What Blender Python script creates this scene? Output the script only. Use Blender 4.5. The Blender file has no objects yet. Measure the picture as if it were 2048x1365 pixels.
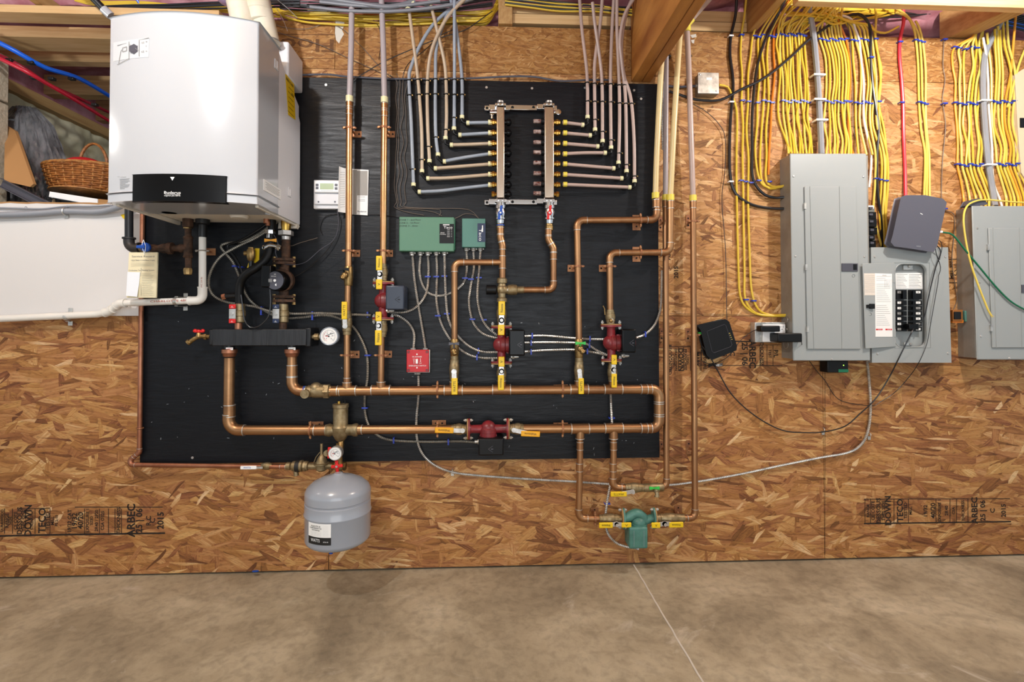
import bpy, math, random
from mathutils import Vector, Matrix, Euler
from math import pi, sin, cos, radians, sqrt
random.seed(7)
SC = bpy.context.scene
COL = SC.collection
# ------------------------------------------------------------------ camera
F = 1025.0; CAM = Vector((0, -2.5, 1.2)); YAW = radians(2.7); PITCH = radians(1.0); SHY = -0.0295
cam = bpy.data.cameras.new('camera'); cam.sensor_width = 36; cam.lens = 36 * F / 2048; cam.shift_y = SHY
cam.clip_start = .05; cam.clip_end = 50
co = bpy.data.objects.new('camera', cam); COL.objects.link(co)
co.location = CAM; co.rotation_euler = (pi / 2 + PITCH, 0, -YAW); SC.camera = co
RM = Euler((pi / 2 + PITCH, 0, -YAW)).to_matrix(); CY = 682.5 + SHY * 2048
# ------------------------------------------------------------------ world and lamps
w = bpy.data.worlds.new('world'); SC.world = w; w.use_nodes = True
w.node_tree.nodes['Background'].inputs[0].default_value = (.82, .92, 1, 1)
w.node_tree.nodes['Background'].inputs[1].default_value = .40
SC.view_settings.view_transform = 'Standard'; SC.view_settings.look = 'None'
SC.view_settings.exposure = 0.92; SC.view_settings.gamma = 1; SC.view_settings.use_curve_mapping = False
def lamp(name, loc, power, col, size):
    l = bpy.data.lights.new(name, 'POINT'); l.energy = power; l.color = col; l.shadow_soft_size = size
    o = bpy.data.objects.new(name, l); COL.objects.link(o); o.location = loc; return o
lamp('ceiling_or_fill_bulb', (-1.15, -1.75, 2.62), 45, (.97, .98, 1), .045)
lamp('ceiling_or_fill_bulb', (2.05, -1.05, 2.6), 43, (1, .98, .95), .045)
lamp('ceiling_or_fill_bulb', (-2.6, -.75, 2.25), 6.5, (1, .96, .9), .05)  # added fill lamp that brightens the crawl space, not a real ceiling bulb
al = bpy.data.lights.new('fill_light', 'AREA'); al.energy = 23; al.size = 2.4; al.color = (.94, .97, 1)  # soft fill panel added behind the camera, not a lamp of the room
ao = bpy.data.objects.new('fill_light', al); COL.objects.link(ao); ao.location = (0, -3.9, 1.3)
ao.rotation_euler = (radians(92), 0, 0)

# ------------------------------------------------------------------ measuring
def P(px, py, d=0.0):
    v = RM @ Vector(((px - 1024) / F, -(py - CY) / F, -1))
    return CAM + v * ((-d - CAM.y) / v.y)
def PZ(px, py, z):
    v = RM @ Vector(((px - 1024) / F, -(py - CY) / F, -1))
    return CAM + v * ((z - CAM.z) / v.z)
def S(n, d=0.0): return n * (2.5 - d) / F
V = Vector
X, Y, Z = V((1, 0, 0)), V((0, 1, 0)), V((0, 0, 1))
BD = .018   # face of the black plywood
ORD = 'zeroth first second third fourth fifth sixth seventh eighth ninth tenth eleventh twelfth thirteenth fourteenth fifteenth sixteenth seventeenth eighteenth nineteenth twentieth'.split()
# ------------------------------------------------------------------ materials
def lin(h):
    c = [int(h[i:i + 2], 16) / 255 for i in (0, 2, 4)]
    return tuple(x / 12.92 if x < .04045 else ((x + .055) / 1.055) ** 2.4 for x in c) + (1,)
def newmat(n):
    m = bpy.data.materials.new(n); m.use_nodes = True
    nt = m.node_tree; return m, nt, nt.nodes, nt.links, nt.nodes['Principled BSDF']
def ramp(nodes, stops):
    r = nodes.new('ShaderNodeValToRGB'); e = r.color_ramp.elements
    while len(e) < len(stops): e.new(.5)
    for i, (p, c) in enumerate(stops): e[i].position = p; e[i].color = lin(c) if isinstance(c, str) else (c, c, c, 1)
    return r
def mat(n, c, rough=.5, metal=0, c2=None, ns=20, bump=0, bs=60, coat=0, trans=0, emit=0, stretch=None, sss=0, spec=None, r2=None):
    m, nt, N, L, b = newmat(n)
    b.inputs['Base Color'].default_value = lin(c); b.inputs['Roughness'].default_value = rough
    b.inputs['Metallic'].default_value = metal; b.inputs['Coat Weight'].default_value = coat
    b.inputs['Transmission Weight'].default_value = trans
    if spec is not None: b.inputs['Specular IOR Level'].default_value = spec
    if emit: b.inputs['Emission Color'].default_value = lin(c); b.inputs['Emission Strength'].default_value = emit
    if c2 or bump or r2:
        tc = N.new('ShaderNodeTexCoord'); mp = N.new('ShaderNodeMapping'); L.new(tc.outputs['Object'], mp.inputs[0])
        if stretch: mp.inputs['Scale'].default_value = stretch
        nz = N.new('ShaderNodeTexNoise'); nz.inputs['Scale'].default_value = ns; nz.inputs['Detail'].default_value = 6
        nz.inputs['Roughness'].default_value = .6; L.new(mp.outputs[0], nz.inputs['Vector'])
        if c2:
            r = ramp(N, [(.38, c), (.66, c2)]); L.new(nz.outputs['Fac'], r.inputs[0]); L.new(r.outputs[0], b.inputs['Base Color'])
        if r2:
            rr = ramp(N, [(.35, rough), (.65, r2)]); L.new(nz.outputs['Fac'], rr.inputs[0]); L.new(rr.outputs[0], b.inputs['Roughness'])
        if bump:
            n2 = N.new('ShaderNodeTexNoise'); n2.inputs['Scale'].default_value = bs; n2.inputs['Detail'].default_value = 4
            L.new(mp.outputs[0], n2.inputs['Vector'])
            bu = N.new('ShaderNodeBump'); bu.inputs['Strength'].default_value = bump; bu.inputs['Distance'].default_value = .004
            L.new(n2.outputs['Fac'], bu.inputs['Height']); L.new(bu.outputs[0], b.inputs['Normal'])
    return m
def osb_mat(n, sc, stops, stops2, seed=0, layers=None):
    m, nt, N, L, b = newmat(n)
    def mth(op, x, y=None, z=None):
        q = N.new('ShaderNodeMath'); q.operation = op
        for k, v_ in enumerate((x, y, z)):
            if v_ is None: continue
            if isinstance(v_, (int, float)): q.inputs[k].default_value = v_
            else: L.new(v_, q.inputs[k])
        return q.outputs[0]
    tc = N.new('ShaderNodeTexCoord'); sp = N.new('ShaderNodeSeparateXYZ'); cb = N.new('ShaderNodeCombineXYZ')
    L.new(tc.outputs['Object'], sp.inputs[0]); L.new(sp.outputs['X'], cb.inputs['X']); L.new(sp.outputs['Z'], cb.inputs['Y'])
    nz = N.new('ShaderNodeTexNoise'); nz.noise_dimensions = '2D'; nz.inputs['Scale'].default_value = 7 / sc; nz.inputs['Detail'].default_value = 5
    L.new(cb.outputs[0], nz.inputs['Vector'])
    dm_ = N.new('ShaderNodeVectorMath'); dm_.operation = 'SCALE'; dm_.inputs['Scale'].default_value = .016 * sc
    L.new(nz.outputs['Color'], dm_.inputs[0]); da = N.new('ShaderNodeVectorMath'); da.operation = 'ADD'
    L.new(cb.outputs[0], da.inputs[0]); L.new(dm_.outputs[0], da.inputs[1])
    tone = None
    def mixf(f, x, y):
        q = N.new('ShaderNodeMix'); q.data_type = 'FLOAT'; L.new(f, q.inputs[0]); L.new(x, q.inputs[2]); L.new(y, q.inputs[3]); return q.outputs[0]
    for i, (ang, lx, ly, thr, amp, met) in enumerate(layers):
        m1 = N.new('ShaderNodeMapping'); m1.inputs['Rotation'].default_value = (0, 0, radians(ang)); m1.inputs['Location'].default_value = (seed + i * 1.37, i * .71, 0)
        m2 = N.new('ShaderNodeMapping'); m2.inputs['Scale'].default_value = (1 / (lx * sc), 1 / (ly * sc), 1)
        L.new(da.outputs[0], m1.inputs[0]); L.new(m1.outputs[0], m2.inputs[0])
        vo = N.new('ShaderNodeTexVoronoi'); vo.voronoi_dimensions = '2D'; vo.inputs['Scale'].default_value = 1; vo.distance = met
        L.new(m2.outputs[0], vo.inputs['Vector'])
        s = N.new('ShaderNodeSeparateColor'); L.new(vo.outputs['Color'], s.inputs[0])
        gn = N.new('ShaderNodeTexNoise'); gn.noise_dimensions = '2D'; gn.inputs['Scale'].default_value = 1; gn.inputs['Detail'].default_value = 3
        m3 = N.new('ShaderNodeMapping'); m3.inputs['Scale'].default_value = (1.1, 6, 1); L.new(m2.outputs[0], m3.inputs[0]); L.new(m3.outputs[0], gn.inputs['Vector'])
        c = mth('MULTIPLY_ADD', mth('SUBTRACT', s.outputs[0], .5), amp, .5)
        g_ = mth('MULTIPLY_ADD', gn.outputs['Fac'], .75, -.375)
        e = mth('MULTIPLY', mth('POWER', vo.outputs['Distance'], 3.0), -.38)
        tv = mth('ADD', mth('ADD', c, g_), e); hv = s.outputs[2]
        if tone is None: tone = tv; hue = hv; continue
        gt = mth('GREATER_THAN', s.outputs[1], thr)
        tone = mixf(gt, tone, tv); hue = mixf(gt, hue, hv)
    r = ramp(N, stops); L.new(tone, r.inputs[0]); r2_ = ramp(N, stops2); L.new(tone, r2_.inputs[0])
    hm = N.new('ShaderNodeMix'); hm.data_type = 'RGBA'; L.new(hue, hm.inputs[0]); L.new(r.outputs[0], hm.inputs[6]); L.new(r2_.outputs[0], hm.inputs[7])
    fine = N.new('ShaderNodeTexNoise'); fine.noise_dimensions = '2D'; fine.inputs['Scale'].default_value = 140; fine.inputs['Detail'].default_value = 5
    mf = N.new('ShaderNodeMapping'); mf.inputs['Scale'].default_value = (.3, 1, 1); L.new(da.outputs[0], mf.inputs[0]); L.new(mf.outputs[0], fine.inputs['Vector'])
    fr = ramp(N, [(.3, .6), (.45, 1.0)]); L.new(fine.outputs['Fac'], fr.inputs[0])
    mm = N.new('ShaderNodeMix'); mm.data_type = 'RGBA'; mm.blend_type = 'MULTIPLY'; mm.inputs[0].default_value = .7
    L.new(hm.outputs[2], mm.inputs[6]); L.new(fr.outputs[0], mm.inputs[7]); L.new(mm.outputs[2], b.inputs['Base Color'])
    b.inputs['Roughness'].default_value = .6; b.inputs['Specular IOR Level'].default_value = .35
    bu = N.new('ShaderNodeBump'); bu.inputs['Strength'].default_value = .3; bu.inputs['Distance'].default_value = .003
    L.new(tone, bu.inputs['Height']); L.new(bu.outputs[0], b.inputs['Normal'])
    return m
E_, C_ = 'EUCLIDEAN', 'CHEBYCHEV'
OL = [(5, .20, .075, -1, .35, E_), (-24, .18, .055, .5, .4, C_), (70, .12, .036, .76, .5, C_), (18, .19, .05, .5, .4, C_), (-62, .11, .034, .82, .6, C_), (-9, .2, .06, .55, .4, E_), (42, .13, .036, .76, .6, C_), (2, .19, .036, .62, .45, C_), (-38, .12, .042, .82, .7, C_), (12, .13, .02, .7, .6, E_), (85, .08, .022, .92, .6, C_), (-14, .1, .018, .84, .75, E_), (30, .08, .024, .9, .8, E_), (-48, .06, .014, .95, 1.1, E_), (6, .09, .010, .88, .9, E_)]
ST1 = [(0, '6c4522'), (.22, '8c5e30'), (.42, '9f6d3a'), (.58, 'ad7c46'), (.8, 'c09459'), (1, 'dab680')]
ST2 = [(0, '643a20'), (.22, '885434'), (.42, 'a06c42'), (.58, 'ae7a4c'), (.8, 'c29664'), (1, 'dcba92')]
OSB = osb_mat('strand_board', 1.22, ST1, ST2, 0, OL)
OSBM = osb_mat('strand_board_light', .9, [(0, '6e4822'), (.25, '996a36'), (.45, 'b07e46'), (.6, 'ba8a52'), (.8, 'c99c64'), (1, 'dcb684')], [(0, '744628'), (.25, '9a683e'), (.45, 'ae7c4c'), (.6, 'ba8a5a'), (.8, 'cb9e6e'), (1, 'dcb68c')], 5.1, OL)
OSB2 = osb_mat('strand_board_fine', .45, [(0, '7a4c22'), (.3, '93632e'), (.5, 'a2713a'), (.75, 'ae8046'), (1, 'bf9560')], [(0, '7c5028'), (.3, '966636'), (.5, 'a27342'), (.75, 'b08450'), (1, 'c29c6c')], 3.3, OL)
def ply_mat():
    m, nt, N, L, b = newmat('black_plywood')
    tc = N.new('ShaderNodeTexCoord'); mp = N.new('ShaderNodeMapping'); mp.inputs['Scale'].default_value = (1.6, 1, 14)
    L.new(tc.outputs['Object'], mp.inputs[0])
    n1 = N.new('ShaderNodeTexNoise'); n1.inputs['Scale'].default_value = 4; n1.inputs['Detail'].default_value = 9; n1.inputs['Roughness'].default_value = .7
    n1.inputs['Distortion'].default_value = .8; L.new(mp.outputs[0], n1.inputs['Vector'])
    r = ramp(N, [(.3, '08090e'), (.55, '101217'), (.75, '1a1a1d')]); L.new(n1.outputs['Fac'], r.inputs[0]); L.new(r.outputs[0], b.inputs['Base Color'])
    rr = ramp(N, [(.35, .5), (.62, .28)]); L.new(n1.outputs['Fac'], rr.inputs[0]); L.new(rr.outputs[0], b.inputs['Roughness']); b.inputs['Specular IOR Level'].default_value = .27
    bu = N.new('ShaderNodeBump'); bu.inputs['Strength'].default_value = .45; bu.inputs['Distance'].default_value = .003
    L.new(n1.outputs['Fac'], bu.inputs['Height']); L.new(bu.outputs[0], b.inputs['Normal'])
    return m
PLY = ply_mat()
def concrete_mat():
    m, nt, N, L, b = newmat('concrete')
    tc = N.new('ShaderNodeTexCoord')
    def nz(s, d, dist=0):
        n = N.new('ShaderNodeTexNoise'); n.inputs['Scale'].default_value = s; n.inputs['Detail'].default_value = d; n.inputs['Roughness'].default_value = .62
        n.inputs['Distortion'].default_value = dist; L.new(tc.outputs['Object'], n.inputs['Vector']); return n.outputs['Fac']
    r = ramp(N, [(.32, '857965'), (.5, 'a4977f'), (.68, 'bdb199')]); L.new(nz(2.2, 10, .6), r.inputs[0])
    r2 = ramp(N, [(.34, .6), (.56, 1.0)]); L.new(nz(26, 9, .4), r2.inputs[0])
    mm = N.new('ShaderNodeMix'); mm.data_type = 'RGBA'; mm.blend_type = 'MULTIPLY'; mm.inputs[0].default_value = .6
    L.new(r.outputs[0], mm.inputs[6]); L.new(r2.outputs[0], mm.inputs[7])
    r3 = ramp(N, [(.6, 0.0), (.7, 1.0)]); L.new(nz(3.1, 9, 1.5), r3.inputs[0])
    m3 = N.new('ShaderNodeMix'); m3.data_type = 'RGBA'; mu = N.new('ShaderNodeMath'); mu.operation = 'MULTIPLY'; mu.inputs[1].default_value = .6
    L.new(r3.outputs[0], mu.inputs[0]); L.new(mu.outputs[0], m3.inputs[0]); L.new(mm.outputs[2], m3.inputs[6]); m3.inputs[7].default_value = lin('c9bfb0')
    L.new(m3.outputs[2], b.inputs['Base Color']); b.inputs['Roughness'].default_value = .6
    bu = N.new('ShaderNodeBump'); bu.inputs['Strength'].default_value = .2; bu.inputs['Distance'].default_value = .004
    L.new(nz(60, 6), bu.inputs['Height']); L.new(bu.outputs[0], b.inputs['Normal'])
    return m
CONC = concrete_mat()
M = {}
def dm(k, *a, **kw): M[k] = mat(k, *a, **kw)
dm('copper', 'b48860', .36, .9, '92684a', 9, .05, 40, stretch=(1, 1, .35), r2=.42)
dm('copper_bright', 'd0a074', .3, .95, 'ba8656', 7, r2=.36)
dm('copper_red', 'b47c60', .42, .9, '966048', 10, r2=.5)
dm('copper_h', 'b28860', .36, .9, '90684a', 9, .05, 40, stretch=(.35, 1, 1), r2=.42)
dm('bracket', 'b08058', .5, .7, '906048', 30)
dm('solder', 'c8c4bc', .4, .8)
dm('brass', 'a98c5c', .42, .9, '7c6440', 30, .2, 80)
dm('brass_bright', 'c8a050', .3, 1)
dm('bronze', 'a09070', .5, .8, '84704e', 40, .2, 90)
dm('chrome', 'd8d8da', .14, 1)
dm('steel', 'd0cecb', .34, .8, 'b4b0aa', 30, r2=.42)
dm('nickel', 'd2c2b2', .24, 1, 'bcaa98', 6, stretch=(3, 1, .5), r2=.3)
dm('galv', 'd4d2cc', .36, .7, 'a4a29e', 25)
dm('galv_dull', 'a8a49a', .45, .7, '88837a', 18)
dm('rust', '5a4030', .7, .5, '33261e', 40, .4, 90)
dm('iron', '2a2a2c', .5, .4, '3c342e', 30, .15, 80)
dm('blackiron', '16171a', .38, .1)
dm('blackplastic', '0c0d0f', .42, spec=.28)
dm('blackgloss', '08090b', .25, spec=.22)
dm('greyplastic', '4a4a54', .42)
dm('modem', '54545f', .34, bump=.05, bs=400)
dm('rubber', '0c0c0d', .5, spec=.3)
dm('yellow', 'e6c010', .38)
dm('yellow2', 'e8a810', .42)
dm('ink', '141210', .6)
dm('printgrey', '8a8a88', .8)
dm('stampink', '120c08', .8, c2='2e1e12', ns=60)
dm('white', 'f2f2f2', .5)
dm('enamel', 'b6b9be', .2, coat=.4)
dm('enamel_side', 'dcdcdf', .4, bump=.05, bs=300)
dm('tray', 'dcd4c6', .5)
dm('pvc', 'e6e2da', .35)
dm('pvcflue', 'd9d2bf', .4, c2='cfc6ae', ns=12)
dm('paper', 'e8dcb8', .8)
dm('paperwhite', 'eceff4', .8)
dm('label', 'eeeeec', .6)
dm('red', 'a81f24', .34)
dm('redgloss', 'c0101a', .38)
dm('redhandle', 'd01818', .35)
dm('bluehandle', '0f4aa8', .35)
dm('staple', '2a42b0', .4)
dm('pumpred', '84262c', .38, c2='6a2226', ns=18, bump=.2, bs=70)
dm('pumpbox', '2c3444', .32, bump=.05, bs=200)
dm('gasket', 'a07848', .6)
dm('green', '527f66', .38, bump=.04, bs=300)
dm('green2', '4c7c70', .4)
dm('pumpgreen', '4e8074', .42, c2='3f6a60', ns=20)
dm('greenhandle', '35b848', .4)
dm('navy', '1b2a4c', .4)
dm('tank', '989ea8', .24, coat=.4)
dm('sticker', 'c0c2c5', .5)
dm('panel', '989d9d', .4, bump=.04, bs=500)
dm('paneldark', '6f7370', .45)
dm('boxmetal', '9a968e', .45, .35, '8a857c', 8)
dm('pexblue', '98a0aa', .3, c2='8a94a2', ns=4)
dm('pexgrey', '9aa0a8', .32)
dm('pextan', 'c0ac92', .32, c2='b09c86', ns=4)
dm('pexpink', 'b8a096', .32, c2='a8948c', ns=4)
dm('pexlilac', 'aaa0a2', .3)
dm('pexyellow', 'd8c08a', .3, c2='ceb888', ns=4)
dm('pexring', 'e2dcae', .4)
dm('pexringy', 'e0cc50', .4)
dm('clip', '141414', .4)
dm('cableyellow', 'dab838', .38)
dm('cableyellow2', 'e4ca5c', .38)
dm('cableorange', 'd87a1c', .38)
dm('cableorange2', 'e8a030', .4)
dm('cablered', 'd03040', .36)
dm('cableblack', '1d1d20', .3)
dm('cablewhite', 'e6e2dc', .4)
dm('cablegrey', '8f9298', .35, .0, bump=.4, bs=40)
dm('cablebrown', '6c6056', .5)
dm('greenwire', '0f6a48', .35)
dm('conduit', '8e929a', .4)
dm('insul', 'a8666e', .95, c2='cc949c', ns=7, bump=1, bs=12)
dm('foam', 'dcd4b4', .85, c2='c8bd96', ns=6, bump=1, bs=16)
dm('block', 'c0b49e', .9, c2='a89b84', ns=60, bump=.9, bs=70)
dm('foamboard', 'd9d6d4', .55)
dm('pine', 'd8b684', .6, c2='c8a06c', ns=5, bump=.1, bs=30, stretch=(.6, 8, 14))
dm('pine_y', 'c09a64', .6, c2='a87e4c', ns=5, bump=.1, bs=30, stretch=(14, .6, 8))
dm('pine_dark', 'cca878', .7, c2='b08c5e', ns=5, stretch=(.6, 8, 14))
dm('lvl', 'c08440', .5, c2='844818', ns=3.4, bump=.1, bs=20, stretch=(2, .35, 1.6))
dm('cardboard', 'a87c4c', .8)
dm('wicker', 'a86a32', .5, c2='6e3e18', ns=50)
dm('wicker2', 'c08848', .5, c2='8a5828', ns=50)
dm('bagfilm', '8a8c90', .12, c2='17181a', ns=9, bump=1, bs=22, coat=.8, stretch=(1, 1, .35))
dm('bandana', 'b81420', .7)
dm('glass', 'f4f6f8', .05, trans=.0, coat=.8)
dm('lcd', 'a8b890', .3)
dm('dark', '0a0a0a', .9)
dm('purple', 'b49ac0', .4)
dm('led', '90ff40', .3, emit=3)
dm('caulk', 'cfc8bc', .8)
dm('tubegrey', '77787e', .4)
dm('fadedink', '5a3a1e', .8, c2='7a5028', ns=60)
dm('smoke', '5a2a22', .3, c2='b8a49c', ns=60)

# ------------------------------------------------------------------ mesh builder
WO = {}
class MB:
    def __init__(s, mt=None):
        s.v = []; s.f = []; s.m = []; s.mi = 0; s.M = mt; s.smooth = True
    def add(s, vs, fs):
        b = len(s.v)
        s.v += [(s.M @ V(p)) if s.M else V(p) for p in vs]
        s.f += [tuple(b + i for i in f) for f in fs]; s.m += [s.mi] * len(fs); return s
    def box(s, a, b):
        x0, x1 = sorted((a[0], b[0])); y0, y1 = sorted((a[1], b[1])); z0, z1 = sorted((a[2], b[2]))
        return s.add([(x0, y0, z0), (x1, y0, z0), (x1, y1, z0), (x0, y1, z0), (x0, y0, z1), (x1, y0, z1), (x1, y1, z1), (x0, y1, z1)],
              [(3, 2, 1, 0), (4, 5, 6, 7), (0, 1, 5, 4), (1, 2, 6, 5), (2, 3, 7, 6), (3, 0, 4, 7)])
    def hexa(s, q0, q1):     # two quads (back, front) of points
        return s.add(list(q0) + list(q1), [(0, 1, 2, 3), (7, 6, 5, 4), (0, 4, 5, 1), (1, 5, 6, 2), (2, 6, 7, 3), (3, 7, 4, 0)])
    def obox(s, c, u, v, w_): # centre and three half vectors
        c, u, v, w_ = V(c), V(u), V(v), V(w_)
        q = lambda k: [c - u - v + w_ * k, c + u - v + w_ * k, c + u + v + w_ * k, c - u + v + w_ * k]
        return s.hexa(q(-1), q(1))
    def pbox(s, x0, y0, x1, y1, d0, d1):   # front face seen at the pixel rectangle, at distance d1
        a = P(x0, (y0 + y1) / 2, d1).x; b = P(x1, (y0 + y1) / 2, d1).x
        t = P((x0 + x1) / 2, y0, d1).z; u = P((x0 + x1) / 2, y1, d1).z
        return s.box((a, -d0, u), (b, -d1, t))
    def prism(s, poly, ax, h0, h1):   # poly of (a, b); extruded along axis 'x','y','z'
        def mk(a, b, h): return {'x': (h, a, b), 'y': (a, h, b), 'z': (a, b, h)}[ax]
        n = len(poly)
        vs = [mk(a, b, h0) for a, b in poly] + [mk(a, b, h1) for a, b in poly]
        return s.add(vs, [tuple(range(n)), tuple(range(2 * n - 1, n - 1, -1))] + [(i, (i + 1) % n, n + (i + 1) % n, n + i) for i in range(n)])
    def pprism(s, pts, d0, d1):
        q = [P(x, y, d1) for x, y in pts]
        return s.prism([(p.x, p.z) for p in q], 'y', -d0, -d1)
    def frame(s, a):
        a = V(a).normalized(); t = X if abs(a.x) < .8 else Z
        u = a.cross(t).normalized(); return a, u, a.cross(u)
    def lathe(s, p0, ax, prof, n=18, sx=1, ph=0):     # prof: (distance along the axis, radius)
        a, u, w_ = s.frame(ax); p0 = V(p0); vs = []; fs = []
        for t, r in prof:
            for k in range(n):
                th = 2 * pi * k / n + ph; vs.append(p0 + a * t + (u * cos(th) + w_ * sin(th) * sx) * max(r, 1e-5))
        for i in range(len(prof) - 1):
            for k in range(n):
                k2 = (k + 1) % n; fs.append((i * n + k, i * n + k2, (i + 1) * n + k2, (i + 1) * n + k))
        fs.append(tuple(range(n))[::-1]); fs.append(tuple((len(prof) - 1) * n + k for k in range(n)))
        return s.add(vs, fs)
    def cyl(s, a, b, r, r2=None, n=16):
        a, b = V(a), V(b); l = (b - a).length; return s.lathe(a, b - a, [(0, r), (l, r if r2 is None else r2)], n)
    def hex(s, a, b, r): return s.cyl(a, b, r, n=6)
    def sph(s, c, r, sc=(1, 1, 1), n=14, m=8):
        vs = []; fs = []; c = V(c)
        for i in range(m + 1):
            ph = pi * i / m
            for k in range(n):
                th = 2 * pi * k / n; vs.append(c + V((sin(ph) * cos(th) * r * sc[0], sin(ph) * sin(th) * r * sc[1], cos(ph) * r * sc[2])))
        for i in range(m):
            for k in range(n): fs.append((i * n + k, (i + 1) * n + k, (i + 1) * n + (k + 1) % n, i * n + (k + 1) % n))
        return s.add(vs, fs)
    def tube(s, pts, r, n=10, closed=False):
        pts = [V(p) for p in pts]; q = [pts[0]]; rr = [r(0) if callable(r) else r]
        for i, p in enumerate(pts[1:], 1):
            if (p - q[-1]).length > 1e-5: q.append(p); rr.append(r(i) if callable(r) else r)
        pts = q; N_ = len(pts)
        if N_ < 2: return s
        t0 = (pts[1] - pts[0]).normalized(); u = s.frame(t0)[1]; vs = []; fs = []
        for i, p in enumerate(pts):
            t = (pts[min(i + 1, N_ - 1)] - pts[max(i - 1, 0)]).normalized()
            if closed: t = (pts[(i + 1) % N_] - pts[i - 1]).normalized()
            u = (u - t * u.dot(t)).normalized(); w_ = t.cross(u)
            for k in range(n):
                th = 2 * pi * k / n; vs.append(p + (u * cos(th) + w_ * sin(th)) * rr[i])
        for i in range(N_ - (0 if closed else 1)):
            j = (i + 1) % N_
            for k in range(n): fs.append((i * n + k, i * n + (k + 1) % n, j * n + (k + 1) % n, j * n + k))
        if not closed: fs += [tuple(range(n))[::-1], tuple((N_ - 1) * n + k for k in range(n))]
        return s.add(vs, fs)
    def torus(s, c, ax, R, r, n=20, m=8):
        a, u, w_ = s.frame(ax); c = V(c)
        return s.tube([c + (u * cos(2 * pi * k / n) + w_ * sin(2 * pi * k / n)) * R for k in range(n)], r, m, True)
    def text(s, t, c, h, rot=0, u=X, v=Z, width=None, nrm=None, thick=.0003, bold=0):
        cu = bpy.data.curves.new('t', 'FONT'); cu.body = t; cu.size = 1; cu.resolution_u = 2; cu.extrude = .5; cu.offset = bold
        o = bpy.data.objects.new('t', cu); me = bpy.data.meshes.new_from_object(o)
        vs = [p.co.copy() for p in me.vertices]; fs = [tuple(p.vertices) for p in me.polygons]
        bpy.data.objects.remove(o); bpy.data.curves.remove(cu); bpy.data.meshes.remove(me)
        if not vs: return s
        x0, x1 = min(p.x for p in vs), max(p.x for p in vs); y0, y1 = min(p.y for p in vs), max(p.y for p in vs)
        k = h / .72; kx = k if width is None else width / max(x1 - x0, 1e-6)
        u, v = V(u), V(v); cr, sr = cos(rot), sin(rot); uu = u * cr + v * sr; vv = v * cr - u * sr; nn = V(nrm) if nrm else uu.cross(vv).normalized()
        return s.add([V(c) + uu * (p.x - (x0 + x1) / 2) * kx + vv * (p.y - (y0 + y1) / 2) * k + nn * (p.z * thick + thick * .5) for p in vs], fs)
    def line(s, a, b, wd, d_, th=.0004):   # thin printed stroke on a plane facing the room
        a, b = V(a), V(b); t = (b - a).normalized(); nrm = V((0, -1, 0)); q = t.cross(nrm).normalized()
        return s.obox((a + b) / 2, (b - a) / 2, q * wd / 2, nrm * th)
    def build(s, name, mats, parent=None, bev=0, seg=2, org=None):
        me = bpy.data.meshes.new(name)
        if parent is not None: o0 = WO[parent.name]
        elif org is not None: o0 = V(org)
        else:
            xs = [p.x for p in s.v]; ys = [p.y for p in s.v]; zs = [p.z for p in s.v]
            o0 = V(((min(xs) + max(xs)) / 2, (min(ys) + max(ys)) / 2, min(zs)))
        me.from_pydata([p - o0 for p in s.v], [], s.f); 
        mats = mats if isinstance(mats, (list, tuple)) else [mats]
        for m_ in mats: me.materials.append(M[m_] if isinstance(m_, str) else m_)
        me.polygons.foreach_set('material_index', s.m)
        me.validate(); me.update()
        if s.smooth:
            me.polygons.foreach_set('use_smooth', [True] * len(me.polygons))
            try: me.set_sharp_from_angle(angle=radians(36))
            except Exception: pass
        o = bpy.data.objects.new(name, me); COL.objects.link(o)
        if parent is not None: o.parent = parent
        else: o.location = o0
        WO[o.name] = o0
        if bev:
            b = o.modifiers.new('bevel', 'BEVEL'); b.width = bev; b.segments = seg; b.limit_method = 'ANGLE'; b.angle_limit = radians(40); b.harden_normals = False
        return o
def tag(o, label, cat, group=None, kind=None):
    o['label'] = label
    if cat: o['category'] = cat
    if group: o['group'] = group
    if kind: o['kind'] = kind
    return o
def struct(o): o['kind'] = 'structure'; return o
def thing(name, label, cat, loc, group=None):
    o = bpy.data.objects.new(name, None); COL.objects.link(o); o.location = loc; o.empty_display_size = .03
    WO[o.name] = V(loc); return tag(o, label, cat, group)
def dup(root, off, label=None, group=None):
    def cp(o, par):
        c = o.copy(); COL.objects.link(c)
        if par is not None: c.parent = par
        for ch in kids.get(o.name, []): cp(ch, c)
        return c
    kids = {}
    def walk(o):
        kids[o.name] = list(o.children)
        for c in o.children: walk(c)
    walk(root); r = cp(root, None); r.location = V(root.location) + V(off); WO[r.name] = r.location.copy()
    if label: r['label'] = label
    if group: r['group'] = group
    return r
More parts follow.
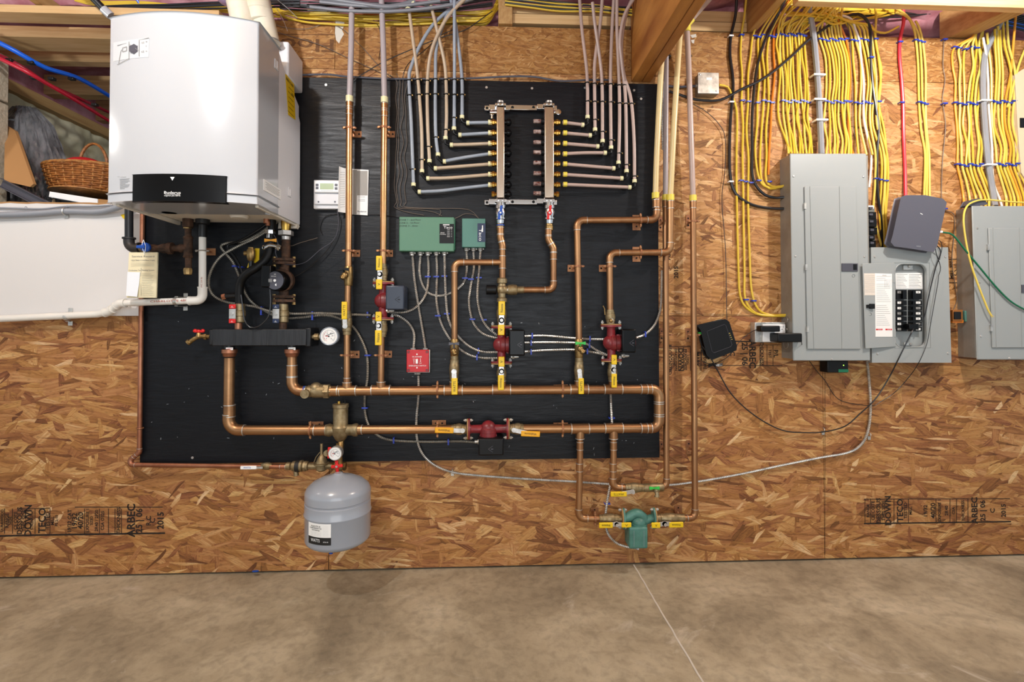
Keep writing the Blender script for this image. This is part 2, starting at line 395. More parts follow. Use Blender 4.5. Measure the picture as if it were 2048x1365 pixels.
# ------------------------------------------------------------------ paths
def cat(pts, step=.012):
    pts = [V(p) for p in pts]; q = [pts[0] * 2 - pts[1]] + pts + [pts[-1] * 2 - pts[-2]]; out = []
    for i in range(1, len(q) - 2):
        p0, p1, p2, p3 = q[i - 1:i + 3]; n = max(2, int((p2 - p1).length / step))
        for k in range(n):
            t = k / n
            out.append(.5 * ((2 * p1) + (p2 - p0) * t + (2 * p0 - 5 * p1 + 4 * p2 - p3) * t * t + (3 * p1 - p0 - 3 * p2 + p3) * t ** 3))
    out.append(pts[-1]); return out
def resample(pts, step):
    out = [pts[0]]; acc = 0
    for a, b in zip(pts, pts[1:]):
        l = (b - a).length
        if l < 1e-9: continue
        t = step - acc
        while t <= l: out.append(a + (b - a) * (t / l)); t += step
        acc = l - (t - step)
    return out
def fillet(pts, R, n=7):
    pts = [V(p) for p in pts]; out = [pts[0]]; arcs = []
    for i in range(1, len(pts) - 1):
        a, b, c = pts[i - 1:i + 2]; u = (a - b).normalized(); v = (c - b).normalized()
        if u.dot(v) < -.995: out.append(b); continue
        ang = u.angle(v); d = R / math.tan(ang / 2); d = min(d, (a - b).length * .49 if i > 1 else (a - b).length * .9, (c - b).length * .9)
        p, q = b + u * d, b + v * d; arc = []
        for k in range(n + 1):
            t = k / n; arc.append(p * (1 - t) ** 2 + b * 2 * t * (1 - t) * 1.0 + q * t * t) 
        # true arc
        rr = d * math.tan(ang / 2); bis = (u + v).normalized(); cen = b + bis * (rr / sin(ang / 2))
        r0 = p - cen; r1 = q - cen; tot = r0.angle(r1); arc = [cen + (r0 * sin((1 - k / n) * tot) + r1 * sin(k / n * tot)) / sin(tot) for k in range(n + 1)]
        out += arc; arcs.append((arc, u, v))
    out.append(pts[-1]); return out, arcs
def PP(pts, d):   # list of (x, y[, d])
    return [P(p[0], p[1], p[2] if len(p) > 2 else d) for p in pts]
def pipe(name, label, cat_, pts, r, mt='copper', R=None, joints=(), tees=(), group=None, elbow=True, n=16, fmat=None):
    pts = [V(p) for p in pts]; path, arcs = fillet(pts, R or r * 2.1)
    lo = min(path, key=lambda p: p.z)
    t = thing(name, label, cat_, lo, group)
    MB().tube(path, r, n).build('pipe', mt, t)
    fm = fmat or mt
    if elbow:
        for arc, u, v in arcs:
            b = MB(); e = r * .9
            b.tube([arc[0] + u * e] + arc + [arc[-1] + v * e], r * 1.14, n)
            b.mi = 1
            for p, q in ((arc[0], u), (arc[-1], v)): b.cyl(p + q * e * .96, p + q * e * 1.14, r * 1.17, n=n)
            b.build('elbow', [fm, 'solder'], t)
    for p, ax in joints:
        p = V(p); ax = V(ax).normalized(); b = MB(); b.cyl(p - ax * r * 1.1, p + ax * r * 1.1, r * 1.12, n=n); b.mi = 1
        for k in (-1, 1): b.cyl(p + ax * k * r * 1.08, p + ax * k * r * 1.24, r * 1.16, n=n)
        b.build('coupling', [fm, 'solder'], t)
    for p, ax, br in tees:
        p = V(p); ax = V(ax).normalized(); br = V(br); b = MB(); e = r * 1.9
        b.cyl(p - ax * e, p + ax * e, r * 1.14, n=n); b.cyl(p, p + br, r * 1.0, n=n); b.mi = 1
        for k in (-1, 1): b.cyl(p + ax * k * e * .97, p + ax * k * e * 1.07, r * 1.18, n=n)
        b.cyl(p + br * .95, p + br * 1.02, r * 1.05, n=n)
        b.build('tee', [fm, 'solder'], t)
    return t
def cable(name, label, pts, r, mt, catg='cable', group=None, step=.015, n=8):
    b = MB(); b.tube(cat(pts, step), r, n); o = b.build(name, mt); return tag(o, label, catg, group)
def mc(label, pts, d=.03, r=.0062, mt='galv', group=None):   # ribbed armoured cable
    p = resample(cat(PP(pts, d), .01), .0042)
    b = MB(); b.tube(p, lambda i: r * (1.0 if i % 2 else .7), 8); o = b.build('armored_cable', mt)
    return tag(o, label, 'cable', group)
# ================================================================== the room
def xat(px, py=640, d=0): return P(px, py, d).x
TOPZ = P(800, 47, 0).z
b = MB(); b.box((-6, .06, -.05), (5, -6, 0)); struct(b.build('floor', CONC))
# control joint, a pale line of caulk running from the wall towards the room
ja, jb = PZ(1268, 1131, 0), PZ(1405, 1365, 0); ja.z = jb.z = 0; jb = ja + (jb - ja) * 3
b = MB(); pts_ = [ja + (jb - ja) * (k / 60) + X * random.uniform(-.0015, .0015) for k in range(61)]
b.tube([p + Z * .0002 for p in pts_], .0038, 6); struct(b.build('trim_1', 'caulk'))
# oriented strand board wall: separate sheets with real gaps
g = .0012; s1 = P(1300, 632, 0).z; s2 = P(1500, 157, 0).z
xl = xat(300); v1 = xat(1647, 900); v2 = xat(658, 1030); v3 = xat(670, 90)
wb = MB()
def sheet(bm, x0, x1, z0, z1): bm.box((x0 + g, 0, z0 + g), (x1 - g, .02, z1 - g))
sheet(wb, -5, v2, .008, P(100, 560, 0).z); sheet(wb, v2, v1, .008, s1); sheet(wb, v1, 3.6, .008, s1)
wb.mi = 1; sheet(wb, xl, 3.6, s1, s2)
wl = struct(wb.build('wall_back', [OSB, OSBM], org=(0, 0, 0)))
wb2 = MB(); sheet(wb2, xl, v3, s2, TOPZ); sheet(wb2, v3, 3.6, s2, TOPZ)
struct(wb2.build('wall_back_upper', OSB2, org=(0, 0, 0)))
b = MB(); b.box((-5, .022, 0), (3.6, .05, 1.74)); b.box((xl, .022, 1.74), (3.6, .05, TOPZ)); struct(b.build('wall_back_core', 'dark'))
# ceiling of pink insulation batts
def lumpy(bm, x0, x1, y0, y1, fn, nx, ny):
    vs = []; fs = []
    for j in range(ny + 1):
        for i in range(nx + 1):
            a = x0 + (x1 - x0) * i / nx; c = y0 + (y1 - y0) * j / ny; vs.append(fn(a, c))
    for j in range(ny):
        for i in range(nx): k = j * (nx + 1) + i; fs.append((k, k + 1, k + nx + 2, k + nx + 1))
    bm.add(vs, fs)
from mathutils import noise as NZ
b = MB(); lumpy(b, -4.6, 3.8, -.75, 3.2, lambda x, y: (x, y, (2.75 if y > .12 else 2.81) + .05 * NZ.noise(V((x * 4, y * 4, 0))) + .012 * NZ.noise(V((x * 15, y * 15, 3)))), 200, 90)
struct(b.build('ceiling', 'insul'))
b = MB(); b.box((-6, -6, 2.9), (3.8, 3.2, 2.94)); struct(b.build('ceiling_deck', 'pine_dark'))
b = MB(); lumpy(b, -1.3, 3.7, 2.55, 2.9, lambda x, z: (x, .16 + .04 * NZ.noise(V((x * 5, z * 5, 7))), z), 120, 10); struct(b.build('ceiling_edge', 'insul'))
# crawl space beyond the opening on the left
b = MB(); b.box((-6, .022, 1.70), (xl + .6, 3.2, 1.755)); struct(b.build('floor_crawl_space', 'dark'))
fx = P(20, 205, -.56).x
b = MB(); lumpy(b, .05, 3.1, 1.7, 2.5, lambda y, z: (fx + .035 * NZ.noise(V((y * 6, z * 6, 1))) + .02 * NZ.noise(V((y * 17, z * 17, 1))), y, z), 150, 50)
struct(b.build('wall_crawl_left', 'foam'))
b = MB(); b.box((fx - .1, .02, 2.5), (fx + .05, 3.1, 2.56)); struct(b.build('trim_2', 'pine_y', bev=.002))
b = MB(); lumpy(b, -6, .5, 1.7, 2.8, lambda x, z: (x, 3.0 + .05 * NZ.noise(V((x * 5, z * 5, 4))), z), 60, 20); struct(b.build('wall_crawl_back', 'insul'))
b = MB(); b.box((fx - .05, .05, 2.56), (fx, 3.1, 2.8)); struct(b.build('wall_crawl_rim', 'insul'))
for i, (y0, y1, z0, z1) in enumerate([(-.09, 0, 2.6, 2.635), (.12, .26, 2.6, 2.655), (.36, .42, 2.6, 2.68), (.78, .86, 2.6, 2.72), (1.2, 1.27, 2.6, 2.74), (1.6, 1.67, 2.6, 2.74), (2.05, 2.1, 2.6, 2.74)]):
    b = MB(); b.box((-4.5, y0, z0), (xl + .35, y1, z1)); o = b.build('ceiling_joist', 'pine' if i < 2 else 'pine_dark', bev=.002)
    tag(o, ['flat pine plate at the mouth of the crawl space, nearest the room', 'wide pine board just behind the nearest plate over the crawl space'][i] if i < 2 else ORD[i + 1] + ' joist back over the crawl space, counted from the room', 'joist', 'joists over the crawl space')
# block pier at the left edge
a_ = P(20, 115, -.2)
b = MB(); b.box((-5, .004, 1.757), (a_.x, .2, a_.z - .245)); b.box((-5, .004, a_.z - .237), (a_.x - .002, .2, a_.z)); struct(b.build('wall_pier', 'block', bev=.006))
# joists and boards over the room
def room_joist(px, py, wd, z0, z1, y1, label, m='pine_y', name='ceiling_joist', sk=0):
    x = P(px, py, 0).x; b = MB()
    q = lambda y, dx: [(x - wd / 2 + dx, y, z0), (x + wd / 2 + dx, y, z0), (x + wd / 2 + dx, y, z1), (x - wd / 2 + dx, y, z1)]
    b.hexa(q(.04, 0), q(y1, sk)); o = b.build(name, m, bev=.003); return tag(o, label, 'joist' if name == 'ceiling_joist' else 'beam')
zj = TOPZ + .004
room_joist(1503, 57, .042, zj, zj + .2, -2.2, 'pine joist over the first loops of yellow cable, right of the big beam')
sk_ = (P(2023, 8, .26).x - P(1890, 74, 0).x) / .26
room_joist(1912, 74, .105, zj, zj + .2, -1.6, 'pine joist over the right panel, above the grey feeder cable', sk=sk_ * 1.64)
room_joist(108, 40, .03, 2.64, 2.7, -.6, 'thin pale joist over the crawl space opening at far left')
xb0, xb1 = P(1262, 165, 0).x, P(1300, 165, 0).x; zb = P(1280, 165, 0).z
b = MB(); b.box((xb0, -.002, zb), (xb1 - .045, -2.0, 2.84)); b.box((xb1 - .043, -.002, zb), (xb1, -2.0, 2.84))
tag(b.build('support_beam', 'lvl', bev=.003), 'deep laminated wood beam coming out over the top of the black board', 'beam')
def board(x0, y0, x1, y1, d0, d1, label, m='pine', catg='board', name='pine_board'):
    b = MB(); b.pbox(x0, y0, x1, y1, d0, d1); return tag(b.build(name, m, bev=.002), label, catg)
board(1025, 30, 1262, 49, -.09, .0, 'lower pine plate on top of the wall left of the big beam')
board(1025, 12, 1262, 29, -.09, -.012, 'upper pine plate on top of the wall left of the big beam')
board(1372, 44, 1494, 62, -.09, .0, 'lower pine plate on top of the wall right of the big beam')
board(1366, 22, 1494, 43, -.09, -.012, 'upper pine plate on top of the wall right of the big beam')
board(997, -30, 1025, 47, -.05, .02, 'short upright pine block standing on the top of the wall', 'pine_y')
board(1596, -30, 2070, 9, .26, .3, 'pine board running across at the top right corner')
# white foam board over the lower part of the crawl space opening
b = MB(); x0 = -3.6; x1 = xat(283, 520, .03)
lumpy_top = [(x0 + (x1 - x0) * k / 50, P(100, 405, .03).z + .004 * NZ.noise(V((k * .9, 0, 0)))) for k in range(51)]
b.prism(lumpy_top + [(x1, P(200, 632, .03).z), (x0, P(60, 634, .03).z)], 'y', -.002, -.03)
fb = tag(b.build('insulation_board', 'foamboard'), 'white rigid board fixed to the wall below the crawl space opening', 'board')
bb = MB(); bb.prism([(a, c + .0005) for a, c in lumpy_top] + [(a, c - .006 - .004 * abs(NZ.noise(V((a * 9, 2, 0))))) for a, c in lumpy_top[::-1]], 'y', -.03, -.0308); bb.build('torn_edge', 'cardboard', fb)
# black plywood backboard
bb = MB()
zt0, zt1 = P(600, 156, BD).z, P(1290, 168, BD).z
xa, xc = P(283, 700, BD).x, P(1317, 600, BD).x; zbm = P(900, 921, BD).z
bb.prism([(xa, zbm), (xc, zbm + .001), (xc, zt1), (xa, zt0)], 'y', -.0005, -BD)
ply = tag(bb.build('plywood_backboard', PLY, bev=.001), 'large black painted plywood sheet carrying all the heating pipes', 'backboard')
bb = MB()
for x0, y0, x1, y1 in [(283, 663, 460, 666), (940, 664, 1317, 660)]: bb.line(P(x0, y0, BD), P(x1, y1, BD), .0014, 0)
bb.build('plywood_seam', 'dark', ply)
bb = MB()
for px, py in [(652, 170), (1170, 176), (1268, 181), (973, 175), (1064, 177), (385, 916), (1282, 198)]:
    p = P(px, py, BD); bb.cyl(p, p - Y * .002, .006, n=12)
bb.build('screw', 'steel', ply)
bb = MB(); rs = random.Random(3)
for k in range(60):
    p = P(rs.uniform(290, 1310), rs.uniform(640, 915), BD); a = rs.uniform(0, pi); l = rs.uniform(.001, .006)
    bb.line(p - V((cos(a), 0, sin(a))) * l, p + V((cos(a), 0, sin(a))) * l, rs.uniform(.0008, .0022), 0)
bb.build('paint_chip', 'pexgrey', ply)
# writing stamped on the strand board
def stamp(items, lines, name='printed_stamp', par=wl):
    b = MB()
    for t, px, py, h, rot in items: b.text(t, P(px, py, .0006), S(h), radians(rot), thick=.0002, bold=.025)
    for x0, y0, x1, y1, wd in lines: b.line(P(x0, y0, .0006), P(x1, y1, .0006), S(wd) * 1.35, 0, .0002)
    b.build(name, 'stampink', par)
L_ = []; T_ = []
for t, x, h in [('DURAWOOD', 4, 5), ('RANGE', 14, 6), ('SIDE', 20, 6), ('CE COTE', 31, 6), ('DESSOUS', 39, 9), ('THIS SIDE', 48, 7), ('DOWN', 56, 13), ('STRENGTH', 64, 5), ('TECO', 84, 13), ('TESTED', 95, 7), ('MILL', 105, 6), ('PS 2-10', 113, 5), ('19/32 CAT', 139, 7), ('19/32', 149, 10), ('40/20', 161, 10), ('EXPOSURE 1', 175, 6), ('SIZED', 183, 5), ('2R40 / 2F20', 193, 6), ('CSA O325', 205, 6), ('THICKNESS', 237, 7), ('ARBEC', 262, 15), ('25 | 06', 280, 12), ('R.C', 297, 9), ('C', 305, 10), ('2015', 321, 12)]:
    T_.append((t, x, 1042, h, 90))
for x in (9, 25, 70, 100, 169, 199, 217, 230, 243): L_.append((x, 1018, x, 1068, .9))
L_ += [(-5, 1073, 70, 1071, 2.4), (70, 1071, 330, 1067, 2.4), (35, 1019, 100, 1017, 1), (150, 1015, 325, 1015, 1)]
stamp(T_, L_)
T_ = []; L_ = []
for t, x, h in [('RANGE', 1736, 6), ('CE COTE', 1746, 7), ('DESSOUS', 1757, 9), ('THIS SIDE', 1767, 7), ('DOWN', 1776, 13), ('TECO', 1800, 13), ('TESTED', 1811, 7), ('MILL', 1821, 6), ('19/32', 1851, 8), ('40/20', 1866, 10), ('EXPOSURE 1', 1879, 6), ('2R40', 1893, 7), ('CSA', 1907, 6), ('THICKNESS', 1926, 6), ('ARBEC', 1949, 13), ('25 | 06', 1967, 11), ('C', 1985, 10), ('2015', 2007, 10)]:
    T_.append((t, x, 1022, h, 90))
for x in (1730, 1741, 1788, 1817, 1872, 1900, 1913, 1936): L_.append((x, 999, x, 1047, .9))
L_ += [(1728, 1048, 2022, 1044, 2), (1728, 999, 2020, 998, 1)]
stamp(T_, L_)
T_ = []; L_ = []
for t, x, h in [('15', 1449, 9), ('C', 1465, 10), ('25 | 06', 1488, 12), ('ARBEC', 1505, 14), ('THICKNESS', 1524, 7), ('TEST', 1540, 6), ('P/L', 1552, 9)]: T_.append((t, x, 708, h, -90))
for x in (1520, 1534, 1546): L_.append((x, 690, x, 732, .9))
L_ += [(1470, 683, 1572, 685, 2), (1400, 731, 1565, 732, 1)]
for t, x, h in [('RECOGNIZED', 1340, 7), ('COTE', 1346, 6), ('DRAWDOWN', 1352, 5), ('FRANCHISE', 1371, 6), ('LONG', 1376, 5), ('DOWN', 1362, 10), ('MARK', 1395, 8), ('EXPOSURE', 1410, 6)]: T_.append((t, x, 720, h, -90))
for x in (1357, 1367, 1381, 1402): L_.append((x, 695, x, 742, .9))
L_ += [(1336, 694, 1385, 694, 1)]
for t, x, y, h in [('MILL 307', 1903, 540, 7), ('5-2-10', 1912, 540, 7), ('2015', 1352, 545, 9), ('ARBEC', 1336, 500, 10)]: T_.append((t, x, y, h, 90))
L_ += [(1898, 566, 1918, 566, 1.2), (1898, 519, 1918, 519, 1)]
stamp(T_, L_)
b = MB()
p = P(612, 92, .0006); b.text('Floor', P(600, 90, .0006), S(26), radians(180), width=S(132), thick=.0002, bold=.015)
for y_ in (69, 117): b.line(P(540, y_, .0006), P(668, y_, .0006), .003, 0, .0002)
b.build('printed_stamp', 'fadedink', wl)
b = MB(); b.pprism([(671, 40), (689, 41), (688, 52), (684, 60), (688, 68), (682, 78), (678, 87), (672, 80), (670, 66)], 0, .0012); b.build('white_patch', 'caulk', wl)
b = MB(); b.pprism([(1381, 70), (1392, 68), (1393, 74), (1384, 76)], 0, .001); b.pprism([(1382, 80), (1389, 79), (1388, 87), (1384, 86)], 0, .001); b.build('white_patch', 'caulk', wl)
b = MB()
for x0, y0, x1, y1 in [(1340, 628, 1480, 630), (1480, 692, 1570, 690), (1650, 740, 1650, 1110)]: b.line(P(x0, y0, .0005), P(x1, y1, .0005), .0016, 0, .0002)
b.build('seam_line', 'dark', wl)

# ================================================================== things stored in the crawl space
def pth(pts): return PP(pts, 0)
b = MB(); q = [P(x, y, d) for x, y, d in [(10, 250, -.22), (30, 262, -.22), (67, 368, -.12), (60, 374, -.12), (8, 362, -.1)]]
off = V((.004, .012, 0)); n = len(q); b.add(q + [p + off for p in q], [tuple(range(n)), tuple(range(2 * n - 1, n - 1, -1))] + [(i, (i + 1) % n, n + (i + 1) % n, n + i) for i in range(n)])
tag(b.build('cardboard_sheet', 'cardboard'), 'bent sheet of brown cardboard leaning in the crawl space beside the block pier', 'cardboard')
# film bag
bm = MB(); vs = []; fs = []; bc = P(75, 395, -.42); bt = P(52, 216, -.42); H = bt.z - 1.757
for j in range(81):
    t = j / 80
    for k in range(120):
        th = 2 * pi * k / 120; r = (.22 - .14 * t ** 1.3) * (1 - max(0, t - .86) ** 1.1 * 4.6) + .014 * NZ.noise(V((cos(th) * 5, sin(th) * 5, t * 2.2))) + .03 * abs(NZ.noise(V((cos(th) * 4, sin(th) * 4, t * .9)))) + .016 * abs(NZ.noise(V((cos(th) * 11 + t * 3, sin(th) * 11, t * 5))))
        vs.append((bc.x + (bt.x - bc.x) * t + cos(th) * max(r, .002), bc.y + sin(th) * max(r, .002) * .7, 1.757 + H * t))
for j in range(80):
    for k in range(120): fs.append((j * 120 + k, j * 120 + (k + 1) % 120, (j + 1) * 120 + (k + 1) % 120, (j + 1) * 120 + k))
fs.append(tuple(range(120))[::-1]); fs.append(tuple(80 * 120 + k for k in range(120))); bm.add(vs, fs)
tag(bm.build('plastic_bag', 'bagfilm'), 'tall dark object wrapped in crinkled clear plastic in the crawl space', 'bag')
# metal channel
a0, a1 = P(5, 366, -.12), P(108, 418, -.06); b = MB(); t = (a1 - a0).normalized(); n2 = t.cross(Y).normalized()
b.obox((a0 + a1) / 2, (a1 - a0) / 2, n2 * .02, Y * .003); b.obox((a0 + a1) / 2 + n2 * .019 - Y * .01, (a1 - a0) / 2, n2 * .0018, Y * .012); b.obox((a0 + a1) / 2 - n2 * .019 - Y * .01, (a1 - a0) / 2, n2 * .0018, Y * .012)
tag(b.build('metal_channel', 'greyplastic'), 'long grey metal channel lying at a slant over the ledge', 'channel')
b = MB(); q = [P(x, y, -.1) for x, y in [(99, 383), (195, 398), (195, 412), (97, 394)]]; off = Y * .16
b.hexa([p + off for p in q], q); tag(b.build('foam_strip', 'white', bev=.002), 'white foam strip lying under the wicker basket', 'strip')
b = MB(); q = [P(x, y, -.1) for x, y in [(196, 398), (240, 402), (240, 414), (196, 412)]]; b.hexa([p + Y * .14 for p in q], q)
tag(b.build('cardboard_box', 'cardboard', bev=.002), 'small piece of brown cardboard at the end of the white foam strip', 'cardboard')
# wicker basket
bc = P(172, 388, -.32); top = P(172, 336, -.32); bz0 = bc.z; bh = top.z - bz0; R0 = (P(172, 388, -.32) - P(105, 388, -.32)).length; R1 = (P(172, 340, -.32) - P(93, 340, -.32)).length
bk = thing('wicker_basket', 'brown wicker basket with an arched handle on the crawl space ledge', 'basket', (bc.x, bc.y, bz0))
b = MB(); NR = 13; NS = 26
for j in range(NR):
    t = j / (NR - 1); r = R0 * .9 + (R1 - R0 * .9) * t ** .7
    b.tube([V((bc.x + cos(2 * pi * k / (NS * 4)) * (r + .004 * cos(2 * pi * k / (NS * 4) * NS / 2 + pi * j)), bc.y + sin(2 * pi * k / (NS * 4)) * .62 * (r + .004 * cos(2 * pi * k / (NS * 4) * NS / 2 + pi * j)), bz0 + .006 + bh * t * .93)) for k in range(NS * 4)], bh / NR * .54, 5, True)
b.build('woven_side', 'wicker', bk)
b = MB()
for k in range(NS):
    th = 2 * pi * k / NS; b.tube([V((bc.x + cos(th) * (R0 * .9 + (R1 - R0 * .9) * t ** .7), bc.y + sin(th) * .62 * (R0 * .9 + (R1 - R0 * .9) * t ** .7), bz0 + bh * t)) for t in (0, .3, .6, 1)], .0042, 5)
b.lathe((bc.x, bc.y, bz0), Z, [(0, R0 * .9), (.004, R0 * .9)], 30); b.build('stakes', 'wicker2', bk)
b = MB()
for s_ in range(3): b.tube([V((bc.x + cos(2 * pi * k / 60) * (R1 + .003 * sin(k * 1.3 + s_ * 2)), bc.y + sin(2 * pi * k / 60) * .62 * R1, bz0 + bh + .003 * cos(k * 1.3 + s_ * 2))) for k in range(60)], .006, 6, True)
b.build('rim', 'wicker2', bk)
b = MB(); hl, hr = P(158, 335, -.32), P(215, 335, -.32); hz = P(185, 286, -.32).z - hl.z
for s_ in range(3): b.tube([V(((hl.x + hr.x) / 2 - (hr.x - hl.x) / 2 * cos(pi * k / 30) * 1.0 + .002 * sin(k + s_ * 2), bc.y + .0025 * cos(k + s_ * 2), hl.z - .005 + hz * sin(pi * k / 30))) for k in range(31)], .0055, 6)
b.build('handle', 'wicker', bk)
c_ = P(172, 336, -.32); b = MB(); b.sph(V((c_.x, bc.y - .02, bz0 + bh * .9)), R1 * .62, (.9, .6, .5), 24, 12)
tag(b.build('bandana', 'bandana'), 'red patterned cloth bundled inside the wicker basket', 'cloth')
# pipes over the crawl space
for nm, pts, m, lb in [('water_tube', [(-40, 66, -.04), (30, 102, -.1), (90, 135, -.2), (160, 158, -.4), (240, 205, -.75)], None, 'bright blue plastic water tube crossing under the crawl space joists'),
                       ('water_tube', [(-40, 92, -.06), (40, 132, -.1), (95, 168, -.2), (160, 198, -.4), (250, 240, -.8)], 1, 'upper of the two dark red tubes under the crawl space joists'),
                       ('water_tube', [(-40, 98, -.03), (50, 142, -.06), (95, 168, -.15), (150, 200, -.3), (250, 262, -.7)], 2, 'lower of the two dark red tubes under the crawl space joists')]:
    mm = {None: mat('tube_blue', '1060d8', .35), 1: mat('tube_dark_red', '8c1228', .35), 2: mat('tube_red', 'b01a30', .35)}[m]
    cable(nm, lb, PP(pts, 0), .0115 if m is None else .0095, mm, 'tube', None, .03, 10)
for i, (px, py, d) in enumerate([(20, 121, -.08), (63, 126, -.15), (68, 156, -.13), (104, 158, -.24), (144, 158, -.35), (190, 210, -.42)]):
    p = P(px, py, d); b = MB(); b.obox(p, X * .014, Y * .012, Z * .007); tag(b.build('tube_clip', 'clip', bev=.002), ORD[i + 1] + ' small black clip from the left on the coloured tubes by the crawl space', 'clip', 'black clips on the water tubes')
# black electrical lines at top left
rs = random.Random(11)
for i in range(7):
    o_ = rs.uniform(-5, 5)
    pts = [(-40, 8 + o_, .05), (20, 14 + o_ * .8, .05), (80, 20 + o_ * .5, .06), (150, 18 + o_ * .7, .06), (250, 14 + o_, .07), (330, 14 + o_ * 1.4, .07), (430, 10 + o_ * 1.6, .08), (600, 6 + o_ * 1.6, .1)]
    cable('electric_cable', 'black cable, ' + ORD[i + 1] + ' of the bundle sagging along the top left of the photo', PP(pts, 0), .0042, 'cableblack', group='black cables above the boiler', step=.04)
for i in range(4):
    o_ = i * 3
    cable('electric_cable', 'yellow cable, ' + ORD[i + 1] + ' of those lying over the top of the boiler', PP([(150, -8 + o_, .02), (200, 3 + o_, .02), (280, 4 + o_ * .8, .03), (360, 12 + o_, .03), (430, 22 - o_, .03), (560, 34, .02)], 0), .0045, 'cableyellow', group='yellow cables above the boiler', step=.04)
pipe('drain_pipe', 'black pipe with a white collar reaching down behind the boiler top', 'pipe', [P(150, -40, .16), P(214, 25, .1)], .0155, 'blackiron')
b = MB(); q0, q1 = P(207, 18, .105), P(222, 32, .095); b.cyl(q0, q1, .019); tag(b.build('pipe_collar', 'enamel'), 'white collar on the end of the black pipe at top left', 'collar')
cable('water_tube', 'blue tube behind the top of the boiler', PP([(262, -20, .05), (278, 6, .03), (296, 26, .0), (300, 60, -.02)], 0), .006, mat('tube_blue2', '1450c8', .35), 'tube')
# grey flexible conduit and thin wire along the white board
b = MB(); p = resample(cat(PP([(-40, 431, .05), (60, 428, .05), (130, 423, .05), (190, 424, .05), (225, 418, .06), (262, 404, .08)], 0), .01), .005)
b.tube(p, lambda i: .0145 if i % 2 else .0138, 12); tag(b.build('flexible_conduit', 'conduit'), 'grey ribbed flexible conduit along the top of the white board', 'conduit')
cable('electric_cable', 'thin grey cable stapled above the ribbed conduit on the white board', PP([(-40, 415), (40, 417), (85, 418), (135, 413), (180, 413), (225, 411)], .04), .004, 'conduit')
for px, py in [(52, 416), (135, 414)]:
    b = MB(); b.torus(P(px, py, .038), X, .006, .0012, 12, 5); tag(b.build('wire_hanger', 'conduit'), ('left' if px < 100 else 'right') + ' small wire hanger holding the thin grey cable', 'hanger', 'thin grey cable hangers')
b = MB(); c = P(130, 423, .05); b.torus(c, X, .0165, .003, 20, 6); b.obox(P(134, 433, .034), X * .008, Z * .008, Y * .003); tag(b.build('conduit_strap', 'galv'), 'grey strap holding the ribbed conduit to the white board', 'strap')
b = MB(); b.pprism([(241, 430), (253, 427), (254, 440), (246, 437)], .03, .032); tag(b.build('warning_tag', 'yellow'), 'small yellow warning tag left of the black gas pipe', 'tag')
# ================================================================== wall hung boiler
FD = .48
XL, XR = P(217, 250, FD).x, P(516, 250, FD).x; ZT, ZB = P(516, 45, FD).z, P(516, 409, FD).z; YF = -FD
bo = thing('wall_boiler', 'big white wall hung boiler with a curved front at top left', 'boiler', ((XL + XR) / 2, -.25, ZB))
def yfr(x): t = (x - XL) / (XR - XL) * 2 - 1; return YF - .055 * (1 - t * t)
NXF = 28
def front_patch(z0, z1, lift=0, x0=XL, x1=XR, back=.03):
    b = MB(); xs = [x0 + (x1 - x0) * k / NXF for k in range(NXF + 1)]
    poly = [(x, yfr(x) - lift) for x in xs] + [(x1, yfr(x1) - lift + back), (x0, yfr(x0) - lift + back)]
    if back < .05: poly = [(x, yfr(x) - lift) for x in xs] + [(x, yfr(x) - lift + back) for x in xs[::-1]]
    return b.prism(poly, 'z', z0, z1)
zs = P(300, 390, FD).z
b = front_patch(zs + .0015, ZT, back=.2); b.build('front_cover', 'enamel', bo, bev=.006, seg=3)
b = front_patch(ZB, zs - .0015, back=.2); b.build('lower_strip', 'enamel', bo, bev=.003)
# side walls and back body
pf = [(-.28, ZT - .002), (-.30, ZT), (-.245, P(567, 135, .23).z), (-.1, P(590, 200, .09).z), (-.035, P(594, 245, .04).z), (-.03, ZB + .005), (-.47, ZB + .003), (-.47, ZT - .002)]
b = MB(); b.prism([(y, z) for y, z in pf], 'x', XR - .008, XR - .001); b.build('side_panel', 'enamel_side', bo, bev=.002)
b = MB(); b.prism([(y, z) for y, z in pf], 'x', XL + .001, XL + .008); b.build('side_panel', 'enamel_side', bo, bev=.002)
b = MB(); b.prism([(-.3, ZT - .004), (-.03, ZT - .14), (-.03, ZB + .06), (-.46, ZB + .06), (-.46, ZT - .004)], 'x', XL + .009, XR - .009); b.build('inner_casing', 'enamel_side', bo)
# underside tray
b = MB(); zi = ZB + .012
b.box((XL + .02, YF + .04, zi), (XR - .012, -.03, zi + .006)); 
b.prism([(YF + .005, ZB), (YF + .05, zi), (YF + .05, zi + .004), (YF + .005, zi)], 'x', XL + .01, XR - .01)
b.box((XL + .009, YF + .03, ZB - .006), (XL + .022, -.05, zi)); b.box((XR - .022, YF + .03, ZB - .006), (XR - .009, -.03, zi + .002))
b.prism([(-.03, ZB - .004), (-.05, ZB - .02), (-.058, ZB - .018), (-.05, zi)], 'x', XR - .09, XR - .002)
b.cyl((XL + .12, -.3, zi), (XL + .12, -.3, zi - .012), .035, .03); b.cyl((XR - .2, -.2, zi), (XR - .2, -.2, zi - .014), .04, .033)
b.box((XL + .06, YF + .05, zi - .006), (XR - .2, YF + .075, zi)); b.build('bottom_tray', 'tray', bo, bev=.002)
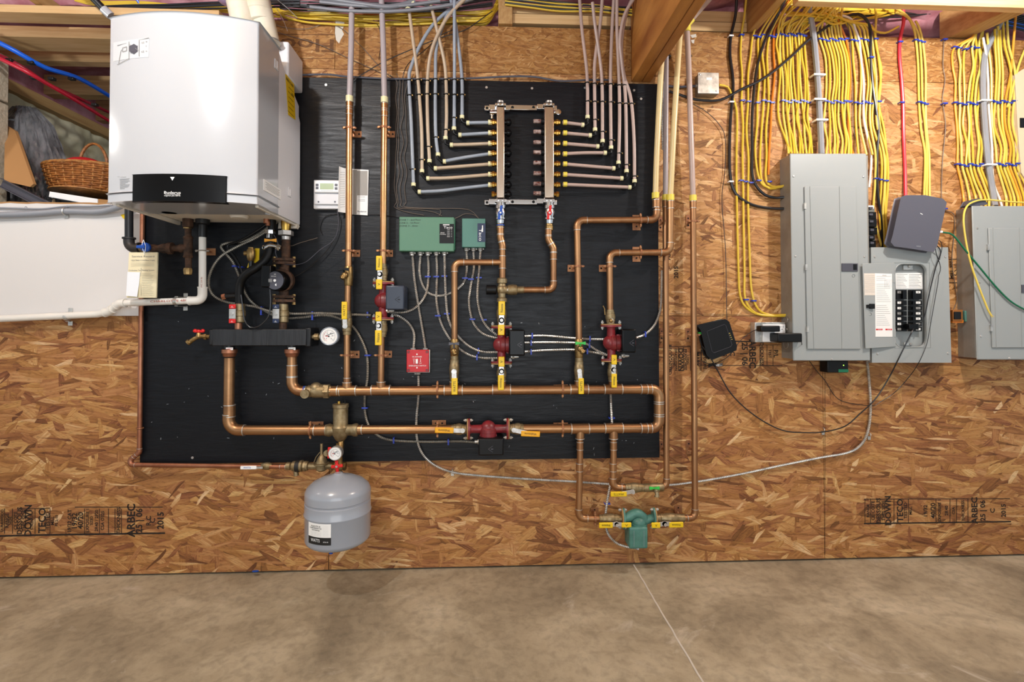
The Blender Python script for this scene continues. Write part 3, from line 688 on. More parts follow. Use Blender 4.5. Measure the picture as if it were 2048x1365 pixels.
# dark display door
x0, x1 = P(262, 376, FD + .05).x, P(452, 376, FD + .04).x; z0, z1 = P(350, 404, FD + .055).z, P(350, 349, FD + .055).z
b = front_patch(z0, z1, .006, x0, x1, .02); door = b.build('control_door', 'blackgloss', bo, bev=.002)
def onf(px, py, l=.0075):
    x = P(px, py, FD + .05).x; return V((x, yfr(x) - l, P(px, py, FD + .05).z))
b = MB(); b.text('Buderus', onf(349, 387), S(5.2, FD), 0, width=S(31, FD + .05)); b.text('Logamax plus GB142', onf(349, 393.5), S(2.6, FD), 0, width=S(30, FD + .05))
b.line(onf(334, 390.7), onf(364, 390.7), .001, 0); b.lathe(onf(349, 358.5), -Y, [(0, .009), (.0006, .009)], 3, ph=pi); b.build('lettering', 'white', door)
b = MB(); b.text('Before opening read the manual', onf(240, 351, .002), S(1.4, FD), 0, width=S(24, FD))
for k in range(9): b.line(onf(229, 355 + k * 2.4, .0015), onf(229 + (24, 22, 25, 20, 14, 24, 23, 21, 12)[k], 355 + k * 2.4, .0015), .0008, 0)
b.build('printed_notice', 'printgrey', bo)
b = MB()
x0s, x1s = P(222, 100, FD + .02).x, P(299, 95, FD + .045).x; b = front_patch(P(260, 117, FD + .035).z, P(260, 79, FD + .035).z, .001, x0s, x1s, .0015); st = b.build('installation_sticker', 'sticker', bo)
b = MB(); c = onf(264, 95, .0034); b.hex(c, c - Y * .0006, .019); b.obox(c + V((-.0, -.001, .0)), X * .0145, Y * .0003, Z * .012)
b.build('printed_figure', 'greyplastic', st)
b = MB()
for t, x, y in [('x1', 284, 84), ('x2', 284, 102)]: b.text(t, onf(x, y, .0034), S(4, FD))
for x0_, y0_, x1_, y1_ in [(222, 82, 298, 76), (222, 121, 252, 113), (252, 79, 252, 114), (276, 78, 276, 111), (236, 89, 246, 88), (236, 97, 246, 96), (236, 89, 236, 97), (246, 88, 246, 96), (226, 119, 231, 97), (231, 97, 234, 92), (254, 85, 276, 100), (291, 83, 294, 83), (292, 91, 292, 93), (291, 102, 294, 102)]: b.line(onf(x0_, y0_, .0034), onf(x1_, y1_, .0034), .0014, 0)
b.build('printed_lines', 'printgrey', st)
# clips and yellow sticker on the right side
def ons(px, py, l=.0012):
    v = RM @ V(((px - 1024) / F, -(py - CY) / F, -1)); t = (XR + l - CAM.x) / v.x; return CAM + v * t
q = [ons(571, 148), (ons(588, 160)), ons(591, 240), ons(577, 230)]
b = MB(); b.hexa([p - X * .001 for p in q], q); ys = b.build('energy_sticker', 'yellow', bo)
c = (q[0] + q[1] + q[2] + q[3]) / 4; b = MB(); uu = (q[1] - q[0]).normalized(); 
b.text('ENERGYGUIDE', (q[0] + q[1]) / 2 - Z * .025 + X * .0002, .012, 0, u=Y * 1, v=Z, width=.085, nrm=X); 
for k in range(6): b.obox(c + Z * (.035 - k * .022) + X * .0005, Y * (.035 if k % 2 else .028), Z * .0008, X * .0003)
b.text('86.3', c + Z * -.0 + V((.0003, .02, .02)), .012, 0, u=Y, v=Z, nrm=X); b.build('lettering', 'ink', ys)
for px, py in [(553, 130), (579, 385)]:
    c = ons(px, py); b = MB(); b.obox(c, X * .002, Y * .018, Z * .02); b.obox(c + X * .002 + Y * .004, X * .002, Y * .006, Z * .015); b.build('side_clip', 'enamel_side', bo, bev=.0015)
c = ons(545, 380); b = MB(); b.obox(c, X * .0012, Y * .085, Z * .022); rp = b.build('rating_plate', 'label', bo)
b = MB()
for k in range(6): b.obox(c + X * .0014 + Z * (.014 - k * .005), X * .0003, Y * (.06 if k % 2 else .07), Z * .0006)
b.build('fine_print', 'printgrey', rp)
# white vent box behind the boiler
b = MB(); 
xa_, xb_ = P(540, 110, .2).x, P(577, 110, .2).x; za, zb_ = P(570, 152, .2).z, P(570, 82, .2).z
b.box((xa_, -.02, za), (xb_, -.2, zb_))
tag(b.build('vent_box', 'enamel_side', bev=.008), 'white plastic box on the wall behind the top right of the boiler', 'box')
# flue pipes
for nm, a0, a1, l in [('a', (492, 66, .27), (470, -30, .27), 'left white plastic flue pipe rising behind the boiler'), ('b', (536, 90, .24), (508, -30, .24), 'right white plastic flue pipe rising behind the boiler')]:
    t = thing('flue_pipe', l, 'pipe', P(*a0)); p0, p1 = P(*a0), P(*a1); r = S(23, .25); b = MB(); b.cyl(p0, p1, r, n=28); b.build('pipe', 'pvcflue', t)
    if nm == 'b':
        q0, q1 = P(517, 28, .24), P(505, -25, .24); b = MB(); b.lathe(q0, q1 - q0, [(-.05, r * 1.0), (-.045, r * 1.14), (.0, r * 1.14), (.004, r * 1.2), (.06, r * 1.2), (.065, r * 1.14)], 28); b.build('coupling', 'pvcflue', t)
        q0 = P(535, 88, .24); b = MB(); b.torus(q0, p1 - p0, r * 1.02, .004, 28, 6); b.obox(P(545, 58, .2), X * .02, Y * .003, Z * .004); b.build('hose_clamp', 'steel', t)
    else:
        q0 = P(463, -4, .27); b = MB(); b.sph(q0, r * 1.25, (1, 1, .5), 20, 10); b.build('primer_stain', 'purple', t)
# ================================================================== gas pipe, drain pipe and their fittings
t = thing('gas_pipe', 'black iron gas pipe with elbow left of the black board under the boiler', 'pipe', P(258, 497, .11))
D = .11; b = MB(); path, arcs = fillet(PP([(258, 405), (258, 497), (292, 497)], D), .03)
b.tube(path, S(7.2, D), 16); b.build('pipe', 'blackiron', t)
b = MB(); arc, u, v = arcs[0]; b.tube([arc[0] + u * .014] + arc + [arc[-1] + v * .012], S(9.4, D), 16)
for p, q in ((arc[0] + u * .012, u), (arc[-1] + v * .012, v)): b.cyl(p, p + q * .007, S(11.5, D), n=16)
b.build('elbow', 'iron', t)
b = MB(); q = P(273, 497, D); b.cyl(q - X * .003, q + X * .003, S(8.4, D)); b.build('tape', 'solder', t)
b = MB(); q = lambda x: P(x, 497, D)
b.lathe(q(298), X, [(0, .016), (S(10, D), .019), (S(18, D), .014), (S(20, D), .014)], 8); b.lathe(q(318), X, [(0, .016), (S(8, D), .022), (S(16, D), .022), (S(17, D), .027), (S(26, D), .027), (S(27, D), .018)], 8)
b.cyl(q(345), q(372), .0145); b.build('union', 'rust', t)
b = MB(); v0, v1 = P(376, 436, D), P(377, 545, D); b.cyl(v0, v1, .0135)
b.lathe(P(376, 516, D), Z, [(0, .018), (.006, .021), (.012, .018), (S(36, D), .018), (S(37, D) + .004, .021), (S(42, D), .018)], 18); b.cyl(P(360, 497, D), P(376, 497, D), .019)
b.lathe(P(376, 456, D), Z, [(0, .016), (.003, .023), (S(18, D), .023), (S(20, D), .017)], 8); b.build('drip_leg', 'rust', t)
b = MB(); b.cyl(P(375, 458, D), P(375, 428, D), .017, n=8); b.build('brass_nipple', 'brass', t)
b = MB(); b.lathe(P(376, 550, D), Z, [(0, .015), (.002, .017), (.02, .019), (.03, .017)], 8); b.build('cap', 'brass', t)
t = thing('gas_valve', 'brass gas shutoff with a round blue knob under the boiler', 'valve', P(293, 497, D))
b = MB(); b.lathe(P(280, 497, D), X, [(0, .014), (.003, .018), (.035, .018), (.055, .015), (.062, .017), (.07, .014)], 12); b.build('body', 'bronze', t)
b = MB(); c = P(292, 495, D + .022); b.lathe(c + Y * .008, -Y, [(0, .012), (.004, .021), (.016, .021), (.019, .017)], 20); b.obox(c - Y * .014 - X * .012, X * .018, Z * .0065, Y * .006); b.build('knob', 'bluehandle', t, bev=.002)
# white plastic condensate line
D2 = .1; rp_ = S(6.6, D2)
t = thing('condensate_pipe', 'white plastic drain pipe dropping from the boiler and running off left', 'pipe', P(0, 640, .05))
path, arcs = fillet(PP([(405, 430, D2), (405, 601, D2), (240, 607, D2 - .02), (218, 624, .065), (196, 629, .055), (-60, 641, .05)], 0), .028)
b = MB(); b.tube(path, rp_, 16); b.build('pipe', 'pvc', t)
for i, (arc, u, v) in enumerate(arcs[:3]):
    b = MB(); e = .028 if i == 0 else .012; b.tube([arc[0] + u * e] + arc + [arc[-1] + v * e], rp_ * 1.28, 16)
    for p, q in ((arc[0] + u * e, u), (arc[-1] + v * e, v)): b.cyl(p, p + q * .006, rp_ * 1.36)
    b.build('elbow', 'pvc', t)
b = MB(); b.lathe(P(405, 475, D2), Z, [(0, rp_ * 1.25), (S(24, D2), rp_ * 1.25), (S(26, D2), rp_ * 1.9), (S(46, D2), rp_ * 1.9), (S(47, D2), rp_ * 1.2)], 20); b.build('rubber_coupling', 'blackiron', t)
b = MB(); b.text('PVC 3/4 IN', P(403, 565, D2 + .02), S(3), radians(90)); b.text('CHARLOTTE 480 PSI', P(345, 602, D2 + .012), S(4), radians(2), width=S(80)); b.build('printing', mat('redprint', 'b05848', .8), t)
for i, (px, py, d) in enumerate([(134, 634, .052), (352, 603, .095)]):
    b = MB(); c = P(px, py, d); b.cyl(c - X * .007, c + X * .007, rp_ * 1.16, n=18)
    for s_ in (-1, 1): bs_ = BD + .002 if i else .032; p = V((c.x, -bs_, c.z - s_ * .03)); b.obox(p, X * .010, Z * .011, Y * .002); b.obox(V((c.x, -(bs_ + d) / 2, c.z - s_ * .0215)), X * .007, Z * .0015, Y * ((d - bs_) / 2))
    tag(b.build('pipe_strap', 'galv', bev=.001), ['grey metal strap on the drain pipe over the white board', 'grey metal strap on the drain pipe over the black board'][i], 'strap')
t = thing('pipe_clamp', 'steel ring clamp on a copper plate holding the vertical white drain pipe', 'clamp', P(405, 503, D2))
b = MB(); c = P(405, 502, D2); b.torus(c, Z, rp_ * 1.12, .003, 20, 6); b.cyl(c - X * .032, c + X * .03, .0035, n=8); b.hex(c - X * .03, c - X * .024, .006); b.build('ring', 'steel', t)
b = MB(); b.pbox(412, 497, 431, 511, BD, BD + .004); b.cyl(P(421, 504, BD), P(412, 502, D2), .004); b.build('plate', 'bracket', t)
# service tag
t = thing('service_tag', 'stack of cream paper service records hanging from the gas valve', 'tag', P(285, 595, .13))
b = MB(); vs = []; fs = []
for j in range(13):
    tt = j / 12
    for i in range(9):
        s_ = i / 8; px = (258 + s_ * 57 - 3 * tt) - (6 * (1 - s_)) * (1 - (1 - tt)) * .3; py = 505 + 91 * tt; vs.append(P(px, py + (1 - s_) * 0, .125 + .018 * sin(tt * 2.6) + .006 * sin(s_ * 3)))
n_ = len(vs); back = [p + Y * .008 for p in vs]
for j in range(12):
    for i in range(8): k = j * 9 + i; fs.append((k, k + 1, k + 10, k + 9)); fs.append((n_ + k + 9, n_ + k + 10, n_ + k + 1, n_ + k))
ed = [i for i in range(9)] + [j * 9 + 8 for j in range(1, 13)] + [12 * 9 + i for i in range(7, -1, -1)] + [j * 9 for j in range(11, 0, -1)]
for i in range(len(ed)): a, c = ed[i], ed[(i + 1) % len(ed)]; fs.append((c, a, n_ + a, n_ + c))
b.add(vs + back, fs); b.build('paper', 'paper', t)
b = MB(); dd = .151
b.text('Service Record', P(286, 513, dd - .014), S(3.4), 0, width=S(40)); b.text('HEATING CONTRACTORS', P(286, 521, dd - .011), S(2.6), 0, width=S(42))
b.text('Combustion Test', P(270, 541, dd - .004), S(2.5), 0, width=S(22)); b.text('Heating System', P(296, 541, dd - .003), S(2.5), 0, width=S(22))
for k in range(14): b.line(P(284, 548 + k * 3.3, dd - .0015), P(302 + (k * 5) % 7, 548 + k * 3.3, dd - .0015), .0007, 0)
for k in range(3): b.line(P(262, 526 + k * 3, dd - .007), P(308, 526 + k * 3, dd - .007), .0006, 0)
b.line(P(282, 536, dd - .003), P(282, 592, dd - .003), .0008, 0); b.build('printed_form', 'printgrey', t)
b = MB(); b.pprism([(255, 544), (280, 545), (278, 568), (274, 594), (252, 592)], dd, dd + .0012); b.build('small_slip', 'paperwhite', t)
b = MB(); b.tube(cat(PP([(287, 480, .14), (284, 490, .145), (286, 500, .145), (289, 509, .14)], 0)), .0012, 6); b.tube(cat(PP([(287, 480, .14), (291, 492, .145), (290, 503, .145), (289, 509, .14)], 0)), .0012, 6); b.build('string', 'white', t)
# thin copper line on the left edge of the black board, turning to the feed line at the bottom
rc = S(4.3, .03)
pipe('copper_feed_line', 'thin copper pipe up the left edge of the black board turning along its bottom', 'pipe',
     [P(285, 425, .035), P(279, 905, .035), P(250, 930, .045), P(640, 935, .08)], rc, 'copper_red', R=.016, joints=[(P(566, 934, .073), X)])
b = MB(); c = P(280, 857, .035); b.torus(c, Z, rc * 1.25, .003, 16, 6); b.cyl(c - X * .012, c + X * .012, .003); tag(b.build('pipe_clamp', 'bracket'), 'tiny copper clamp on the thin pipe at the left edge of the black board', 'clamp')
# ================================================================== copper pipework
D = .09
rB, rM, rH = .0215, .0150, .0138
def J(px, py, ax, d=D): return (P(px, py, d), ax)
def T(px, py, ax, bx, by, d=D): p = P(px, py, d); return (p, ax, P(bx, by, d) - p)
pipe('copper_supply_header', 'thick copper pipe dropping from the supply port of the black header and running right', 'pipe', PP([(459, 716), (457, 861), (652, 861)], D), .0225, 'copper_h', R=.05,
     joints=[J(459, 822, Z), J(641, 861, X)])
pipe('copper_return_header', 'short thick copper elbow below the return port of the black header', 'pipe', PP([(584, 712), (584, 782), (608, 783)], D), .0215, 'copper', R=.045, joints=[J(584, 742, Z)])
pipe('copper_loop', 'long copper header looping round the right end of the black board', 'pipe', PP([(656, 783), (1318, 779), (1318, 857), (1047, 858)], D), rB, 'copper_h', R=.038,
     joints=[J(669, 783, X), J(1318, 818, Z), J(1292, 779, X), J(1292, 857, X)],
     tees=[T(694, 782, X, 694, 765), T(762, 781, X, 762, 764), T(907, 781, X, 908, 764), T(1003, 780, X, 1003, 762), T(1158, 779, X, 1158, 762), T(1226, 779, X, 1226, 762), T(1160, 858, X, 1160, 878), T(1227, 857, X, 1227, 878)])
pipe('copper_pipe', 'copper pipe between the air separator and the horizontal red pump', 'pipe', PP([(712, 860), (905, 859)], D), rB * .95, 'copper_h', joints=[J(714, 860, X)])
# risers at the left
def riser(name, lab, pts, r, mt='copper', **k): return pipe(name, lab, 'pipe', PP(pts, D), r, mt, **k)
riser('copper_riser', 'left tall copper riser, from the plastic tube down to the brass drain tee', [(699, 203), (697, 535)], rM, 'copper_bright', joints=[J(699, 222, Z), J(699, 212, Z)])
riser('copper_riser', 'left copper riser between the brass drain tee and its yellow lever valve', [(696, 570), (695, 625)], rM)
riser('copper_riser', 'left copper riser below its yellow lever valve down to the header', [(694, 668), (694, 766)], rM, joints=[J(694, 764, Z)])
riser('copper_riser', 'second tall copper riser, from the plastic tube down to the upper left red pump', [(769, 207), (766, 530)], rM, 'copper_bright', joints=[J(769, 226, Z), J(769, 215, Z)])
riser('copper_riser', 'copper riser below the upper left red pump down to the header', [(763, 672), (762, 764)], rM)
for x0, y0, x1, y1, m, lab in [(704, -30, 699, 196, 'pexlilac', 'left one of the two thick plastic tubes joining the tall copper risers'), (762, -30, 769, 198, 'pexlilac', 'right one of the two thick plastic tubes joining the tall copper risers')]:
    t = thing('plastic_tube', lab, 'tube', P(x1, y1, D)); b = MB(); b.tube(PP([(x0, y0), ((x0 + x1) / 2 + (1 if x0 > 700 else 0), 90), (x1, y1)], D), .0132, 14); b.build('tube', m, t)
    b = MB(); p = P(x1, y1 + 3, D); b.cyl(p - Z * .012, p + Z * .015, .0172, n=20); b.build('ring', 'pexring', t)
# manifold feeds
riser('copper_pipe', 'copper pipe stepping down from the blue handled valve to the mixing valve', [(1001, 458), (1001, 476), (1005, 492), (1005, 560)], rM, 'copper', R=.03,
      joints=[J(1001, 463, Z)], tees=[T(1005, 525, Z, 985, 525)])
riser('copper_pipe', 'copper branch from the tee below the manifold down to the small brass drain valve', [(985, 525), (909, 525), (909, 682)], rM, 'copper', R=.03)
riser('copper_pipe', 'copper pipe jogging down from the red handled valve and back left to the mixing valve', [(1097, 458), (1097, 480), (1107, 497), (1107, 580), (1046, 580)], rM, 'copper', R=.027, joints=[J(1107, 512, Z), J(1097, 466, Z)])
riser('copper_pipe', 'copper pipe running left and down to the green handled drain valve', [(1314, 396), (1313, 440), (1154, 441), (1158, 683)], .0158, 'copper', R=.032, joints=[J(1312, 408, Z)])
riser('copper_pipe', 'copper pipe from the second right tube turning left and down to the right red pump', [(1341, 402), (1340, 505), (1219, 506), (1220, 622)], .0155, 'copper', R=.032, joints=[J(1341, 410, Z)])
pipe('copper_drop', 'long copper pipe dropping beside the right edge of the black board', 'pipe', PP([(1331, 402, .05), (1333, 974, .07), (1290, 976, .08)], 0), .0142, 'copper', R=.026, joints=[(P(1331, 408, .05), Z)])
pipe('copper_drop', 'rightmost long copper pipe dropping on bare strand board to the green pump', 'pipe', PP([(1386, 402, .05), (1390, 1037, .06), (1366, 1037, .07)], 0), .0145, 'copper', R=.028, joints=[(P(1386, 410, .05), Z)])
riser('copper_branch', 'left copper branch below the loop leading down to the green pump', [(1160, 876), (1160, 935), (1157, 1037), (1200, 1038)], .0152, 'copper', R=.028, joints=[J(1160, 892, Z), J(1159, 935, Z)])
riser('copper_branch', 'right copper branch below the loop bending right to the low yellow lever valve', [(1227, 876), (1227, 930), (1225, 975), (1252, 976)], .0152, 'copper', R=.028, joints=[J(1227, 892, Z), J(1226, 935, Z)])
# plastic tubes at the right feeding the copper pipes
for lab, pts, r, m, ring in [('front yellowish plastic tube coming from behind the beam to the upper copper elbow', [(1336, -30, .12), (1325, 90, .11), (1314, 300, D), (1311, 388, D)], .0135, 'pexyellow', (1311, 392, D)),
     ('grey plastic tube behind the yellowish ones at the right of the black board', [(1333, -10, .06), (1332, 150, .05), (1331, 390, .05)], .0125, 'pexlilac', (1331, 396, .05)),
     ('second yellowish plastic tube slanting down from the ceiling', [(1370, -30, .12), (1362, 40, .12), (1350, 220, .1), (1341, 390, D)], .0135, 'pexyellow', (1341, 396, D)),
     ('pinkish plastic tube from the yellow elbow down to the rightmost copper pipe', [(1374, 60, .08), (1378, 150, .06), (1386, 395, .05)], .0135, 'pexpink', (1386, 397, .05))]:
    t = thing('plastic_tube', lab, 'tube', P(*pts[-1])); b = MB(); b.tube(cat(PP(pts, 0), .03), r, 14); b.build('tube', m, t)
    b = MB(); p = P(*ring); b.cyl(p - Z * .013, p + Z * .015, r * 1.3, n=20)
    if 'pinkish' in lab: q = P(1374, 58, .08); b.cyl(q - Z * .014, q + Z * .013, r * 1.3, n=20)
    b.build('ring', 'pexringy', t)
t = thing('plastic_tube', 'short pinkish tube with yellow collar slanting up just right of the beam', 'tube', P(1376, 48, .08))
b = MB(); b.tube(PP([(1378, 44, .08), (1424, -8, .16)], 0), .0135, 14); b.build('tube', 'pexpink', t)
b = MB(); q0, q1 = P(1373, 49, .08), P(1384, 37, .09); b.cyl(q0, q1, .0178, n=20); b.build('ring', 'pexringy', t)
b = MB(); b.sph(P(1371, 52, .08), .014); b.build('elbow', 'blackplastic', t)
# ------------------------------------------------------------------ brackets
def hanger(px, py, rect, ax, r, label, d=D, base=BD, m='bracket'):
    t = thing('pipe_bracket', label, 'bracket', P(px, py, d), 'copper pipe brackets')
    b = MB(); c = P(px, py, d); b.tube([c + ax * k for k in (-.0045, -.0015, .0015, .0045)], r * 1.2, 20)
    side = ax.cross(Y).normalized()
    for s_ in (-1, 1):
        e = c + side * s_ * (r * 1.2 + .004); b.obox(e, side * .006, Y * .0045, ax * .0045); b.cyl(e - Y * .008, e + Y * .007, .0042, n=8)
        e2 = c + side * s_ * (r * 1.2 + .011); b.sph(e2, .0045, n=8, m=6)
    b.build('ring', m, t)
    x0, y0, x1, y1 = rect; b = MB(); b.pbox(x0, y0, x1, y1, base, base + .0035)
    pc = P((x0 + x1) / 2, (y0 + y1) / 2, base + .003); q = c + (pc - c) * .5; 
    b.cyl(V((c.x + (pc.x - c.x) * .35, -base, c.z + (pc.z - c.z) * .6)), V((c.x + (pc.x - c.x) * .15, c.y + r, c.z)), .005, n=8)
    b.build('plate', m, t, bev=.0008)
    b = MB(); lx, ly = (x1 - x0) / 2, (y1 - y0) / 2
    e = P(x0 + lx + (lx * .45 if lx >= ly else 0) * (1 if px < x0 + lx else -1), y0 + ly + (ly * .5 if ly > lx else 0), base + .0035); b.cyl(e, e - Y * .0012, .0045, n=10)
    if lx + ly > 14: 
        e = P(x0 + lx - (lx * .5 if lx >= ly else 0), y0 + ly - (ly * .5 if ly > lx else 0), base + .0035); b.cyl(e, e - Y * .0012, .0035, n=10)
    b.build('screw_hole', 'dark', t); return t
for a in [(699, 256, (705, 262, 723, 275), Z, rM, 'copper bracket high on the left tall riser'),
          (768, 255, (774, 262, 790, 275), Z, rM, 'copper bracket high on the second tall riser'),
          (698, 502, (704, 500, 720, 514), Z, rM, 'copper bracket on the left tall riser just above the brass drain tee'),
          (766, 502, (772, 500, 786, 514), Z, rM, 'copper bracket on the second tall riser above the yellow lever'),
          (694, 711, (700, 702, 719, 717), Z, rM, 'copper bracket low on the left riser above the header'),
          (762, 711, (768, 702, 784, 716), Z, rM, 'copper bracket low on the second riser above the header'),
          (875, 780, (864, 771, 892, 776), X, rB, 'copper bracket on the upper header left of the first hanging yellow lever'),
          (1125, 779, (1107, 770, 1136, 775), X, rB, 'copper bracket on the upper header left of the green handled drain'),
          (621, 861, (617, 844, 647, 855), X, rB, 'copper bracket on the lower header left of the air separator'),
          (875, 859, (864, 841, 892, 853), X, rB * .95, 'tilted copper bracket on the lower header left of the horizontal pump'),
          (1125, 858, (1107, 846, 1136, 853), X, rB, 'copper bracket on the lower header right of the horizontal pump'),
          (1155, 533, (1135, 530, 1152, 544), Z, .0158, 'copper bracket on the pipe above the green handled drain'),
          (1219, 533, (1198, 530, 1214, 544), Z, .0155, 'copper bracket on the pipe above the right red pump'),
          (1281, 441, (1265, 430, 1281, 461), X, .0158, 'copper bracket on the upper of the two horizontal pipes at right'),
          (1281, 505, (1265, 494, 1281, 524), X, .0155, 'copper bracket on the lower of the two horizontal pipes at right')]:
    hanger(*a)
for px, py, rect, lab in [(1332, 443, (1317, 433, 1325, 463), 'upper copper bracket on the long drop beside the black board'), (1387, 443, (1372, 430, 1381, 458), 'uppermost copper bracket on the rightmost long drop'),
                     (1333, 670, (1320, 656, 1327, 684), 'middle copper bracket on the long drop beside the black board'), (1388, 670, (1371, 657, 1381, 684), 'middle copper bracket on the rightmost long drop, beside the small black box'),
                     (1333, 903, (1319, 882, 1327, 910), 'lowest copper bracket on the long drop beside the black board'), (1389, 902, (1373, 881, 1382, 909), 'lowest copper bracket on the rightmost long drop'),
                     ]:
    hanger(px, py, rect, Z, .0143, lab, .05, .0005 if px > 1330 and px < 1334 and False else .0)
hanger(1356, 1037, (1349, 1012, 1364, 1029), X, .0145, 'copper bracket right of the green pump', .07, 0)
hanger(1190, 1038, (1182, 1016, 1197, 1033), X, .0152, 'copper bracket left of the green pump', .09, 0)
# ------------------------------------------------------------------ pumps
def flange(b, c, u, s, w=.05, th=.008, r=.027, two=True):
    n = 24; o = u.cross(s).normalized(); vs = []
    for k in range(n):
        th_ = 2 * pi * k / n; x, y = cos(th_), sin(th_); vs.append((x * w * (1 - .25 * abs(y) ** 2), y * r * 1.15))
    q = [c + s * x + o * y - u * th / 2 for x, y in vs] + [c + s * x + o * y + u * th / 2 for x, y in vs]
    b.add(q, [tuple(range(n))[::-1], tuple(range(n, 2 * n))] + [(i, (i + 1) % n, n + (i + 1) % n, n + i) for i in range(n)])
def red_pump(label, c0, c1, s, box, D_=D, boxmat='pumpbox', logo=True, body='pumpred', ports=True):
    a, e = P(*c0, D_), P(*c1, D_); u = (e - a).normalized(); L2 = (e - a).length / 2; c = (a + e) / 2
    t = thing('circulator_pump', label, 'pump', c)
    b = MB(); flange(b, a + u * .010, u, s); flange(b, e - u * .010, u, s)
    for p, k in ((a, 1), (e, -1)): b.lathe(p + u * k * .012, u * k, [(0, .024), (.01, .019), (L2 - .02, .021)], 18)
    b.sph(c - s * .004, .036, (1, 1, 1), 20, 12); o = u.cross(s).normalized()
    b.lathe(c - s * .012, s, [(0, .032), (.01, .041), (.026, .041), (.03, .036), (.046, .036), (.05, .046), (.06, .046)], 24)
    for k in (-1, 1): b.obox(c + u * k * .034 + s * .036, s * .012, u * .006, Y * .012)
    b.build('volute', body, t)
    for q_ in (a + u * .003, e - u * .003): b = MB(); flange(b, q_, u, s, th=.005, w=.049); b.build('gasket', 'gasket', t)
    b = MB()
    for p in (a + u * .006, e - u * .006):
        for k in (-1, 1): q = p + s * k * .041; b.hex(q - u * .017, q - u * .008, .0075); b.hex(q + u * .008, q + u * .017, .0075); b.cyl(q - u * .022, q + u * .022, .004, n=8)
    b.build('bolts', 'galv', t)
    x0, y0, x1, y1 = box; b = MB(); b.pbox(x0, y0, x1, y1, D_ - .05, D_ + .06); bx = b.build('terminal_box', boxmat, t, bev=.006, seg=3)
    if logo:
        b = MB(); q = P((x0 + x1) / 2 + (6 if abs(s.x) > .5 else 0), (y0 + y1) / 2 + 4, D_ + .0605)
        b.line(q - X * .012, q + V((.008, 0, .014)), .0014, 0); b.line(q - X * .012, q + V((.008, 0, -.014)), .0014, 0); b.line(q + X * .0, q + X * .01, .004, 0)
        b.build('embossed_mark', 'greyplastic' if boxmat != 'pumpbox' else 'blackplastic', bx)
    b = MB(); q = P((x0 + x1) / 2, (y0 + y1) / 2, D_)
    if abs(s.x) > .5: b.lathe(V((P(x0 - 3, 0, D_).x, -D_, c.z)), X, [(0, .04), (S(x1 - x0, D_) + (.006 if boxmat == 'pumpbox' else -.01), .04), (S(x1 - x0, D_) + (.012 if boxmat == 'pumpbox' else -.008), .034)], 22)
    else: b.lathe(V((c.x, -D_, P(0, y0 - 3, D_).z)), -Z, [(0, .04), (S(y1 - y0, D_) - .002, .04), (S(y1 - y0, D_) + .004, .034)], 22)
    b.build('motor', body, t)
    return t
red_pump('red pump with a blue grey box, upper left on the second riser', (767, 563), (766, 641), X, (771, 571, 808, 620))
red_pump('red pump with a black box below the mixing valve', (1003, 651), (1003, 729), X, (1018, 660, 1050, 712), boxmat='blackgloss')
red_pump('red pump with a black box above the right end of the header', (1222, 648), (1223, 724), X, (1244, 659, 1272, 706), boxmat='blackgloss')
red_pump('red pump lying horizontally on the lower header', (934, 859), (1019, 858), -Z, (957, 878, 1007, 912), boxmat='blackplastic')
b = MB(); q = P(958, 884, D); b.cyl(q - X * .02, q + X * .002, .008); b.hex(q - X * .006, q, .012); tag(b.build('cable_connector', 'galv'), 'steel cable connector at the horizontal red pump', 'connector')
for px, py, lab in [(1026, 714, 'steel connector below the box of the pump under the mixing valve'), (1247, 712, 'steel connector below the box of the right red pump'), (777, 622, 'steel connector below the box of the upper left red pump')]:
    q = P(px, py, D + .02); b = MB(); b.cyl(q - X * .01, q + X * .02, .0075); b.hex(q - X * .004, q + X * .005, .011); b.cyl(q + X * .012 + Y * .0, q + X * .026, .005); tag(b.build('cable_connector', 'galv'), lab, 'connector')
# green pump
t = thing('circulator_pump', 'green pump with an upright motor at the bottom right', 'pump', P(1276, 1038, D)); a, e = P(1243, 1038, D), P(1311, 1037, D); c = (a + e) / 2
b = MB(); flange(b, a + X * .009, X, Z); flange(b, e - X * .009, X, Z)
b.tube(cat([a + X * .008, a + X * .03 + Z * .006, c - X * .012 + Z * .024, c + X * .02 + Z * .008, c + X * .03 - Z * .01], .006), lambda i: .022, 14)
b.tube(cat([e - X * .008, e - X * .025 - Z * .002, c + X * .02 - Z * .012, c], .006), .02, 14); b.sph(c - Z * .016, .036, (1, 1, .8), 20, 12); b.cyl(c - Z * .02, c - Z * .048, .04); b.build('volute', 'pumpgreen', t)
b = MB(); q = P(1278, 1077, D); b.pbox(1259, 1056, 1296, 1099, D - .045, D + .045); mo = b.build('motor', 'pumpgreen', t, bev=.008, seg=3)
b = MB(); b.line(P(1268, 1062, D + .0455), P(1268, 1094, D + .0455), .001, 0); b.line(P(1288, 1062, D + .0455), P(1288, 1094, D + .0455), .001, 0); b.cyl(P(1276, 1096, D + .04), P(1276, 1100, D + .04), .004); b.build('seam', 'pexgrey', mo)
for q_ in (a + X * .002, e - X * .002): b = MB(); flange(b, q_, X, Z, th=.005); b.build('gasket', 'gasket', t)
b = MB()
for p in (a + X * .005, e - X * .005):
    for k in (-1, 1): q = p + Z * k * .041; b.hex(q - X * .017, q - X * .007, .0075); b.hex(q + X * .007, q + X * .017, .0075); b.cyl(q - X * .02, q + X * .02, .004, n=8)
b.build('bolts', 'galv', t)
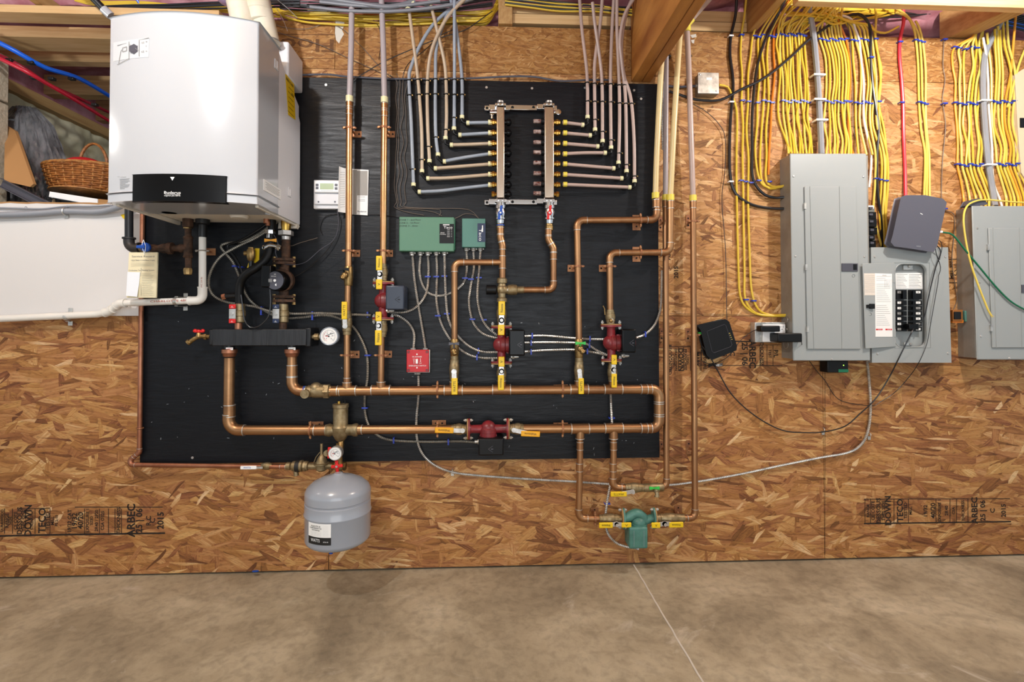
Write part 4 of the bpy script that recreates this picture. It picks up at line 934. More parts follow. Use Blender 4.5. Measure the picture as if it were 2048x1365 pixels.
# ------------------------------------------------------------------ ball valves with yellow levers
def valve(label, c0, c1, r, chrome, grips, D_=D, words=None, m='bronze', gm='yellow', name='ball_valve', stem=True, union=None):
    a, e = P(*c0, D_), P(*c1, D_); u = (e - a).normalized(); l = (e - a).length; t = thing(name, label, 'valve', (a + e) / 2)
    b = MB(); k = l / 10
    b.lathe(a, u, [(0, r * 1.12), (k * 1.4, r * 1.12), (k * 1.5, r * 1.24), (k * 3, r * 1.24), (k * 3.2, r * 1.34), (k * 5, r * 1.45), (k * 6.8, r * 1.34), (k * 7, r * 1.24), (k * 8.5, r * 1.24), (k * 8.6, r * 1.12), (k * 10, r * 1.12)], 16)
    b.build('body', m, t)
    for i, (x, y) in enumerate(chrome):
        p = P(x, y, D_ + r * 1.3); b = MB(); b.cyl(V((p.x, -D_, p.z)), p - Y * .014, .0062, n=12); b.hex(p - Y * .010, p - Y * .0155, .0085); b.build('stem', 'steel', t)
    gd = D_ + r * 1.3 + .012
    for i, g_ in enumerate(grips):
        x0, y0, x1, y1 = g_[:4]; rot = radians(g_[4]) if len(g_) > 4 else 0
        cx, cy = (x0 + x1) / 2, (y0 + y1) / 2; p = P(cx, cy, gd + .002); hw, hh = S(x1 - x0, gd) / 2, S(y1 - y0, gd) / 2
        uu = V((cos(rot), 0, sin(rot))); vv = V((-sin(rot), 0, cos(rot)))
        sx, sy = min(chrome, key=lambda q: (q[0] - cx) ** 2 + (q[1] - cy) ** 2); q = P(sx, sy, gd)
        w2 = min(hw, hh) * .8; dr = p - q; dr.y = 0; dl = dr.length; dn = dr.normalized(); pn = dn.cross(Y).normalized()
        b = MB(); b.obox(V((q.x, -gd, q.z)) + dn * (dl * .5 - w2 * .5), dn * (dl * .5 + w2 * .2), pn * w2, Y * .0012); b.cyl((q.x, -gd + .002, q.z), (q.x, -gd - .002, q.z), w2 * 1.15); lv = b.build('lever', 'steel', t, bev=.0008)
        b = MB(); b.obox(V((p.x, -gd, p.z)), uu * hw, vv * hh, Y * .0042); gr = b.build('grip', gm, lv, bev=.0034, seg=3)
        wd = words[i] if words else None
        if wd:
            b = MB(); tr = pi / 2 if hh > hw else 0
            tr += (pi if wd.startswith('~') else 0); wd = wd.lstrip('~'); long_ = max(hw, hh)
            b.text(wd, V((p.x, -gd - .0044, p.z)), min(hw, hh) * .85, tr + rot, width=long_ * (1.25 if len(wd) > 3 else .5)); b.build('lettering', 'ink', gr)
    return t
valve('brass valve with two yellow grips on top of the upper left red pump', (765, 528), (766, 562), .0165, [(760, 549)], [(752, 512, 764, 541), (752, 559, 764, 579)], words=['Webstone', 'V'])
valve('brass valve with two yellow grips under the upper left red pump', (766, 642), (764, 674), .0165, [(758, 652)], [(751, 624, 763, 643), (750, 661, 763, 691)], words=['V', 'Webstone'])
valve('brass valve on the left riser with one yellow grip pointing up', (694, 622), (694, 670), .0165, [(690, 653)], [(683, 604, 694, 639)], words=['WATTS'])
valve('brass valve with two yellow grips directly under the mixing valve', (1003, 607), (1003, 650), .0165, [(1003, 641)], [(997, 603, 1010, 631), (996, 650, 1009, 671)], words=['Webstone', 'V'])
valve('brass valve with two yellow grips under the pump below the mixing valve', (1003, 730), (1003, 766), .0165, [(1003, 743)], [(997, 714, 1009, 734), (996, 751, 1008, 781)], words=['V', '~Webstone'])
valve('brass valve with one hanging yellow grip over the header, left of centre', (909, 712), (908, 766), .0165, [(908, 744)], [(903, 757, 915, 790)], words=['WATTS'])
valve('brass valve with one hanging yellow grip below the green handled drain', (1158, 716), (1158, 766), .0165, [(1159, 743)], [(1157, 757, 1168, 789)], words=['WATTS'])
valve('brass valve with two yellow grips under the right red pump', (1224, 726), (1225, 766), .0165, [(1227, 740)], [(1223, 710, 1234, 730), (1223, 748, 1234, 776)], words=['V', '~Webstone'])
vt = valve('brass valve with a brass knob on top of the right red pump', (1220, 620), (1221, 648), .017, [(1222, 641)], [], name='ball_valve')
b = MB(); p = P(1222, 642, D + .035); b.sph(p, .010); b.tube(PP([(1206, 612, .1), (1209, 618, .1), (1210, 630, .1)], 0), .003, 8); b.build('drain_cap', 'brass', vt)
valve('brass valve with a yellow grip pointing left at the horizontal red pump', (903, 859), (933, 859), .019, [(925, 862)], [(870, 856, 907, 867, -2)], words=['~Webstone'], gm='yellow2')
valve('brass valve with a yellow grip pointing right at the horizontal red pump', (1020, 858), (1050, 858), .019, [(1028, 861)], [(1042, 863, 1080, 874, -3)], words=['~Webstone'], gm='yellow2')
valve('brass valve with a yellow grip pointing left, below the black board', (1250, 976), (1286, 976), .0165, [(1265, 984)], [(1221, 984, 1254, 994)], words=['~WATTS'])
valve('brass valve with two yellow grips left of the green pump', (1198, 1038), (1242, 1038), .0165, [(1233, 1049)], [(1198, 1046, 1226, 1057), (1243, 1046, 1263, 1056)], words=['~Webstone', 'V'])
valve('brass valve with two yellow grips right of the green pump', (1312, 1037), (1368, 1037), .0165, [(1329, 1048)], [(1303, 1046, 1321, 1057), (1338, 1045, 1367, 1056)], words=['V', '~Webstone'])
# big union valve near the return port
t = thing('union_valve', 'big brass union valve with a side cap at the start of the return header', 'valve', P(635, 783, D))
b = MB(); q = lambda x, y=783: P(x, y, D)
b.lathe(q(606), X, [(0, .024), (S(8), .024), (S(10), .028), (S(18), .028), (S(19), .031), (S(42), .031), (S(43), .026)], 20); b.lathe(q(648), X, [(0, .027), (.002, .034), (S(10), .034), (S(12), .026), (S(14), .026)], 6)
b.sph(q(632, 778), .03); b.build('body', 'bronze', t)
b = MB(); b.cyl(q(616, 786) - Y * .02, q(616, 786) - Y * .045, .02, n=18); b.cyl(q(616, 786) - Y * .045, q(616, 786) - Y * .047, .011, n=14); b.build('side_cap', 'bronze', t)
b = MB(); b.cyl(q(608) - X * .001, q(611), .0245, n=20); b.build('tape', 'bluehandle', t)
# air separator
t = thing('air_separator', 'bronze air separator with a brass air vent on top', 'air separator', P(682, 884, D)); b = MB(); c = lambda y: P(681, y, D)
b.lathe(c(882), Z, [(0, .017), (.01, .026), (.03, .036), (S(26), .040), (S(30), .033), (S(62), .033), (S(63), .036), (S(69), .036), (S(70), .028)], 24)
b.lathe(P(652, 861, D), X, [(0, .026), (S(6), .030), (S(7), .030), (S(12), .025), (S(48), .025), (S(53), .030), (S(58), .030), (S(60), .026)], 20); b.build('body', 'bronze', t)
b = MB(); b.lathe(c(824), Z, [(0, .027), (.003, .0285), (S(4), .0285), (S(5), .025), (S(14), .025), (S(15), .012)], 24); b.cyl(P(678, 810, D), P(678, 803, D), .007); b.build('air_vent', 'brass_bright', t)
b = MB(); b.cyl(P(690, 808, D), P(690, 800, D), .003); b.cyl(P(683, 807, D), P(687, 801, D), .002); b.build('vent_cap', 'blackplastic', t)
# drop to the expansion tank with its fittings
dT = .16
t = thing('tank_fitting', 'brass tee column between the air separator and the expansion tank', 'fitting', P(678, 945, dT)); b = MB()
b.tube(PP([(682, 882, D), (681, 900, .11), (678, 915, .15), (677, 947, dT)], 0), .0135, 14); b.lathe(P(680, 893, D), Z, [(0, .016), (.002, .018), (.014, .018), (.016, .014)], 8)
b.lathe(P(677, 940, dT), Z, [(0, .018), (.004, .022), (.03, .022), (.036, .017), (.06, .017)], 14); b.cyl(P(664, 933, dT - .01), P(692, 933, dT - .01), .015); b.hex(P(686, 933, dT - .01), P(692, 933, dT - .01), .019); b.build('column', 'brass', t)
b = MB(); b.cyl(P(677, 896, .11), P(677, 900, .11), .0165); b.cyl(P(678, 944, dT), P(678, 950, dT), .0165); b.build('tape', 'pexblue', t)
t = thing('pressure_gauge', 'round pressure gauge above the expansion tank', 'gauge', P(669, 908, .2))
def gauge(t, c, R, deep=.03, rim='steel', text_=True):
    b = MB(); b.cyl(c + Y * deep, c, R, n=32); b.torus(c, Y, R * .97, R * .06, 32, 8); b.build('case', rim, t)
    b = MB(); b.cyl(c, c - Y * .0012, R * .9, n=32); dl = b.build('dial', 'label', t)
    b = MB()
    for k in range(28):
        th = radians(-45 + 270 * k / 27); r0 = R * (.62 if k % 5 else .5); v_ = V((cos(th), 0, sin(th))); b.line(c - Y * .0016 + v_ * r0, c - Y * .0016 + v_ * R * .74, R * .018, 0)
    if text_:
        for k in range(6): th = radians(225 - 270 * k / 5); b.text(str(k * 15), c - Y * .0014 + V((cos(th), 0, sin(th))) * R * .38, R * .12)
    b.build('scale', 'ink', dl)
    b = MB(); b.line(c - Y * .0026 - V((.3, 0, -.1)) * R, c - Y * .0026 + V((.5, 0, .35)) * R, R * .05, 0); b.cyl(c - Y * .002, c - Y * .004, R * .08, n=10); b.build('needle', 'ink', dl)
    b = MB(); b.tube([c - Y * .002 + V((cos(radians(a_)), 0, sin(radians(a_)))) * R * .56 for a_ in range(120, 260, 10)], R * .012, 5); b.line(c - Y * .003 - V((.0, 0, .0)) * R, c - Y * .003 + V((-.35, 0, .02)) * R, R * .06, 0); b.build('red_hand', 'redhandle', dl)
gauge(t, P(670, 908, .215), S(13, .21))
t = thing('feed_valve', 'brass pressure reducing feed valve with an upright stem left of the pressure gauge', 'valve', P(643, 935, .12)); dv = .13
b = MB(); q = lambda x, y=933: P(x, y, dv)
b.lathe(q(572), X, [(0, .012), (.003, .018), (S(8), .018), (S(10), .012), (S(12), .022), (S(30), .026), (S(31), .019), (S(37), .021), (S(40), .021), (S(42), .014)], 14); b.cyl(q(590), P(593, 952, dv), .011)
b.build('strainer', 'bronze', t)
b = MB(); b.lathe(q(606), X, [(0, .019), (.004, .023), (.014, .023), (.018, .015), (S(56), .015)], 10)
b.lathe(P(643, 943, dv), Z, [(0, .013), (.008, .024), (.028, .026), (.032, .034), (.037, .034), (.039, .026), (.06, .018), (.072, .009), (.076, .006)], 20); b.cyl(P(643, 909, dv), P(643, 888, dv), .006)
b.tube([P(x, y, dv + .02) for x, y in [(628, 925), (632, 915), (640, 905)]], .002, 6); b.build('body', 'bronze', t)
b = MB(); b.cyl(q(592), q(600), .0265, n=14); b.build('label', 'ink', t)
t = thing('drain_cock', 'small brass cock with a red disc handle behind the pressure gauge', 'valve', P(660, 908, .17)); b = MB(); b.cyl(P(656, 910, .15), P(678, 925, .15), .009); b.lathe(P(655, 906, .16), -Y, [(0, .014), (.014, .014)], 14); b.torus(P(659, 908, .185), Y + X * .4, .016, .002, 20, 6); b.build('body', 'bronze', t)
b = MB(); b.obox(P(659, 904, .19), X * .007, Z * .02, Y * .004); b.obox(P(657, 914, .19), X * .004, Z * .008, Y * .004); b.build('handle', 'redhandle', t, bev=.003)
t = thing('drain_cock', 'brass cock with a red four lobed handle just above the expansion tank', 'valve', P(675, 933, .19)); b = MB(); b.cyl(P(675, 933, .15), P(675, 933, .2), .009); b.build('stem', 'brass', t)
b = MB(); c = P(674, 933, .205)
for k in range(4): th = radians(90 * k + 6); v_ = V((cos(th), 0, sin(th))); b.obox(c + v_ * .013, v_ * .012, v_.cross(Y) * .0065, Y * .005)
b.cyl(c - Y * .006, c + Y * .005, .011, n=14); b.build('handle', 'redhandle', t, bev=.002); b = MB(); b.cyl(c - Y * .006, c - Y * .009, .005, n=10); b.build('nut', 'steel', t)
# white handled valve on the feed line
t = thing('ball_valve', 'small brass valve with a white lever on the thin copper feed line', 'valve', P(532, 934, .068)); q = P(522, 933, .07)
b = MB(); b.lathe(P(523, 933, .068), X, [(0, .011), (.005, .015), (.02, .018), (.032, .018), (.04, .013), (.048, .012)], 12); b.cyl(P(529, 935, .07), P(522, 936, .1), .006); b.build('body', 'bronze', t)
b = MB(); b.obox(P(512, 936, .1), X * .03, Z * .005, Y * .0015); lv = b.build('lever', 'steel', t)
b = MB(); b.obox(P(497, 936, .102), X * .036, Z * .008, Y * .004); gr = b.build('grip', 'white', lv, bev=.0034); b = MB(); b.text('WATTS', P(494, 936, .1066), .007); b.build('lettering', 'bluehandle', gr)
# expansion tank
t = thing('expansion_tank', 'grey expansion tank hanging from the air separator', 'tank', P(676, 1108, .26)); TD = .235
ctop = P(676, 948, TD); cb_ = P(676, 1092, TD); RT = (P(741, 1030, TD) - P(611, 1030, TD)).length / 2 * .985; H = ctop.z - cb_.z; cx = (P(741, 1030, TD).x + P(611, 1030, TD).x) / 2
cc = V((cx, -TD, cb_.z))
prof = []
for k in range(9): a_ = pi / 2 * k / 8; prof.append((.045 - .045 * cos(a_), RT * sin(a_) * .995 if k else .001))
zs1, zs2 = H * .49, H * .62
prof = [(p[0] - .0, p[1]) for p in prof] + [(H * .47, RT), (H * .485, RT * 1.022), (H * .5, RT * 1.022), (H * .515, RT), (H * .63, RT), (H * .64, RT * .975), (H * .66, RT * .975), (H * .67, RT), (H - .075, RT), (H - .068, RT * .995), (H - .05, RT * .93), (H - .03, RT * .76), (H - .012, RT * .45), (H - .004, RT * .2), (H, .02), (H + .004, .016)]
b = MB(); b.lathe(cc, Z, prof, 56); b.build('shell', 'tank', t)
b = MB(); b.cyl(cc + V((-.02, -.03, .012)), cc + V((-.02, -.03, -.02)), .008); b.build('valve_cap', 'bluehandle', t)
def curved(bm, px0, y0, px1, y1, off=.0012, n=10):
    xs0 = (P(px0, y0, TD + RT * .8).x - cx) / RT; xs1 = (P(px1, y0, TD + RT * .95).x - cx) / RT; a0_, a1_ = math.asin(max(-.99, xs0)), math.asin(xs1)
    zt, zb_ = P((px0 + px1) / 2, y0, TD + RT * .9).z, P((px0 + px1) / 2, y1, TD + RT * .9).z; vs = []; fs = []
    for k in range(n + 1):
        a_ = a0_ + (a1_ - a0_) * k / n
        for r_ in (RT + off, RT + off - .0008):
            for z_ in (zt, zb_): vs.append((cx + sin(a_) * r_, -TD - cos(a_) * r_, z_))
    for k in range(n): i = k * 4; fs += [(i, i + 1, i + 5, i + 4), (i + 2, i + 6, i + 7, i + 3), (i, i + 4, i + 6, i + 2), (i + 1, i + 3, i + 7, i + 5)]
    bm.add(vs, fs)
b = MB(); curved(b, 617, 1047, 663, 1074); lb = b.build('label', 'label', t)
b = MB(); curved(b, 617, 1074, 663, 1089); b.build('label_band', 'ink', lb)
def ont(px, py, off=.0018): xs = (P(px, py, TD + RT * .9).x - cx); y_ = sqrt(max(0, RT ** 2 - xs ** 2)); a_ = math.asin(max(-1, min(1, xs / RT))); r_ = RT + off; return V((cx + sin(a_) * r_, -TD - cos(a_) * r_, P(px, py, TD + RT * .9).z)), V((cos(a_), -(-sin(a_)) * 1, 0))
def ttext(bm, s_, px, py, h_, wd):
    p, _ = ont(px, py); a_ = math.asin((p.x - cx) / (RT + .0018)); bm.text(s_, p + V((sin(a_), -cos(a_), 0)) * .0012, S(h_, TD), 0, u=V((cos(a_), sin(a_), 0)), v=Z, width=S(wd, TD), nrm=V((sin(a_), -cos(a_), 0)))
b = MB(); ttext(b, 'WATTS', 632, 1080, 6, 20); ttext(b, 'ETX-30', 654, 1082, 2, 9); b.build('lettering', 'white', lb)
b = MB(); ttext(b, 'Model: ETX-30', 633, 1052, 2.6, 20); ttext(b, 'Potable Expansion Tank', 633, 1056, 2.4, 26); ttext(b, 'with Diaphragm', 633, 1060, 2.2, 18)
for k in range(4): ttext(b, '--------------', 634, 1064 + k * 2.2, .5, 22)
for k in range(7): ttext(b, '------', 654, 1051 + k * 3, .5, 10)
b.build('fine_print', 'ink', lb)
# drain tees
def hose_bib(label, c, D_, m, spout, handle, hm, tee=None):
    t = thing('drain_valve', label, 'valve', P(*c, D_)); b = MB(); p = P(*c, D_)
    if tee: b.lathe(P(tee[0], tee[2], D_), Z, [(0, .017), (.004, .019), (S(tee[2] - tee[1]) * .5, .021), (S(tee[2] - tee[1]) - .004, .019), (S(tee[2] - tee[1]), .017)], 14)
    q = p - Y * .035; b.cyl(p, q, .0125); b.sph(q, .0155); e = P(*spout, D_ + .045); b.tube(cat([q, (q + e) / 2 + V((0, -.003, .002)), e], .006), .0095, 12); b.cyl(e + (q - e).normalized() * .008, e, .0125, n=14); b.build('body', m, t)
    b = MB(); h = P(*handle, D_ + .048); b.cyl(q, h, .004, n=8)
    for k in (-1, 1): b.hexa([h + V((0, y_, -.003)) for y_ in (-.003, -.003, .003, .003)] if False else [h + V((0, -.003, -.003)), h + V((k * .024, -.003, -.008)), h + V((k * .024, -.003, .008)), h + V((0, -.003, .004))], [h + V((0, .003, -.003)), h + V((k * .024, .003, -.008)), h + V((k * .024, .003, .008)), h + V((0, .003, .004))])
    b.build('handle', hm, t, bev=.001); return t
hose_bib('brass drain tee with a spout turned left on the left riser', (694, 552), D, 'brass', (684, 557), (687, 539), 'blackplastic', (697, 535, 572))
hose_bib('small brass drain valve with a dark handle on the branch left of the mixing valve', (909, 702), D, 'brass', (910, 709), (908, 688), 'greyplastic', (909, 680, 714))
hose_bib('brass drain valve with a green winged handle left of the right red pump', (1158, 697), D, 'brass', (1167, 706), (1161, 687), 'greenhandle', (1158, 680, 716))
hose_bib('brass drain valve with a green winged handle below the black board', (1308, 976), .08, 'bronze', (1314, 995), (1309, 977), 'greenhandle')
b = MB(); b.lathe(P(1286, 976, .085), X, [(0, .017), (.004, .019), (S(20), .02), (S(38), .019), (S(40), .017)], 14); tag(b.build('pipe_tee', 'bronze'), 'bronze tee between the low yellow lever valve and the low green handle', 'fitting')
# mixing valve
t = thing('mixing_valve', 'bronze mixing valve with a black cylindrical knob below the manifold', 'valve', P(1004, 580, D)); b = MB()
b.lathe(P(1004, 606, D), Z, [(0, .019), (.003, .024), (S(8), .024), (S(10), .017), (S(16), .019), (S(34), .019), (S(37), .017), (S(38), .024), (S(46), .024), (S(48), .018)], 12)
b.sph(P(1004, 580, D), .026); b.lathe(P(996, 580, D), X, [(0, .02), (S(18), .02), (S(19), .024), (S(28), .026), (S(36), .024), (S(37), .017), (S(50), .017)], 14); b.build('body', 'bronze', t)
b = MB(); b.lathe(P(993, 580, D), -X, [(0, .017), (.003, .022), (S(19), .0225), (S(20), .019)], 24); b.build('knob', 'blackplastic', t)
b = MB(); b.cyl(P(1018, 580, D + .02), P(1018, 580, D + .0225), .008); b.build('badge', 'label', t)
# ================================================================== black hydraulic header and boiler pump
D = .1
t = thing('hydraulic_header', 'black steel header box under the boiler with a supply and a return port', 'header', P(520, 692, D))
b = MB(); b.pbox(424, 659, 612, 692, BD + .004, D + .04); b.build('casing', mat('black_metal', '15171b', .45, c2='24262a', ns=14, bump=.2, bs=30, stretch=(6, 1, .5)), t, bev=.003)
for q_ in ((610, 656, 621, 694), (418, 660, 425, 691)): b = MB(); b.pbox(*q_, BD + .004, D + .03); b.build('end_cap', 'blackiron', t, bev=.004)
for x, w_ in ((459, 'SUPPLY'), (584, 'RETURN')):
    b = MB(); b.lathe(P(x, 714, D), Z, [(0, .024), (.004, .027), (.014, .029), (.018, .033), (S(10, D) + .01, .033), (S(11, D) + .01, .03)], 24); b.build('port', 'copper_red', t)
    b = MB(); b.cyl(P(x, 704, D), P(x, 700, D), .031, n=24); b.build('tape', 'pexblue', t)
    b = MB(); b.cyl(P(x, 701, D), P(x, 690, D), .024, n=20); b.build('neck', 'blackiron', t)
    b = MB(); q = P(x, 698, D + .026); b.obox(q, X * .0155, Z * .006, Y * .001); lb = b.build('port_label', 'label', t); b = MB(); b.text(w_, q - Y * .0012, .0055, width=.025); b.build('lettering', 'redhandle' if w_ == 'SUPPLY' else 'ink', lb)
# tap on the left, gauge on the right
t = thing('drain_tap', 'brass tap with a red handle on the left end of the black header', 'valve', P(400, 678, D)); b = MB()
b.tube(cat(PP([(420, 674), (402, 673), (391, 677), (383, 682), (378, 686)], D), .006), .0095, 12); b.lathe(P(380, 683, D), V((-.7, 0, -.6)), [(0, .011), (.002, .013), (.012, .013)], 12); b.lathe(P(398, 674, D), Z, [(0, .013), (S(7, D), .01), (S(9, D), .006)], 10)
b.hex(P(409, 674, D), P(414, 674, D), .014); b.build('spout', 'brass', t)
b = MB(); h = P(398, 663, D)
for k in (-1, 0, 1): b.sph(h + V((k * .017, -.004 * (1 - abs(k)), .002 * abs(k))), .0095, (1, .7, .9), 12, 8)
b.obox(h, X * .018, Y * .005, Z * .005); b.build('handle', 'redhandle', t)
t = thing('temperature_gauge', 'round white faced gauge on the right end of the black header', 'gauge', P(658, 673, D))
b = MB(); b.lathe(P(619, 674, D), X, [(0, .011), (S(9, D), .011), (S(10, D), .016), (S(18, D), .016), (S(19, D), .01), (S(26, D), .01)], 10); b.build('stem', 'bronze', t)
gauge(t, P(658, 673, D + .02), S(17.5, D), .03, 'pexblue')
# return side column: unions, flanges, pump
t = thing('boiler_return_column', 'dark iron pipe column with unions and flanges under the right of the boiler', 'pipe', P(568, 655, D)); Q = lambda x, y: P(x, y, D)
b = MB(); b.lathe(Q(572, 462), Z, [(0, .018), (S(9), .022), (S(18), .022), (S(20), .016), (S(26), .018)], 18); b.build('brass_nipple', 'brass_bright', t)
b = MB(); b.lathe(Q(572, 472), Z, [(0, .02), (.002, .033), (S(9), .033), (S(10), .022)], 6); b.lathe(Q(572, 482), Z, [(0, .018), (S(8), .02)], 18); b.build('union_nut', 'steel', t)
b = MB(); b.cyl(Q(572, 518), Q(572, 480), .019); b.cyl(Q(566, 660), Q(566, 560), .0165); b.tube(PP([(572, 518), (570, 545)], D), .018)
for y in (520, 527, 594, 602): flange(b, Q(568, y), Z, X, w=.052, th=.012)
b.build('pipe', 'rust', t)
b = MB()
for y in (523, 598):
    for x in (549, 588): b.hex(Q(x, y - 9), Q(x, y - 5), .0085); b.hex(Q(x, y + 7), Q(x, y + 12), .0085); b.cyl(Q(x, y - 9), Q(x, y + 12), .005)
b.build('bolts', 'brass', t)
t = thing('boiler_pump', 'black round faced pump under the right side of the boiler', 'pump', P(562, 565, D + .03)); b = MB()
b.sph(Q(568, 562), .042, (1, 1, 1), 20, 12); b.lathe(Q(568, 562), -Y, [(0, .05), (.03, .052), (.034, .044)], 28); b.cyl(Q(568, 535), Q(568, 592), .021); b.build('volute', 'rust', t)
b = MB(); c = Q(567, 564) - Y * .02; dr = V((-.13, -1, 0)).normalized(); b.lathe(c, dr, [(0, .046), (.05, .046), (.056, .042)], 32); hd = b.build('motor', 'blackgloss', t)
b = MB(); f0 = c + dr * .0565; b.lathe(f0, dr, [(0, .040), (.001, .040)], 32); fc = b.build('face_plate', 'greyplastic', t)
b = MB(); f1 = f0 + dr * .0014; b.text('GRUNDFOS', f1 + Z * .019, .004, width=.034); b.cyl(f1, f1 + dr * .002, .006, n=14); b.obox(f1 - Z * .019 + X * .006, V((.003, 0, .003)), V((-.003, 0, .003)), Y * .0005)
for k in range(5): b.obox(f1 + V((.021, 0, .006 - k * .003)), X * .008, Z * .0004, Y * .0005); b.obox(f1 + V((-.02, 0, .006 - k * .003)), X * .008, Z * .0004, Y * .0005)
b.line(f1 + V((-.004, 0, .026)), f1 + V((.004, 0, .03)), .001, 0); b.line(f1 + V((.004, 0, .026)), f1 + V((-.004, 0, .03)), .001, 0); b.build('lettering', 'white', fc)
b = MB(); b.pbox(522, 530, 541, 575, D + .015, D + .075); b.build('terminal_box', 'blackgloss', t, bev=.005)
# isolation valves red and blue
for x, y, m, s_, lab in [(478, 628, 'redhandle', -1, 'brass valve with a red tab handle between boiler and black header'), (565, 628, 'navy', -1, 'brass valve with a dark blue tab handle under the black boiler pump')]:
    t = thing('isolation_valve', lab, 'valve', Q(x, y)); b = MB(); b.lathe(Q(x + 2, y + 18), Z, [(0, .017), (.004, .021), (S(12), .021), (S(13), .024), (S(22), .024), (S(23), .021), (S(35), .021), (S(36), .016)], 14); b.build('body', 'bronze', t)
    q = P(x - 13, y, D + .03); b = MB(); b.obox(q, X * .0145, Z * .022, Y * .002); b.cyl(q, q - Y * .006, .0055); b.cyl(q, V((P(x, y, D).x, -D, q.z)), .006); b.build('handle_plate', 'steel', t)
    for k in (-1, 1):
        b = MB(); q2 = q + Z * k * .033; b.obox(q2, X * .0145, Z * .0095, Y * .0045); gr = b.build('handle_grip', m, t, bev=.002); b = MB(); b.text('III', q2 - Y * .0048, .004); b.line(q2 - Y * .0047 - X * .006 - Z * .004, q2 - Y * .0047 + X * .006 - Z * .004, .001, 0); b.build('lettering', 'white', gr)
# supply side: insulated hose
t = thing('supply_hose', 'black curved pipe snaking from under the boiler to the red tab valve', 'pipe', Q(478, 610)); b = MB()
b.tube(cat(PP([(544, 440, .1), (541, 490, .1), (532, 518, .11), (512, 536, .12), (492, 549, .12), (480, 570, .11), (479, 612, .1)], 0), .012), .0185, 16); b.build('insulated_pipe', 'rubber', t)
b = MB(); b.cyl(P(479, 608, .1), P(479, 614, .1), .02); b.cyl(P(477, 660, .1), P(477, 646, .1), .016); b.build('copper_end', 'copper_red', t)
b = MB(); b.tube(cat(PP([(479, 592), (465, 592), (452, 593)], D), .01), .013, 12); b.build('side_branch', 'blackiron', t); b = MB(); b.hex(P(452, 593, D), P(445, 595, D), .014); b.build('side_cap', 'copper_red', t)
t = thing('relief_valve', 'small brass relief valve with a yellow tag under the boiler', 'valve', Q(500, 520)); b = MB()
b.lathe(Q(502, 548), Z, [(0, .010), (S(26), .010)], 12); b.build('riser', 'blackiron', t); b = MB(); b.lathe(Q(502, 523), Z, [(0, .011), (.004, .014), (S(8), .019), (S(20), .019), (S(24), .013), (S(26), .013)], 14); b.cyl(Q(502, 507), Q(489, 507), .011); b.build('body', 'brass', t)
b = MB(); q = P(515, 514, D - .01); b.pprism([(510, 497), (519, 497), (518, 527), (508, 526)], D - .02, D - .018); b.pprism([(497, 526), (501, 527), (499, 536), (494, 536)], D - .02, D - .018); b.build('tag', 'yellow', t)
t = thing('boiler_drain', 'chrome drain valve with an orange butterfly handle under the boiler', 'valve', Q(545, 490)); b = MB()
b.lathe(Q(541, 478), Z, [(0, .012), (.003, .018), (S(8), .018), (S(9), .024), (S(16), .024), (S(17), .016), (S(22), .016)], 8); b.tube(cat(PP([(532, 495), (540, 491), (552, 493), (562, 497)], D + .015), .006), .0095, 12); b.torus(Q(530, 496) - Y * .012, V((-.5, -1, -.2)), .008, .003, 16, 6); b.hex(Q(556, 494) - Y * .01, Q(563, 498) - Y * .01, .015); b.cyl(Q(540, 480), Q(541, 492), .008); b.build('body', 'chrome', t)
b = MB(); h = P(541, 481, D + .02)
for k in (-1, 1): b.hexa([h + V((0, -.003, -.003)), h + V((k * .027, -.003, -.008)), h + V((k * .027, -.003, .008)), h + V((0, -.003, .004))], [h + V((0, .003, -.003)), h + V((k * .027, .003, -.008)), h + V((k * .027, .003, .008)), h + V((0, .003, .004))])
b.build('handle', 'cableorange2', t, bev=.001)
b = MB(); b.cyl(P(533, 447, .12), P(533, 438, .12), .014, n=8); b.cyl(P(536, 452, .12), P(536, 444, .12), .01); tag(b.build('pipe_stub', 'copper_red'), 'small copper stub under the boiler left of the brass union', 'fitting')
